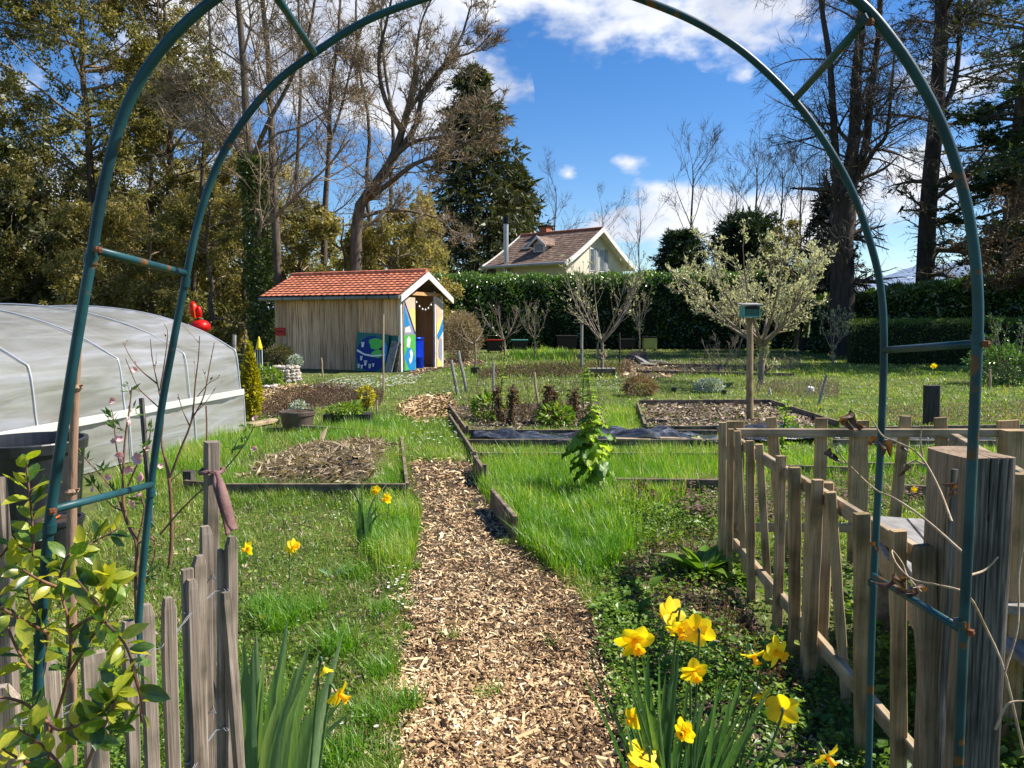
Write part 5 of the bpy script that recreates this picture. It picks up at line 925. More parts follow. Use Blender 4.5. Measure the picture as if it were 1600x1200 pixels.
# ================================================================ polytunnel
def polymat():
    m, t = newmat('tunnel_film'); L = t.links.new
    tc = N(t, 'ShaderNodeTexCoord'); mp = N(t, 'ShaderNodeMapping'); mp.inputs['Scale'].default_value = (.9, .32, 2.4); L(tc.outputs['Object'], mp.inputs[0]); n = N(t, 'ShaderNodeTexNoise'); n.inputs['Scale'].default_value = 2.4; n.inputs['Detail'].default_value = 3.5; n.inputs['Distortion'].default_value = .8; L(mp.outputs[0], n.inputs['Vector'])
    c = ramp(t, n.outputs[0], [(.3, (.44,.43,.38)), (.5, (.66,.66,.63)), (.60, (.74,.75,.79)), (.70, (.90,.90,.95))])  # pale bluish streaks paint sheen highlights into the film colour
    d = N(t, 'ShaderNodeBsdfDiffuse'); L(c, d.inputs[0]); tr = N(t, 'ShaderNodeBsdfTranslucent'); L(c, tr.inputs[0]); a = N(t, 'ShaderNodeMixShader'); a.inputs[0].default_value = .62; L(d.outputs[0], a.inputs[1]); L(tr.outputs[0], a.inputs[2])
    tp_ = N(t, 'ShaderNodeBsdfTransparent'); b = N(t, 'ShaderNodeMixShader'); b.inputs[0].default_value = .32; L(a.outputs[0], b.inputs[1]); L(tp_.outputs[0], b.inputs[2])
    gl = N(t, 'ShaderNodeBsdfGlossy'); gl.inputs['Roughness'].default_value = .16; bm = N(t, 'ShaderNodeBump'); bm.inputs['Strength'].default_value = .6; bm.inputs['Distance'].default_value = .05; L(n.outputs[0], bm.inputs['Height']); L(bm.outputs[0], gl.inputs['Normal']); L(bm.outputs[0], d.inputs['Normal'])
    fr = N(t, 'ShaderNodeFresnel'); fr.inputs[0].default_value = 1.5; L(bm.outputs[0], fr.inputs['Normal']); e = N(t, 'ShaderNodeMixShader'); k = N(t, 'ShaderNodeMath', operation='MULTIPLY_ADD'); L(fr.outputs[0], k.inputs[0]); k.inputs[1].default_value = .55; k.inputs[2].default_value = .02; L(k.outputs[0], e.inputs[0]); L(b.outputs[0], e.inputs[1]); L(gl.outputs[0], e.inputs[2])
    o = N(t, 'ShaderNodeOutputMaterial'); L(e.outputs[0], o.inputs[0]); return m
M_['poly'] = polymat(); M_['hoop'] = flat('pale_hoop', (.56,.58,.62), .4, 0); M_['rail'] = flat('white_rail', (.72,.72,.68), .5)
C = G(384, 671); ax = nrm(np.array([183/F, 1, 0])); side = np.array([-ax[1], ax[0], 0])     # side points left, across the tunnel
zs = 1.07; WD = 5.0; LT = 8.6
def prof(t):   # 0 at the near right foot, 1 at the far foot; returns (across, height)
    pts = np.array([(0, 0, 0), (.02, .48, 0), (.06, .55, 0), (.10, zs-.08, 0), (.20, zs+.03, 0), (.7, 1.35, 0), (1.5, 1.56, 0), (2.5, 1.64, 0), (3.5, 1.56, 0), (4.3, 1.35, 0), (4.8, zs+.03, 0), (4.9, zs-.08, 0), (4.94, .55, 0), (5, 0, 0)])
    return crom(pts, t)
tn = root('polytunnel', 'long translucent white plastic polytunnel greenhouse at the left', 'greenhouse', C-ax*LT/2+side*WD/2)
g = np.random.default_rng(61); K = 60; pr = prof(K); nl = 120; s = np.linspace(0, LT, nl); V = np.empty((nl, K, 3)); arc = np.linspace(0, 1, K)
sag = -.045*np.abs(np.sin(np.pi*s/1.18))**.8
for i in range(nl):
    o_ = C-ax*s[i]; wr_ = .010*np.sin(7*s[i]+18*arc)+.006*np.sin(23*s[i]-31*arc+3*np.sin(4*s[i]))
    c_ = np.array([WD/2, .2]); v = pr[:, :2]-c_; l = np.linalg.norm(v, axis=1, keepdims=True); q = c_+v*(1+(sag[i]+wr_)[:, None]/l); q[:, 1] = np.maximum(q[:, 1], 0)
    V[i] = o_+side*q[:, :1]+np.array([0, 0, 1])*q[:, 1:2]
i = np.arange(nl-1)[:, None]*K+np.arange(K-1)[None]; m = MB(); m.add(V.reshape(-1, 3), np.stack([i, i+1, i+1+K, i+K], -1).reshape(-1, 4)); m.build('film', M_['poly'], tn, smooth=True)
e = np.array([C+ax*.005+side*p[0]+[0, 0, p[1]] for p in pr]); ce = C+side*WD/2+ax*.01; m = MB(); m.add(np.vstack([e, [ce+[0, 0, .01]]]), [[K, j, j+1] for j in range(K-1)]); m.build('end_film', M_['poly'], tn)
for k in range(8):
    m = MB(); o_ = C-ax*(k*1.18+.01); q = np.array([o_+side*(WD/2+(p[0]-WD/2)*1.002)+[0, 0, p[1]*1.003] for p in pr]); tubes(m, q, .0085, 8); m.build('hoop', M_['hoop'], tn, smooth=True)
m = MB(); beam(m, C+side*.035+[0, 0, .505]-side*.025, C-ax*LT+side*.035+[0, 0, .505]-side*.025, .010, .075); m.build('side_rail', M_['rail'], tn)
for hh_, ss_ in ((1.30, 1.05), (1.12, .52)): m = MB(); beam(m, C+side*ss_+[0, 0, hh_-.03], C-ax*LT+side*ss_+[0, 0, hh_-.03], .02, .02); m.build('purlin_wire', M_['hoop'], tn)
m = MB(); beam(m, C+side*.20+[0, 0, zs-.10], C-ax*LT+side*.20+[0, 0, zs-.10], .03, .03); m.build('shoulder_rail', M_['hoop'], tn)
m = MB(); beam(m, C+side*2.5+[0, 0, 1.56], C-ax*LT+side*2.5+[0, 0, 1.56], .03, .03); m.build('ridge_pole', M_['hoop'], tn)
for k in range(5):
    m = MB(); p = C-ax*(1+k*1.5)+side*2.0; boxm(m, p+[-.6, -.5, .02], p+[.6, .5, .25]); m.build('planting_bench', M_['bedwood'], tn)

# ================================================================ garden things
def pole(name, label, cat, a, b, r, r2=None, mat='bamboo', group=None, part='shaft', sides=8, sq=False):
    rt = root(name, label, cat, a, group); m = MB()
    if sq: beam(m, a, b, r*2, r*2, (0, 1, 0))
    else: stick(m, a, b, r, r2, sides, wob=.004)
    m.build(part, M_[mat], rt); return rt
def gp(x, y, xt, yt, lean=0):
    a = G(x, y); return a-[0, 0, .05], P(xt, yt, a[1]+lean)
for lab, (x, y, xt, yt), r, mt in [('tall tan cane standing in front of the shed side',(599,617,599,491),.022,'bamboo'),('short tan stake left of the dry mint bed',(505,588,502,559),.022,'bamboo'),('leaning grey stake, left one of the crossed pair by the path',(716,616,705,563),.04,'greyplank'),('leaning grey stake, right one of the pair by the path',(730,612,716,548),.04,'greyplank'),('thin grey stake at the left side of the kale bed',(770,655,771,566),.02,'greyplank'),('pale square stake in the middle of the kale bed',(845,660,835,582),.022,'bamboo'),('tall cane beside the slim bare tree near the yellow hive',(1000,552,999,475),.03,'bamboo'),('leaning grey stake in the grass beyond the enclosure',(1278,633,1292,586),.03,'greyplank'),('thin white stick in the far grass at right',(1206,618,1202,606),.02,'mwhite'),('dark stake at the left bed near the yellow shrub',(589,650,589,625),.02,'bamboo'),('grey stake beside the tunnel corner',(366,600,366,523),.06,'greyplank'),('thin stake right of the wide fruit tree',(969,575,968,520),.03,'darkpost'),('thin stake below the wide fruit tree, left of its trunk',(935,580,934,535),.035,'fruitbark'),('thin stake leaning in the shade right of the blossom tree',(1252,560,1243,545),.02,'greyplank'),('small stake before the clipped hedge at right',(1548,608,1547,577),.03,'bamboo')]:
    a, b = gp(x, y, xt, yt); pole('garden_stake', lab, 'stake', a, b, r*.8, mat=mt, group='stakes standing about the garden')
a, b = gp(909, 575, 909, 500); tk = pole('wooden_post', 'grey post with a short crossbar left of the wide fruit tree', 'post', a, b, .045, mat='greyplank'); m = MB(); beam(m, b+[-.22, 0, .0], b+[.14, 0, .0], .07, .04); m.build('crossbar', M_['greyplank'], tk)
a, b = gp(1455, 664, 1456, 602); pole('charred_post', 'short thick black post standing beyond the picket enclosure', 'post', a, b, .085, mat='darkpost', sq=True)
# bird table
a = G(1172, 657); b = P(1171, 497, a[1]); bt = root('bird_table', 'green roofed bird house on a tall grey post in the mulch bed', 'bird house', a); m = MB(); stick(m, a-[0, 0, .05], b, .052, .045, 12, wob=.004); m.build('post', M_['picket'], bt)
s = .115; m = MB(); boxm(m, b+[-s, -s, .01], b+[s, s, .03]); m.build('floor', M_['greenbox'] if 'greenbox' in M_ else M_['teal'], bt)
M_['greenbox'] = flat('green_painted_box', (.05,.13,.10), .6); m = MB(); boxm(m, b+[-s*.9, -s*.9, .031], b+[s*.9, s*.9, .125]); m.build('box', M_['greenbox'], bt); m = MB(); boxm(m, b+[-s*.8, -s*.93, .128], b+[s*.8, s*.9, .17]); m.build('opening', M_['black'], bt)
m = MB(); prism(m, [b+[-s*1.3, -s*1.25, .172], b+[s*1.3, -s*1.25, .172], b+[s*1.3, s*1.25, .20], b+[-s*1.3, s*1.25, .20]], (0, 0, .02)); m.build('roof', M_['greyplank'], bt)
for sx in (-1, 1): m = MB(); boxm(m, b+[sx*s*.96-.008, -s*.98, .02], b+[sx*s*.96+.008, s*.9, .171]); m.build('side_frame', M_['teal'], bt)
# pots
def pot(name, label, c, r, h, mat, soil=True, lip=.05, cat='plant pot', thick=.02, fill=.9):
    rt = root(name, label, cat, c); m = MB(); lathe(m, c, [(.001, 0), (r*.78, 0), (r*.80, .01), (r*.95, h-lip), (r*1.0, h-lip), (r*1.02, h-.006), (r*1.01, h), (r-thick, h), (r-thick-.01, h-lip), (r*.80, h*.3)], 40); m.build('pot_body', M_[mat], rt, smooth=False)
    if soil: m = MB(); lathe(m, c, [(r*.93, h*fill), (r*.5, h*fill+.02), (.001, h*fill+.02)], 20, noise=.004); m.build('potting_soil', M_['soil'], rt)
    return rt
M_['brownpot'] = surf('brown_plastic', [(.3, (.07,.05,.04)), (.7, (.13,.095,.08))], (5, 5, 5), .5, .1); M_['blackpot'] = surf('black_pot_plastic', [(.3, (.012,.013,.016)), (.7, (.03,.032,.038))], (5, 5, 12), .35, .1, spec=.5)
c = G(465, 670); pot('planter', 'round brown planter with a small plant by the left beds', c, .235, .24, 'brownpot')
bush('potted_plant', 'small grey green herb growing in the round brown planter', 'plant', 467, 660, 630, 20, 160, 'silver', 150, .05, twig=False, zoff=.2)
c = G(545, 665); tr = root('trough', 'dark rectangular trough overflowing with greens behind the tall grass', 'planter', c); m = MB(); boxm(m, c+[-.32, -.14, 0], c+[.32, .14, .17]); m.build('trough_body', M_['blackpot'], tr); bush('trough_greens', 'leafy greens growing in the dark trough', 'plant', 540, 665, 632, 50, 900, 'weed', 151, .05, twig=False, zoff=.15)
c = G(50, 838); pot('tree_pot', 'big black tree pot at the left edge beside the tunnel', c, .355, .66, 'blackpot', lip=.07, fill=.8)
c = G(92, 868); pot('tree_pot', 'small black pot with an orange label in front of the big one', c, .15, .24, 'blackpot', lip=.03)
m = MB(); q = c+[.0, .0, .22]; beam(m, q+[-.03, -.05, .0], q+[.03, -.04, .035], .06, .008); tag(m.build('plant_label', M_['orange'], loc=q), 'orange plastic label stuck in the small black pot', 'label')
# bench
c = G(938, 588); bn = root('low_bench', 'small slatted bench of grey boards before the wide fruit tree', 'bench', c)
for i in range(6): m = MB(); x = c[0]-.30+i*.125; beam(m, [x, c[1]-.2, .20], [x+.03, c[1]+.2, .20], .10, .025); m.build('slat', M_['greyplank'], bn)
for yy in (-.17, .17): m = MB(); boxm(m, c+[-.34, yy-.02, .10], c+[.36, yy+.02, .185]); m.build('side_board', M_['bedwood'], bn)
for sx in (-.32, .33):
    for yy in (-.16, .16): m = MB(); boxm(m, c+[sx-.03, yy-.03, 0], c+[sx+.03, yy+.03, .10]); m.build('leg', M_['bedwood'], bn)
# hives
def hive(label, x, y, w_, h, col, top, zt=0):
    c = G(x, y); r = root('beehive', label, 'beehive', c, 'hives in the shade of the back hedge'); W2 = w_*c[1]/F/2; hh = h*c[1]/F; n = 3
    for i in range(n): m = MB(); boxm(m, c+[-W2, -W2*.8, .08+hh*.85*i/n+.005], c+[W2, W2*.8, .08+hh*.85*(i+1)/n]); m.build('hive_box', M_[col], r)
    m = MB(); boxm(m, c+[-W2*1.1, -W2*.9, .09+hh*.86], c+[W2*1.1, W2*.9, .12+hh*.9]); m.build('lid', M_[top], r)
    for sx in (-1, 1): m = MB(); boxm(m, c+[sx*W2*.8-.03, -W2*.7, 0], c+[sx*W2*.8+.03, W2*.7, .08]); m.build('foot', M_['bedwood'], r)
    m = MB(); boxm(m, c+[-W2*.6, -W2*.83, .12], c+[W2*.6, -W2*.8-.002, .14]); m.build('entrance', M_['black'], r); return r, c, W2, hh
M_['darkbox'] = flat('dark_hive_wood', (.05,.042,.036), .8); M_['hyellow'] = flat('yellow_hive_paint', (.62,.55,.14), .6)
hive('low dark hive with a red strip, beside the clipped bush', 773, 551, 24, 18, 'darkbox', 'redsign'); hive('low dark hive with a green strip, right of the red striped one', 812, 549, 24, 16, 'darkbox', 'teal'); hive('pale yellow hive at the foot of the back hedge', 1015, 548, 20, 20, 'hyellow', 'darkbox')
hive('dark covered hive in the hedge shade behind the wide fruit tree', 885, 546, 30, 20, 'darkbox', 'darkbox'); hive('dark box in the hedge shade between fruit trees and yellow hive', 980, 546, 20, 14, 'darkbox', 'darkbox'); hive('dark box below the right end of the back hedge', 1264, 550, 26, 20, 'darkbox', 'darkbox')
# stones
def stones(name, label, cat, x, y, rpx, hpx, n, seedv):
    g = np.random.default_rng(seedv); c = G(x, y); r = root(name, label, cat, c); R_ = rpx*c[1]/F; Hh = hpx*c[1]/F; rows = max(1, int(Hh/.075)); mat = M_['stone']
    for j in range(rows):
        per = max(4, n//rows)
        for i in range(per):
            a = i*6.283/per+j*.4+g.uniform(-.1, .1); rr = R_*(1-.25*j/rows); s = np.array([g.uniform(.05, .085), g.uniform(.05, .08), .04]); p = c+[rr*math.cos(a), rr*math.sin(a), .035+j*.075]
            m = MB(); th = np.arange(7)*6.283/7
            V = [p+np.array([math.cos(t)*s[0]*k, math.sin(t)*s[1]*k, z*s[2]])*1+g.normal(0, .007, 3) for k, z in ((.6, -1), (1, -.4), (1, .4), (.6, 1)) for t in th]; F_ = [[q*7+w_, q*7+(w_+1) % 7, (q+1)*7+(w_+1) % 7, (q+1)*7+w_] for q in range(3) for w_ in range(7)]
            m.add(V, F_); m.F.append(np.array([[m.n-7+w_ for w_ in range(7)]])); m.T.append(np.array([.5])); m.I.append(np.array([0])); m.build('stone', mat, r)
M_['stone'] = surf('pale_stone', [(.3, (.26,.22,.18)), (.7, (.55,.50,.42))], (9, 9, 9), .85, .5, rnd=.4)
stones('stone_spiral', 'round dry stone herb spiral at the left corner of the shed', 'stone planter', 447, 596, 21, 28, 84, 1); stones('stone_ring', 'low ring of stones on the ground before the herb spiral', 'stones', 414, 606, 16, 4, 16, 2)
# red ornament behind the tunnel
c = G(310, 640); Yr = c[1]+2.5; c = np.array([P(310, 508, Yr)[0], Yr, 0]); ro = root('red_ornament', 'bright red plastic ornament with upright ears behind the tunnel', 'ornament', c); top = P(313, 503, Yr)
m = MB(); lathe(m, np.array([top[0], Yr, top[2]-.20]), [(.001, 0), (.13, .01), (.19, .07), (.185, .15), (.12, .22), (.001, .25)], 20); m.build('body', M_['red'], ro, smooth=True)
for k, (x0, y0, x1, y1, w_) in enumerate([(306,497,300,471,.085),(312,496,310,478,.055)]):
    a, b = P(x0, y0, Yr-.03*k), P(x1, y1, Yr-.03*k); m = MB(); t = np.linspace(0, 1, 7); tubes(m, a*(1-t[:, None])+b*t[:, None], w_*np.sin(np.pi*(t*.86+.1))**.6, 12, cap=True); m.build('ear', M_['red'], ro, smooth=True)
a, b = P(305, 497, Yr-.10), P(302, 475, Yr-.10); m = MB(); stick(m, a, b, .012, sides=5); m.build('stripe', M_['orange'], ro)
m = MB(); stick(m, c, [c[0], Yr, top[2]-.15], .03, sides=8); m.build('stand', M_['darkpost'], ro)
M_['yellow'] = flat('yellow_paint', (.85,.62,.03), .5)
c = G(405, 600); q = P(405, 546, c[1]); yg = root('yellow_cone', 'small yellow pointed cone on a white frame by the golden conifer', 'marker', c); m = MB(); lathe(m, q, [(.07, 0), (.075, .04), (.02, .26), (.001, .30)], 12); m.build('cone', M_['yellow'], yg, smooth=False)
for dx in (-.07, -.02, .03, .08): m = MB(); stick(m, [c[0]+dx, c[1], 0], [c[0]+dx, c[1], q[2]], .012, sides=5); m.build('white_bar', M_['white'], yg)
# small litter in the grass
for lab, x, y, s, mt in [('small dark pot lying in the far grass right of the bench',1053,612,.06,'blackpot'),('small dark blue pot in the grass near the bird table',1131,616,.06,'blackpot'),('dark bundle lying on the grass left of the kale bed',742,584,.13,'blackpot')]:
    c = G(x, y); r = root('garden_litter', lab, 'pot', c, 'small dark things lying in the far grass'); m = MB(); lathe(m, c, [(.001, 0), (s*.8, 0), (s, s*1.3), (s*.85, s*1.3), (s*.7, .02)], 12); m.build('vessel', M_[mt], r)
c = G(1266, 615); m = MB(); lathe(m, c, [(.04, 0), (.07, .05), (.06, .12), (.02, .15)], 9, noise=.008); tag(m.build('plastic_bag', M_['mwhite'], loc=c), 'crumpled white bag in the grass beyond the enclosure', 'bag')
# ================================================================ rose arch
def archmat():
    m, t = newmat('teal_enamel'); L = t.links.new; tc = N(t, 'ShaderNodeTexCoord')
    def nz(sc, de=4): n = N(t, 'ShaderNodeTexNoise'); n.inputs['Scale'].default_value = sc; n.inputs['Detail'].default_value = de; L(tc.outputs['Object'], n.inputs['Vector']); return n.outputs[0]
    a = ramp(t, nz(9, 9), [(.35, (.006,.034,.044)), (.58, (.014,.070,.082)), (.78, (.035,.085,.09))]); b = ramp(t, nz(38, 8), [(.0, (.05,.022,.008)), (1, (.22,.10,.03))]); f = ramp(t, nz(22, 9), [(.635, (0,0,0)), (.68, (1,1,1))])
    mx = N(t, 'ShaderNodeMix', data_type='RGBA'); L(f, mx.inputs[0]); L(a, mx.inputs[6]); L(b, mx.inputs[7])
    p = N(t, 'ShaderNodeBsdfPrincipled'); L(mx.outputs[2], p.inputs['Base Color']); p.inputs['Roughness'].default_value = .42; p.inputs['Specular IOR Level'].default_value = .28
    bm = N(t, 'ShaderNodeBump'); bm.inputs['Strength'].default_value = .15; bm.inputs['Distance'].default_value = .002; L(nz(90, 3), bm.inputs['Height']); L(bm.outputs[0], p.inputs['Normal'])
    o = N(t, 'ShaderNodeOutputMaterial'); L(p.outputs[0], o.inputs[0]); return m
M_['teal_tube'] = archmat(); M_['rust'] = surf('rust', [(.3, (.06,.02,.01)), (.7, (.28,.10,.04))], (90, 90, 90), .9, .5)
YN, YR = 1.08, 1.40
near = [(38,1420),(54,1200),(62,1020),(76,830),(97,680),(119,540),(143,400),(160,300),(186,200),(222,120),(276,50),(345,-8),(440,-62),(560,-104),(700,-128),(850,-135),(1000,-122),(1140,-92),(1250,-48),(1338,0),(1400,70),(1447,145),(1482,222),(1508,310),(1522,390),(1528,470),(1527,540),(1520,700),(1512,860),(1504,1020),(1497,1200),(1490,1420)]
rear = [(196,1420),(203,1200),(218,950),(236,760),(252,640),(270,540),(292,427),(310,345),(338,262),(378,192),(430,130),(490,84),(565,36),(650,2),(740,-24),(840,-34),(940,-20),(1010,2),(1090,36),(1165,84),(1240,156),(1290,224),(1332,300),(1360,380),(1376,450),(1381,540),(1376,700),(1367,860),(1361,1020),(1357,1200),(1352,1420)]
ar = root('rose_arch', 'tall teal painted tubular metal garden arch framing the view', 'garden arch', (0, 1.24, 0))
for pts, Yq, r_ in ((near, YN, .0072), (rear, YR, .0065)):
    q = crom([P(x, y, Yq) for x, y in pts], 170); q = q[q[:, 2] > -.1]; m = MB(); tubes(m, q, r_, 14, cap=True); m.build('hoop', M_['teal_tube'], ar, smooth=True)
def rung(a, b): 
    A, B = P(a[0], a[1], YN), P(b[0], b[1], YR); d = nrm(B-A); m = MB(); tubes(m, [A+d*.006, A*.6+B*.4, B-d*.006], .0060, 12, cap=True); m.build('rung', M_['teal_tube'], ar, smooth=True)
    m = MB(); lathe(m, A+[.007, -.008, -.0], [(.0001, .005), (.005, .004), (.006, 0), (.005, -.004), (.0001, -.005)], 8); m.build('bolt', M_['rust'], ar)
for a, b in [((150,391),(290,427)),((80,797),(238,757)),((410,-38),(492,84)),((1347,38),(1241,156)),((1527,537),(1381,547)),((1504,985),(1362,898)),((850,-135),(840,-34)),((58,1300),(205,1240)),((1494,1330),(1356,1220))]: rung(a, b)
for (x, y, Yq, x2, y2) in [(143,398,YN,141,412),(291,434,YR,289,448),(78,818,YN,77,832),(1345,26,YN,1352,38),(1527,522,YN,1527,535),(1500,968,YN,1500,978),(236,765,YR,235,775),(1363,905,YR,1363,915)]:
    m = MB(); tubes(m, [P(x, y, Yq), P(x2, y2, Yq)], .0090 if Yq == YN else .0082, 14, cap=True); m.build('tube_joint', M_['teal_tube'], ar, smooth=False)

# ================================================================ left paling fence
def picket_mb(top, foot, w_, t, yaw, style='chamfer', seedv=0, zup=.0):
    """a riven pale: outline with rough edges, extruded; yaw turns its face"""
    g = np.random.default_rng(seedv); top = np.asarray(top, float); foot = np.asarray(foot, float); ax_ = nrm(top-foot); X = np.array([math.cos(yaw), math.sin(yaw), 0]); X = nrm(X-ax_*(X@ax_)); Z = np.cross(X, ax_); L = np.linalg.norm(top-foot); K = 9; m = MB()
    s = np.linspace(0, 1, K); s[-1] = 1-.022/L*(1 if style != 'flat' else 0); wl = w_/2*(1+g.normal(0, .045, K)); wr = w_/2*(1+g.normal(0, .045, K)); bow = np.cumsum(g.normal(0, .0014, K)); th = t/2*(1+g.normal(0, .05, K)); c = min(w_, t)*.10
    R_ = []
    for i in range(K):
        o_ = foot+ax_*L*s[i]+Z*bow[i]; R_ += [o_-X*(wl[i]-c)-Z*th[i], o_+X*(wr[i]-c)-Z*th[i], o_+X*wr[i]-Z*(th[i]-c), o_+X*wr[i]+Z*(th[i]-c), o_+X*(wr[i]-c)+Z*th[i], o_-X*(wl[i]-c)+Z*th[i], o_-X*wl[i]+Z*(th[i]-c), o_-X*wl[i]-Z*(th[i]-c)]
    if style != 'flat':
        o_ = top+Z*bow[-1]; a = .42 if style == 'chamfer' else .30; sh = g.uniform(-.12, .12)*w_
        dz = -.006 if style == 'chamfer' else 0
        R_ += [o_-X*w_*a+X*sh-Z*th[-1]*.8, o_+X*w_*a*.8+X*sh-Z*th[-1]*.8, o_+X*w_*a*.85+X*sh-Z*th[-1]*.5+ax_*dz, o_+X*w_*a*.85+X*sh+Z*th[-1]*.5+ax_*dz, o_+X*w_*a*.8+X*sh+Z*th[-1]*.8, o_-X*w_*a+X*sh+Z*th[-1]*.8, o_-X*w_*a+X*sh+Z*th[-1]*.6, o_-X*w_*a+X*sh-Z*th[-1]*.6]; K += 1
    F_ = [[i*8+j, i*8+(j+1) % 8, (i+1)*8+(j+1) % 8, (i+1)*8+j] for i in range(K-1) for j in range(8)]; n0 = m.n; m.add(R_, F_)
    m.F.append(np.array([[n0+(K-1)*8+j for j in range(8)]])); m.T.append(np.array([.5])); m.I.append(np.array([0])); return m
pf = root('paling_fence', 'weathered grey chestnut paling fence wired together at lower left', 'fence', (-.85, 1.5, 0))
ZT = .95
# (top x, top y, width px, foot x, style, top height)
PF = [(331,690,26,322,'flat',1.12),(322,822,22,318,'chamfer',.93),(361,838,21,352,'point',.93),(345,858,14,338,'chamfer',.90),(311,868,25,307,'point',.92),(293,889,22,292,'flat',.90),(298,905,20,308,'chamfer',.88),(261,932,26,266,'point',.90),(229,945,26,238,'point',.90),(197,968,24,206,'chamfer',.90),(155,1020,22,160,'flat',.87),(137,1014,26,140,'chamfer',.90),(80,1034,31,92,'point',.90),(352,925,20,384,'point',.86)]
wires = []
for i, (x, y, w_, xf, st, zt) in enumerate(PF):
    Y_ = (H-zt)*1200/(y-500)*.99; top = P(x, y, Y_); wm = w_*Y_/F; foot = np.array([P(xf, 1200, Y_)[0], Y_, -.05]) if i != 13 else np.array([P(384, 1200, Y_)[0]+.01, Y_-.02, .05])
    yaw = [.62, .7, .8, .9, .75, .65, .75, .7, .72, .8, .65, .7, .75, .85][i]; m = picket_mb(top, foot, wm*.80, [.04, .018, .018, .016, .02, .016, .018, .02, .02, .018, .016, .018, .02, .02][i], yaw, st, 300+i); m.build('post' if i == 0 else 'pale', M_['greywood'], pf)
    if 0 < i < 13: wires.append((Y_, top[0], foot[0], zt, wm))
m = picket_mb(P(-8, 745, 1.30), np.array([P(22, 1200, 1.30)[0], 1.30, -.05]), .034, .03, .25, 'flat', 333); m.build('post', M_['greywood'], pf)
m = picket_mb(P(-4, 1075, 1.15), np.array([P(10, 1200, 1.15)[0], 1.15, -.05]), .05, .02, .25, 'point', 334); m.build('pale', M_['greywood'], pf)
M_['wire'] = flat('galvanised_wire', (.35,.36,.40), .35, .8)
wires.sort(key=lambda w: -w[0])
for zz in (.80, .45, .12):
    ctr = np.array([[w[1]+(w[2]-w[1])*(1-zz/w[3]), w[0], zz] for w in wires]); 
    ctr = np.vstack([ctr, [ctr[-1]+[-.1, -.08, 0]]]); cs = crom(ctr, 240); n = len(cs); tw = np.arange(n)*.5
    near_ = np.min(np.abs(cs[:, None, 1]-ctr[None, :, 1]), 1); amp = .002+.006*np.exp(-(near_/.02)**2)
    for ph in (0, math.pi):
        q = cs+np.stack([amp*np.sin(tw+ph)*.3, -(.002+.020*np.exp(-(near_/.022)**2))*np.cos((ph == 0)*math.pi), .0022*np.cos(tw+ph)], 1); m = MB(); tubes(m, q, .0011, 5); m.build('wire', M_['wire'], pf)
# ribbon
Yb = (H-1.12)*1200/190*.99-.025; rb = root('fabric_ribbon', 'faded brown fabric ribbon knotted round the taller fence post', 'ribbon', P(331, 735, Yb)); M_['ribbon'] = surf('brown_ribbon', [(.3, (.13,.065,.06)), (.7, (.26,.15,.14))], (30, 30, 30), .85, .3)
c = [(322,738,.008),(330,735,-.004),(342,737,-.006)]; m = MB(); ctr = P(331, 736, Yb+.026); th = np.arange(13)*6.283/12; tubes(m, [ctr+[.030*math.cos(t), .030*math.sin(t), .003*math.sin(3*t)] for t in th], .0065, 6); m.build('knot_loop', M_['ribbon'], rb, smooth=True)
def strip(pts, ws, name, mat, r, Y0, thick=.0012):
    q = crom([P(x, y, Y0+d) for x, y, d in pts], 22); w2 = np.interp(np.linspace(0, 1, 22), np.linspace(0, 1, len(ws)), ws); X = np.stack([np.cos(np.linspace(0, 2.2, 22)*.5), np.sin(np.linspace(0, 2.2, 22)*.9), 0*w2], 1); m = MB(); a = q-X*w2[:, None]; b = q+X*w2[:, None]; mid = q+np.array([0, -.004, 0]); V = np.stack([a, mid, b], 1).reshape(-1, 3); i = np.arange(21)*3; m.add(V, np.concatenate([np.stack([i, i+1, i+4, i+3], 1), np.stack([i+1, i+2, i+5, i+4], 1)])); o = m.build(name, M_[mat], r, smooth=True); md = o.modifiers.new('s', 'SOLIDIFY'); md.thickness = thick
strip([(338,737,0),(345,760,-.01),(353,790,-.02),(360,815,-.015),(366,828,-.01)], [.007, .011, .0125, .0125, .012], 'tail', 'ribbon', rb, Yb); strip([(336,738,.0),(337,755,-.01),(345,785,-.012),(352,812,0),(356,836,.004)], [.005, .008, .008, .007, .007], 'tail', 'ribbon', rb, Yb)

# ================================================================ right picket enclosure
en = root('picket_enclosure', 'small tan picket enclosure leaning unevenly at the right', 'picket fence', (1.7, 3.2, 0), None)
FP = [(1129,660,12,1128,.87),(1142,670,9,1140,.85),(1152,673,11,1164,.85),(1171,688,13,1174,.85),(1186,694,13,1202,.84),(1220,712,15,1214,.84),(1241,730,19,1241,.84),(1279,750,18,1264,.84),(1297,768,16,1322,.83),(1346,802,25,1348,.84),(1404,829,24,1404,.84),(1440,856,20,1452,.84)]
xs_ = []
for i, (x, y, w_, xf, zt) in enumerate(FP):
    Y_ = (H-zt)*1200/(y-500); top = P(x, y, Y_); wm = w_*Y_/F; b_ = G(xf, 500+H*1200/Y_); foot = np.array([P(xf, 500+1.36*1200/Y_, Y_)[0], Y_, .02])
    m = picket_mb(top, foot, wm*.92, .030, [0, .1, -.2, .1, -.25, .15, .05, .1, -.2, .05, .05, .1][i], 'flat', 400+i); m.build('picket', M_['picket'], en); xs_.append((Y_, top[0]))
def railp(pts, w_, t, mat, name='rail'): 
    m = MB(); beam(m, pts[0], pts[1], t, w_); m.build(name, M_[mat], en)
A = P(1140, 680, xs_[0][0]+.02); A[2] = .76; B = P(1450, 500, 2.12); B = np.array([B[0]+.045, 2.12, .76]); A[0] += .035
railp((A, B), .055, .028, 'raily'); A2, B2 = A.copy(), B.copy(); A2[2] = B2[2] = .17; railp((A2, B2), .055, .028, 'raily')
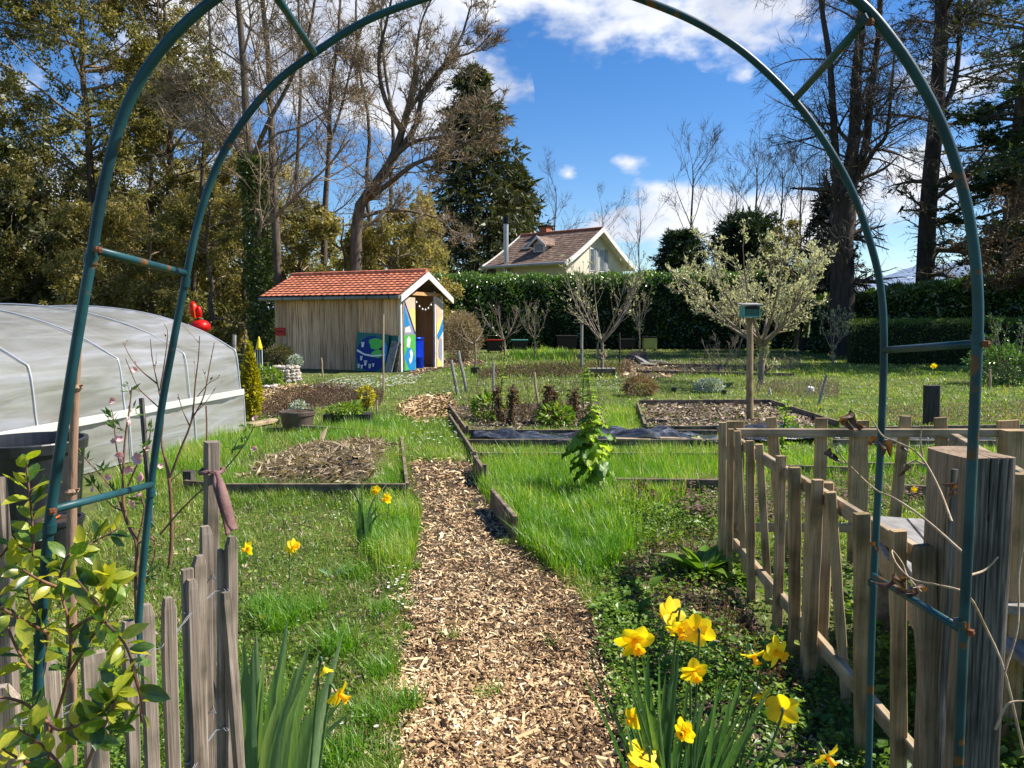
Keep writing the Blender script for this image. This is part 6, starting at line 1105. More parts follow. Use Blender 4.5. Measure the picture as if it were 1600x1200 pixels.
Yf = xs_[0][0]+.06
RP = [(1148,658,30,1148),(1204,652,17,1226),(1284,653,19,1276),(1342,657,31,1340),(1415,650,18,1392),(1468,652,19,1478),(1576,657,36,1576),(1640,655,20,1634),(1700,655,20,1700)]
for i, (x, y, w_, xf) in enumerate(RP):
    top = P(x, y, Yf+.03); foot = np.array([P(xf, 500+1.36*1200/Yf, Yf+.03)[0], Yf+.03, .02]); m = picket_mb(top, foot, w_*Yf/F*.95, .028, [.05, 0, .05, 0, .1, 0, 0, 0, 0][i], 'flat', 440+i); m.build('picket', M_['picket'], en)
a = P(1150, 676, Yf); b = P(1760, 677, Yf); railp((a, b), .048, .028, 'railx'); a = P(1150, 824, Yf); b = P(1760, 826, Yf); railp((a, b), .048, .028, 'railx')
m = MB(); q = P(1583, 672, Yf-.06); beam(m, [q[0], q[1], .0], [q[0], q[1], q[2]], .12, .09, (0, 1, 0)); m.build('corner_post', M_['picket'], en)
m = MB(); q = P(1222, 735, 3.3); q = P(1245, 500, 3.2); 
m = MB(); q = P(1262, 742, 3.05); beam(m, [q[0]+.05, q[1], 0], [q[0]+.05, q[1], .80], .10, .05, (0, 1, 0)); m.build('inner_post', M_['picket'], en)
# bench table inside
bt = root('plank_table', 'low table of wide grey planks inside the picket enclosure', 'table', (2.1, 3.3, 0)); zt = .50
A0, B0 = G(1388, 812, z=zt), G(1488, 945, z=zt); dx_ = np.cross(nrm(B0-A0), [0, 0, 1]); dx_ = dx_*np.sign(dx_[0])
for i in range(6):
    A = A0+dx_*.152*i; B = B0+dx_*.152*i; m = MB(); beam(m, A, B, .145, .03); m.build('plank', M_['greyplank'], bt)
A = G(1372, 822, z=.46); B = G(1462, 952, z=.46); m = MB(); beam(m, A+[-.05, 0, -.04], B+[-.05, 0, -.04], .03, .10); m.build('side_rail', M_['railx'], bt)
for p in (G(1385, 822, z=zt), G(1520, 815, z=zt), G(1470, 930, z=zt), G(1680, 930, z=zt)): m = MB(); beam(m, [p[0], p[1], 0], [p[0], p[1], zt-.02], .07, .07, (0, 1, 0)); m.build('leg', M_['bedwood'], bt)
lt = root('leaning_beam', 'pale beam sloping down behind the thick post', 'beam', (2.3, 3.5, 0)); m = MB(); beam(m, P(1490, 690, 4.2), P(1640, 775, 3.4), .05, .09); m.build('beam', M_['railx'], lt)
lt2 = root('grey_plank_stack', 'grey planks crossing behind the right side of the thick post', 'planks', (2.2, 2.7, 0))
for a, b, Y1, Y2, w_ in [((1575,895),(1680,960),2.7,2.4,.10),((1570,960),(1690,1010),2.6,2.4,.10),((1568,995),(1680,1075),2.5,2.3,.05)]: m = MB(); beam(m, P(*a, Y1), P(*b, Y2), .12, w_*.5); m.build('plank', M_['greyplank'], lt2)
m = MB(); q = P(1598, 740, 2.5); beam(m, [q[0], 2.5, 0], [q[0], 2.5, q[2]], .06, .04, (0, 1, 0)); m.build('support', M_['picket'], lt2)
# thick post
def thickpost():
    g = np.random.default_rng(77); Yp = 1.93; A = P(1523, 712, Yp); zt = A[2]; r = root('timber_post', 'thick old split timber post beside the right arch leg', 'post', (A[0], Yp, 0))
    yaw = math.radians(5); X = np.array([math.cos(yaw), math.sin(yaw), 0]); Yv = np.array([-math.sin(yaw), math.cos(yaw), 0]); wx, wy = .135, .185
    c = np.array([A[0]+.018, Yp+.05, 0])
    # outline sampled round the section, with splits as radial dents
    n = 220; K = 46; s = np.arange(n)/n; per = []
    for t in s:
        u = t*4; k = int(u); f = u-k; hx, hy = wx/2, wy/2
        p = [(-hx+2*hx*f, -hy), (hx, -hy+2*hy*f), (hx-2*hx*f, hy), (-hx, hy-2*hy*f)][k]; rr = 1; l = math.hypot(*p); m_ = max(abs(p[0])/hx, abs(p[1])/hy); cr = (abs(p[0])/hx)**8+(abs(p[1])/hy)**8; sc = cr**(-1/8); per.append((p[0]*sc, p[1]*sc))
    per = np.array(per); V = []; z = np.linspace(-.1, zt, K); cracks = [(.105, .0022, .014, .35, 1), (.160, .0050, .030, .80, 1), (.195, .0028, .018, .88, 1), (.80, .0018, .010, 0, 1), (.885, .0018, .012, .0, 1)]
    for i, zz in enumerate(z):
        h = zz/zt
        for j in range(n):
            d = 0
            for (cp, w_, dp, h0, h1) in cracks:
                e = abs(s[j]-(cp+.006*math.sin(5*zz+cp*40)+.002*math.sin(23*zz)))
                if h > h0: d += dp*math.exp(-(e/w_)**2)*min(1, (h-h0)*4)
            q = per[j]; l = np.linalg.norm(q); q = q*(1-d/l)*(1+.006*math.sin(7*zz+6.283*s[j])+.0009*math.sin(6.283*13*s[j]+zz*3)+g.normal(0, .0005)) if True else q
            tp_ = 1.0-.01*h; V.append(c+X*q[0]*tp_+Yv*q[1]*tp_+[0, 0, zz+(i == K-1)*(.0015*math.sin(6.283*2*s[j])-.5*d)])
    F_ = [[i*n+j, i*n+(j+1) % n, (i+1)*n+(j+1) % n, (i+1)*n+j] for i in range(K-1) for j in range(n)]; m = MB(); b = len(V); m.add(V+[c+[0, 0, zt+.002]], F_)
    lf_ = [[0 if 0 <= (j/n) < .25 else 1 for j in range(n)] for _ in range(K-1)]; m.I[-1] = np.array([0 if (j/n) < .26 else 1 for _ in range(K-1) for j in range(n)])  # front face takes the darker wood, its shade put into the colour
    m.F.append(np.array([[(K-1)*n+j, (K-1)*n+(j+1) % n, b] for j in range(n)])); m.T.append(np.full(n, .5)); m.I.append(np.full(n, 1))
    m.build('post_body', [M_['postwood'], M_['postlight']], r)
    o_ = P(1495, 715, Yp-.05); m = picket_mb(o_+[0, 0, -.03], [o_[0]-.008, o_[1], .0], .013, .012, .3, 'flat', 501); m.build('split_strip', M_['postwood'], r)
    m = picket_mb(P(1443, 852, 1.98), [P(1466, 1200, 1.98)[0], 1.98, 0], .055, .03, .1, 'chamfer', 502); m.build('side_slab', M_['postlight'], r)
thickpost()

# ================================================================ leaf meshes
def leafmesh(name, mat, W=.42, nseg=6, fold=.12, curl=.18, wav=0.0, pw=1.0, seedv=0, shape=None, cols=3, tint=.5):
    g = np.random.default_rng(seedv); V = []; m = MB(); cs = np.linspace(-1, 1, cols)
    for i in range(nseg+1):
        t = i/nseg; w_ = (shape(t) if shape else math.sin(math.pi*min(1, t**pw*.97+.03))**.8)*W/2+.002
        for c in cs: V.append((c*w_+wav*.3*g.normal()*abs(c), t+wav*.2*g.normal()*abs(c), abs(c)*w_*fold*2-curl*t*t+wav*g.normal()*abs(c)))
    F_ = [[i*cols+j, i*cols+j+1, (i+1)*cols+j+1, (i+1)*cols+j] for i in range(nseg) for j in range(cols-1)]; m.add(V, F_, tint); return m.mesh(name, [mat], smooth=True)
# ---------------------------------------------------------------- honeysuckle at lower left
def honeysuckle():
    g = np.random.default_rng(88); r = root('honeysuckle', 'glossy leaved honeysuckle climbing the left arch leg and fence', 'climbing plant', P(85, 1200, 1.15)*[1, 1, 0])
    LM = [leafmesh('leaf', M_['honey'], .46, 6, .14, c, seedv=i, tint=tt) for i, (c, tt) in enumerate(((.08, .15), (.22, .45), (-.05, .8), (.3, .95)))]
    stems = [[(70,1300,1.12),(78,1150,1.10),(60,1060,1.11),(75,990,1.08),(45,930,1.1),(52,860,1.1),(48,790,1.1),(40,720,1.1)],[(78,1150,1.1),(105,1060,1.06),(110,985,1.04),(95,920,1.05),(105,870,1.06),(150,845,1.1),(185,825,1.12)],[(105,1060,1.06),(140,1000,1.02),(165,960,1.0),(160,915,1.02),(172,905,1.02)],[(75,990,1.08),(20,960,1.0),(-20,940,.98),(-50,930,1.0)],[(110,985,1.04),(150,965,1.0),(190,1000,.98),(205,1030,.98)],[(205,1030,.98),(212,1060,.97),(220,1090,.97),(223,1115,.97)],[(75,1130,1.05),(95,1140,1.0),(130,1130,.98),(165,1110,.97),(185,1075,.96)],[(110,1260,1.0),(150,1160,.97),(175,1110,.96),(190,1060,.96)],[(75,1130,1.05),(40,1100,1.04),(0,1090,1.02),(-30,1100,1.02)],[(60,1060,1.11),(30,1020,1.1),(5,960,1.1),(-10,900,1.1)],[(52,860,1.1),(20,850,1.1),(0,870,1.1),(-20,880,1.1)],[(60,1200,1.05),(20,1180,1.0),(-10,1160,1.0)],[(95,920,1.05),(60,905,1.02),(35,890,1.0)],[(165,960,1.0),(140,930,.98),(120,905,.98)],[(110,1260,1.0),(95,1200,.98),(60,1160,.97),(30,1140,.96)]]
    for si, st in enumerate(stems):
        q = crom([P(x, y, Y_) for x, y, Y_ in st], 30); m = MB(); tubes(m, q, np.linspace(.0028, .0013, 30), 6); m.build('stem', M_['redtwig'], r, smooth=True)
        L = np.linalg.norm(np.diff(q, axis=0), axis=1).sum(); k = max(4, int(L/.016)); f = np.linspace(.12 if si in (0, 7) else .2, 1, k)
        for j, t in enumerate(f):
            if si in (0, 7) and t < .3: continue
            p = np.array([np.interp(t*29, np.arange(30), q[:, a]) for a in range(3)]); i0 = min(int(t*29), 28); T = nrm(q[i0+1]-q[i0]); a0 = j*1.57+g.uniform(-.4, .4)
            for sgn in (0, math.pi):
                side_ = nrm(np.cross(T, [math.cos(a0), math.sin(a0), .3])); d = nrm(side_*math.cos(sgn)+T*.55+g.normal(0, .3, 3)+[0, -.12, .12]); s = g.uniform(.020, .042)*(1.1-.3*(t > .93))
                inst('leaf', LM[g.integers(4)], basis(p+d*.003, d, nrm(g.normal(0, .5, 3)+[0, -.45, .9]), s, s*g.uniform(.8, 1.15)), r)
honeysuckle()
# ---------------------------------------------------------------- iris clump
def iris():
    g = np.random.default_rng(90); c = G(405, 1290); r = root('iris_clump', 'clump of broad grey green iris leaves beside the paling fence', 'iris', c)
    LV = [(380,1000,388),(400,985,400),(413,1010,402),(405,1060,398),(450,962,425),(485,1000,440),(500,1015,455),(536,988,512),(525,1040,470),(440,1020,415),(470,1075,430),(435,1090,410),(380,1090,392),(396,1120,395),(510,1085,455),(545,1075,470),(460,1130,430),(420,1150,410),(495,1130,450),(385,1040,385),(430,1045,420),(448,1005,430),(480,1140,440),(550,1110,480),(465,1040,425),(395,1010,395)]
    for i, (xt, yt, xb) in enumerate(LV):
        Y0 = c[1]+g.uniform(-.10, .14); tip = P(xt, yt, Y0-.03); b = np.array([P(xb, 1200, Y0)[0]*.7+.3*c[0], Y0, 0]); K = 12; md = (tip+b)/2+[(b[0]-tip[0])*.12, 0, .04]; q = crom([b, md, tip], K); s = np.linspace(0, 1, K)
        w_ = .0195*g.uniform(.8, 1.2)*np.minimum(1, (1-s)**.55*1.25); w_[-1] = .0004; yaw = g.uniform(-.7, .7); X = np.array([math.cos(yaw), math.sin(yaw), 0]); Zz = np.array([math.sin(yaw), -math.cos(yaw), 0]); V = []
        for k in range(K): V += [q[k]-X*w_[k], q[k]-X*w_[k]*.45+Zz*w_[k]*.12, q[k]+Zz*w_[k]*.22, q[k]+X*w_[k]*.45+Zz*w_[k]*.12, q[k]+X*w_[k]]
        m = MB(); m.add(V, [[k*5+j, k*5+j+1, (k+1)*5+j+1, (k+1)*5+j] for k in range(K-1) for j in range(4)], float(g.uniform(.25, .75))); m.build('leaf', M_['iris'], r, smooth=True)
iris()
# ---------------------------------------------------------------- daffodils
PM = leafmesh('petal', M_['petal'], .90, 7, .10, .10, shape=lambda t: (math.sin(math.pi*(t*.80+.13))**.75)*(1 if t < .97 else .45), cols=5, seedv=3)
def trumpet():
    m = MB(); n = 36; V = []; prof_ = [(.10, 0), (.15, .12), (.18, .35), (.21, .55), (.27, .70), (.34, .76)]
    for i, (r_, z) in enumerate(prof_):
        for j in range(n): a = j*6.283/n; f = (i/5)**4; rr = r_*(1+.13*f*math.sin(9*a)); V.append((rr*math.cos(a), rr*math.sin(a), z+.05*f*math.sin(9*a+1)))
    m.add(V, [[i*n+j, i*n+(j+1) % n, (i+1)*n+(j+1) % n, (i+1)*n+j] for i in range(5) for j in range(n)], .5); V2 = [(.06*math.cos(a), .06*math.sin(a), .05) for a in np.arange(6)]
    return m.mesh('trumpet', [M_['trumpet']], smooth=True)
TMsh = trumpet()
def daffodil(label, px, py, Yd, dpx, face, basepx, ang0=0, wilt=False, group='yellow daffodils in bloom', hook=1):
    """face: where the trumpet points (x right, y away, z up)"""
    c = P(px, py, Yd); f = Vector(face).normalized(); s = dpx*Yd/F/2*1.16; b = np.array([P(basepx, 500, Yd)[0]*1, Yd+.02, 0]); g = np.random.default_rng(int(px*7+py)); r = root('daffodil', label, 'daffodil', b, group)
    back = -np.array(f)*s*.28; Mz = f.to_track_quat('Z', 'Y').to_matrix().to_4x4()
    fv = np.array(f); e1 = np.array(Mz.col[0][:3]); e2 = np.array(Mz.col[1][:3])
    for k in range(6):
        a = ang0+k*math.pi/3+g.normal(0, .05); d = e1*math.cos(a)+e2*math.sin(a); d = nrm(d+fv*((-.10 if k % 2 else .10)+g.normal(0, .12)+(.9 if wilt else 0)-0)); L = s*g.uniform(.92, 1.05); inst('petal', PM, basis(c+fv*(.001 if k % 2 else 0)*1, d, tuple(fv+g.normal(0, .14, 3)), L, L*(.95 if not wilt else .4)), r)
    Mt = Matrix.Translation(Vector(c)) @ Mz @ Matrix.Scale(s*(.95 if not wilt else .5), 4); inst('trumpet', TMsh, Mt, r)
    nk = c+back; top = nk+np.array([-f[0]*.016, -f[1]*.016, .010*hook+.004]); q = crom([b, b*.45+top*.55+[0, 0, 0], top+[(b[0]-top[0])*.06, 0, -.035], top, nk, c+back*.2], 26); m = MB(); tubes(m, q, np.concatenate([np.full(21, .0030), np.linspace(.0026, .0030, 5)]), 8); m.build('stem', M_['daffleaf'], r, smooth=True)
    q2 = q[19:23]; m = MB(); tubes(m, q2, [.0032, .0045, .0036, .0015], 6, tint=.4); m.build('papery_sheath', M_['vine'], r)
DL = [('large ruffled daffodil on the left of the right hand clump',992,999,1.93,58,(.1,-.75,-.45),1035,.2),('topmost daffodil of the clump, seen from its side',1050,957,1.98,46,(-.35,.45,-.25),1028,.5),('daffodil facing down just under the topmost one',1062,982,1.95,42,(.1,-.7,-.55),1050,.1),('daffodil seen from behind on a straight blue green stem',1091,985,1.92,48,(.15,.95,-.1),1095,.3),('frilly daffodil at the centre, below the one seen from behind',1084,1050,1.86,42,(.1,-.8,-.3),1100,.6),('daffodil on the left of the touching right hand pair',1177,1023,1.95,38,(.2,-.5,-.6),1120,.2),('daffodil on the right of the touching right hand pair',1211,1018,1.95,46,(.45,-.7,-.1),1150,.4),('drooping daffodil with hooked neck below the right hand pair',1190,1086,1.85,38,(.55,-.35,-.65),1130,.1),('pale daffodil seen from behind at the right of the clump',1222,1108,1.82,50,(.25,.9,-.1),1150,.55),('small daffodil facing left beside the chip path',990,1123,1.76,34,(-.75,-.5,-.1),1020,.3),('small open daffodil with three clear petals at the bottom centre',1070,1143,1.72,38,(-.6,-.65,.0),1110,0),('lowest daffodil of the clump, cut by the photo bottom',1003,1182,1.68,56,(-.45,.1,-.7),1055,.5),('yellow daffodil low at right by the teal rear leg',1291,1180,1.70,44,(.4,-.4,-.5),1330,.2)]
for d in DL: daffodil(d[0], *d[1:6], (d[6]), ang0=d[7])
daffodil('deep orange yellow daffodil nodding right of the iris leaves', 530, 1084, 1.72, 42, (.75,-.25,-.45), 440, .2)
daffodil('shrivelled small daffodil above the nodding orange yellow one', 506, 1042, 1.78, 34, (.35,-.2,-.85), 440, .1, wilt=True)
daffodil('daffodil mostly hidden behind the grey pales', 350, 1046, 1.95, 30, (-.3,-.8,-.3), 372, .3)
for lab, x, y, bx, by, dp, f in [('daffodil in the left lawn, nearer the paling fence',388,857,396,915,22,(-.6,-.6,-.1)),('daffodil in the left lawn, right one of the nearer two',457,854,440,930,24,(.6,-.5,.1)),('small daffodil by the mound bed, upper left of two',587,766,582,830,16,(.3,-.7,-.2)),('small daffodil by the mound bed, lower right of two',605,779,598,830,17,(-.4,-.7,-.1)),('tiny distant daffodil in the shade behind the charred post',1459,572,1459,612,9,(0,-.8,0)),('small yellow flower seen between far enclosure pickets',1428,765,1430,800,10,(0,-.8,.2))]:
    bb = G(bx, by); daffodil(lab, x, y, bb[1], dp, f, bx, .2, group='yellow daffodils in bloom')
def daffleaves():
    g = np.random.default_rng(95)
    for (name, label, cx, cy, Yb, tips) in [('daffodil_foliage', 'upright strap leaves of the right hand daffodil clump', 1060, 1290, 1.80, [(902,1040),(920,1022),(948,1000),(975,1035),(985,1020),(1000,1018),(1012,1010),(1030,1020),(960,1060),(1056,1015),(1062,1010),(1038,1045),(1075,1060),(1015,1060),(1105,1075),(1120,1060),(1135,1050),(1150,1040),(1165,1045),(1178,1050),(1142,1080),(1130,1100),(1112,1100),(1095,1090),(1010,1085),(990,1080),(1020,1105),(1045,1095),(1060,1100),(950,1090),(970,1110),(1178,1100),(1190,1120),(1160,1110),(1085,1120),(1210,1150),(1240,1170),(1150,1150),(1128,1150),(1035,1140),(1010,1150),(985,1160),(1100,1150),(1185,1150),(1215,1060),(1260,1195),(1300,1190),(1075,1160),(1060,1180)]),
        ('daffodil_foliage', 'slender leaves of the two small daffodils by the mound bed', 565, 850, 4.8, [(540,790),(552,770),(560,785),(566,745),(572,790),(580,800),(590,790),(548,800),(600,800),(530,800),(585,775)])]:
        r = root(name, label, 'daffodil leaves', (P(cx, 500, Yb)[0], Yb, 0)); tips = tips+([(g.uniform(960, 1200), g.uniform(1060, 1190)) for _ in range(34)] if cx > 800 else []); n = len(tips)
        for i, (x, y) in enumerate(tips):
            Y0 = Yb+g.uniform(-.16, .16)*(1 if cx > 800 else .4); tip = P(x+g.uniform(-4, 4), y, Y0); b = np.array([P(cx, 500, Yb)[0]+(P(x, 500, Yb)[0]-P(cx, 500, Yb)[0])*.35+g.normal(0, .015), Y0*.5+Yb*.5, 0]); K = 10; q = crom([b, (b*.55+tip*.45)+[(b[0]-tip[0])*.22, 0, .06*(tip[2] > .1)], tip], K); s = np.linspace(0, 1, K); w_ = .0078*g.uniform(.75, 1.2)*np.minimum(1, (1-s)**.5*1.6)*(1 if cx > 800 else 1.3); yaw = g.uniform(-1.2, 1.2); X = np.array([math.cos(yaw), math.sin(yaw), 0]); Zz = np.array([math.sin(yaw), -math.cos(yaw), 0]); V = []
            for k in range(K): V += [q[k]-X*w_[k], q[k]+Zz*w_[k]*.35, q[k]+X*w_[k]]
            m = MB(); m.add(V, [[k*3+j, k*3+j+1, (k+1)*3+j+1, (k+1)*3+j] for k in range(K-1) for j in range(2)], float(g.uniform(.2, .8))); m.build('leaf', M_['daffleaf'], r, smooth=True)
daffleaves()
# ---------------------------------------------------------------- kale, chard, comfrey
def kale():
    g = np.random.default_rng(97)
    KM = [leafmesh('kale_leaf', M_['kale'], .72, 9, .1, .35, wav=.10, pw=.8, cols=7, seedv=i, tint=(.3, .6, .9)[i]) for i in range(3)]
    for label, bx, by, pts, n, L, sm in [('big bolting kale plant with frilly leaves in the front right bed', 938, 778, [(936,740),(922,700),(925,650),(922,610),(918,575)], 90, .165, 1), ('thin bolting green stalk rising behind the big kale', 912, 640, [(911,610),(914,575),(917,545)], 40, .07, .7), ('bolting leafy stalk among the dry stems in the kale bed', 782, 640, [(783,610),(786,580),(790,555)], 26, .10, .7), ('green chard plant showing above the enclosure rail', 1222, 715, [(1222,690),(1226,660),(1232,625)], 26, .14, .8)]:
        c = G(bx, by); r = root('kale_plant', label, 'kale' if 'kale' in label or 'stalk' in label else 'chard', c); q = crom([c-[0, 0, .03]]+[P(x, y, c[1]) for x, y in pts], 30); m = MB(); tubes(m, q, np.linspace(.022, .006, 30)*sm, 8); m.build('stem', M_['bamboo' if sm == 1 else 'weed'], r, smooth=True); sc = c[1]/4.2 if sm == 1 else c[1]/6
        for i in range(n):
            t = .16+.84*i/n if sm == 1 else .1+.9*i/n; p = np.array([np.interp(t*29, np.arange(30), q[:, a]) for a in range(3)]); a = i*2.4; up = -.35+1.3*t**2 if sm == 1 else .5; env = math.exp(-((t-.38)/.26)**2) if sm == 1 else (1.1-.75*t); l = L*(.26+1.0*env)*g.uniform(.55, 1.25)*(1 if sm == 1 else 1)
            d = nrm(np.array([math.cos(a), math.sin(a), up])+g.normal(0, .12, 3)); inst('leaf', KM[g.integers(3)], basis(p, d, (0, 0, 1), l, l*(.9 if sm == 1 else .7), l), r)
kale()
def rosette(name, label, cat, x, y, n, L, W, mat, seedv, el=(.3, 1.2), up=0):
    g = np.random.default_rng(seedv); c = G(x, y); r = root(name, label, cat, c); LM = [leafmesh('leaf', M_[mat], W, 8, .18, k, cols=5, seedv=i, pw=.9) for i, k in enumerate((.25, .45))]
    for i in range(n): a = i*2.4; e = g.uniform(*el); d = (math.cos(a)*math.cos(e), math.sin(a)*math.cos(e), math.sin(e)); l = L*g.uniform(.65, 1.1); inst('leaf', LM[i % 2], basis(c+[math.cos(a)*.02, math.sin(a)*.02, .01+up], d, (0, 0, 1), l), r)
rosette('comfrey', 'pointed leaved dark green comfrey clump left of the picket enclosure', 'comfrey', 1098, 900, 24, .24, .34, 'kaledark' if 'kaledark' in M_ else 'weed', 1)
rosette('leafy_weed', 'small grey green leafy rosette at the path edge before the comfrey', 'weed', 955, 950, 16, .12, .4, 'weed', 2, (.1, .9)); rosette('leafy_weed', 'dark leafy rosette directly above the tallest daffodil', 'weed', 1010, 925, 18, .14, .4, 'weed', 3, (.1, .9)); rosette('leafy_weed', 'dark leafy rosette behind the left daffodil of the clump', 'weed', 985, 965, 14, .12, .42, 'weed', 4, (.1, .9)); rosette('leafy_weed', 'broad leaved rosette at the foot of the first pickets', 'weed', 1150, 905, 12, .20, .5, 'weed', 5, (.1, .8))
rosette('leafy_weed', 'single dark green rosette in the left lawn by the path', 'weed', 520, 905, 5, .12, .25, 'iris', 6, (.3, 1.2)); rosette('leafy_weed', 'spreading green weed inside the enclosure beside the thick post', 'weed', 1385, 905, 12, .10, .5, 'kale', 7, (.2, 1)); rosette('onion_clump', 'pale upright leek leaves inside the enclosure', 'leek', 1260, 735, 9, .22, .10, 'kale', 8, (.7, 1.4))
# dead stumps of last year's kale
for i, (x, y, xt, yt, lab) in enumerate([(782,660,776,605,'dark curled dead kale stalk furthest left in the kale bed'),(795,665,803,605,'dark dead kale stalk leaning right beside the furthest left one'),(853,662,856,604,'thick dark dead kale stalk just right of the pale stake'),(868,660,866,610,'second dark dead kale stalk right of the pale stake'),(902,655,895,612,'brown dead kale stalk at the right side of the kale bed'),(1022,790,1000,762,'fallen pale dead stem in the front right bed')]):
    g = np.random.default_rng(600+i); a, b = gp(x, y, xt, yt); r = root('dead_stalk', lab, 'dead stalk', a, 'dead kale stalks'); m = MB(); stick(m, a, b, .018, .014, 6, wob=.012); m.build('stem', M_['vine' if i == 5 else 'bark'], r); m = MB(); t = g.random((260, 1)); Cc = a*(1-t)+b*t+g.normal(0, .028, (260, 3)); cards(m, Cc, .07, .5, nrm(g.normal(size=(260, 3))+[0, 0, -.6]), np.clip(g.normal(.12, .15, 260), 0, 1), .3, r=g); m.build('withered_leaves', M_['dry'], r)
# ---------------------------------------------------------------- saplings and canes by the arch
tr = root('bamboo_cane', 'thick brown cane with a knot standing by the left arch leg', 'cane', P(118, 500, 1.9)*[1, 1, 0]); m = MB(); q = crom([P(104,1230,1.9)*[1,1,0]+[0,0,-.02], P(112,900,1.9), P(113,750,1.9), P(117,640,1.9), P(123,518,1.9)], 20); tubes(m, q, np.linspace(.0135, .0085, 20), 10, cap=True); m.build('shaft', M_['brownCane'], tr, smooth=True)
for (x, y) in [(118,606),(112,768)]: m = MB(); c = P(x, y, 1.9); tubes(m, [c+[0, 0, -.008], c, c+[0, 0, .008]], [.012, .0175, .012], 8, cap=True); tubes(m, [c, c+[.022, -.004, .008]], [.007, .002], 6, cap=True); m.build('knot', M_['brownCane'], tr)
def sapling():
    b = G(264, 888); Y = b[1]; g = np.random.default_rng(99); T = [([b-[0,0,.03]]+tp([(268,840),(267,780),(263,742),(258,715)], Y), .013, .009), ([P(266,745,Y)]+tp([(283,700),(300,655),(305,600),(310,560),(312,525)], Y), .008, .0025), ([P(258,718,Y)]+tp([(252,690),(255,650),(246,600),(238,560),(235,530)], Y), .007, .002), ([P(300,655,Y)]+tp([(318,620),(328,570),(335,535)], Y), .005, .002), ([P(296,665,Y)]+tp([(285,640),(278,615)], Y), .004, .0015), ([P(246,600,Y)]+tp([(222,580),(205,560),(192,535)], Y), .005, .0018), ([P(252,640,Y)]+tp([(230,620),(214,602),(196,560)], Y), .005, .0018), ([P(250,610,Y)]+tp([(258,560),(262,520),(256,505)], Y), .005, .0015), ([P(308,620,Y)]+tp([(325,600),(342,590)], Y), .003, .0012), ([P(300,650,Y)]+tp([(320,630),(338,605)], Y), .003, .0012)]
    tree('bare_sapling', 'slender leafless fruit sapling between the arch leg and the ribbon post', 'sapling', b, T, [dict(n=2, t0=.3, t1=.95, ang=40, lr=.25, K=4, wander=.12, trop=.1, rr=.5, rmin=.0018)], dict(n=1, L=.018, mat='dry', tb=.3), 'redtwig', 99, None, 8, twigmat='redtwig')
sapling()
a, b = gp(238, 830, 221, 622); pole('garden_stake', 'dark square stake supporting the blossoming peach whip', 'stake', a, b, .014, mat='postwood', sq=True, group='stakes standing about the garden')
a, b = gp(322, 740, 322, 634); pole('garden_stake', 'thin dark stick rising above the ribbon post', 'stake', a, b, .008, mat='redtwig', group='stakes standing about the garden')
def peach():
    g = np.random.default_rng(101); Y = 2.6; b = P(200, 500, Y)*[1, 1, 0]; T = [([b]+tp([(212,1050),(214,980),(212,900),(214,850),(196,810),(192,770)], Y), .009, .006), ([P(192,770,Y)]+tp([(193,720),(196,680),(202,640),(206,605)], Y), .005, .002), ([P(214,850,Y)]+tp([(236,840),(243,860),(232,900)], Y), .004, .0025), ([P(196,810,Y)]+tp([(180,770),(160,745),(138,722),(122,700)], Y), .004, .0015), ([P(200,760,Y)]+tp([(215,725),(230,700),(237,660)], Y), .004, .0015), ([P(190,740,Y)]+tp([(182,700),(178,660),(174,640)], Y), .003, .0015), ([P(196,800,Y)]+tp([(175,790),(150,760),(138,738)], Y), .003, .0012), ([P(214,850,Y)]+tp([(225,800),(222,780),(218,765)], Y), .004, .002), ([P(250,835,Y)]+tp([(280,800),(310,770),(340,745),(375,705),(398,665)], Y), .0035, .0018)]
    r = tree('peach_sapling', 'young peach whips with pink blossom beside the left arch', 'fruit tree', b, T, [dict(n=3, t0=.35, t1=.95, ang=42, lr=.16, K=4, wander=.1, trop=.1, rr=.5, rmin=.0014)], dict(n=7, L=.030, mat='kale', tb=.1, sp=.004, ratio=.28), 'redtwig', 101, None, 7, twigmat='redtwig')
    BM = leafmesh('blossom_petal', M_['pink'], .85, 4, .15, -.25, cols=3, seedv=1)
    for (x, y, s) in [(218,717,30),(200,731,24),(186,708,20),(224,748,28),(210,785,24),(217,777,20),(185,688,20),(147,765,16),(170,745,16),(201,652,14),(210,578,14),(174,625,16),(178,690,14),(250,728,14),(205,660,16),(192,720,16),(400,655,16),(397,700,14),(230,700,14),(126,720,10)]:
        c = P(x, y, Y-.01); L = s*Y/F/2*.85; f = nrm(g.normal(0, .5, 3)+[.1, -.9, .1]); e1 = nrm(np.cross(f, [0, 0, 1])); e2 = np.cross(e1, f)
        for k in range(5): a = k*1.2566+g.uniform(-.1, .1); inst('petal', BM, basis(c, e1*math.cos(a)+e2*math.sin(a)+f*.35, tuple(f), L), r)
peach()
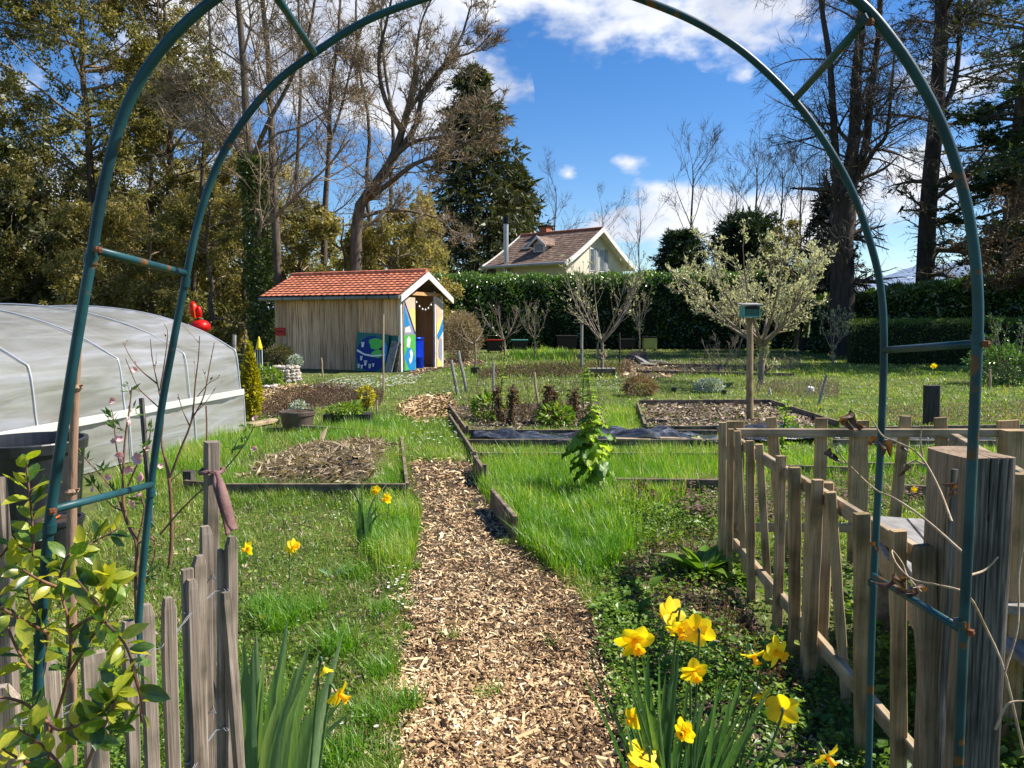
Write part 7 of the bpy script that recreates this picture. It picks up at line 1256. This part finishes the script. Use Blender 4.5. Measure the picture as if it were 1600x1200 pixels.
# ---------------------------------------------------------------- dry vine on the right arch leg
def vine():
    g = np.random.default_rng(103); r = root('dry_vine', 'leafless dry vine with curled brown leaves on the right arch legs', 'vine', P(1510, 1200, 1.4)*[1, 1, 0])
    S_ = [[(1600,1180,1.2),(1570,1050,1.2),(1540,980,1.22),(1512,930,1.12),(1470,915,1.2),(1425,905,1.25),(1400,880,1.3),(1394,860,1.34),(1410,880,1.33),(1418,900,1.3),(1440,925,1.25)],[(1512,870,1.12),(1450,815,1.25),(1400,780,1.3),(1368,765,1.38),(1330,730,1.36),(1308,705,1.36),(1298,690,1.36)],[(1487,815,1.2),(1470,770,1.25),(1450,730,1.28),(1430,705,1.3),(1400,690,1.33),(1378,680,1.37),(1358,650,1.37),(1335,640,1.37)],[(1450,730,1.28),(1430,720,1.3),(1412,728,1.3)],[(1442,715,1.3),(1438,690,1.3),(1440,670,1.3)],[(1570,1050,1.2),(1590,980,1.22),(1592,900,1.25),(1600,850,1.26)],[(1555,1140,1.15),(1575,1100,1.15),(1610,1095,1.15)],[(1512,900,1.1),(1540,890,1.12),(1560,870,1.12)]]
    for s in S_: q = crom([P(*p) for p in s], 34); m = MB(); tubes(m, q, np.linspace(.0022, .0011, 34), 6); m.build('stem', M_['vine'], r, smooth=True)
    DMs = [leafmesh('withered_leaf', M_['dryleaf'], .6, 7, .8, .9, wav=.09, cols=5, seedv=i) for i in range(3)]
    for (x, y, Y_, s) in [(1395,905,1.27,30),(1405,915,1.26,26),(1418,905,1.26,24),(1430,918,1.25,26),(1445,925,1.24,22),(1400,895,1.27,20),(1378,690,1.36,30),(1385,700,1.35,30),(1372,685,1.36,20),(1335,645,1.36,28),(1325,650,1.36,30),(1340,660,1.36,24),(1328,640,1.36,22),(1298,700,1.36,26),(1303,708,1.36,18),(1415,725,1.3,16),(1410,735,1.3,14),(1492,755,1.22,20),(1495,770,1.22,18),(1368,845,1.36,18),(1366,855,1.35,14),(1412,695,1.32,14)]:
        L = s*Y_/F*.85; inst('leaf', DMs[g.integers(3)], basis(P(x, y, Y_), nrm(g.normal(0, .6, 3)+[0, 0, -.8]), nrm(g.normal(0, 1, 3)), L), r)
M_['dryleaf'] = leafmat('withered_brown_leaf', [(0, (.05,.02,.012)), (.5, (.10,.045,.025)), (1, (.24,.11,.055))], .3, .04)
vine()

if 0: print('TRIS', sum(sum(len(p.vertices)-2 for p in o.data.polygons) for o in bpy.data.objects if o.type == 'MESH'))
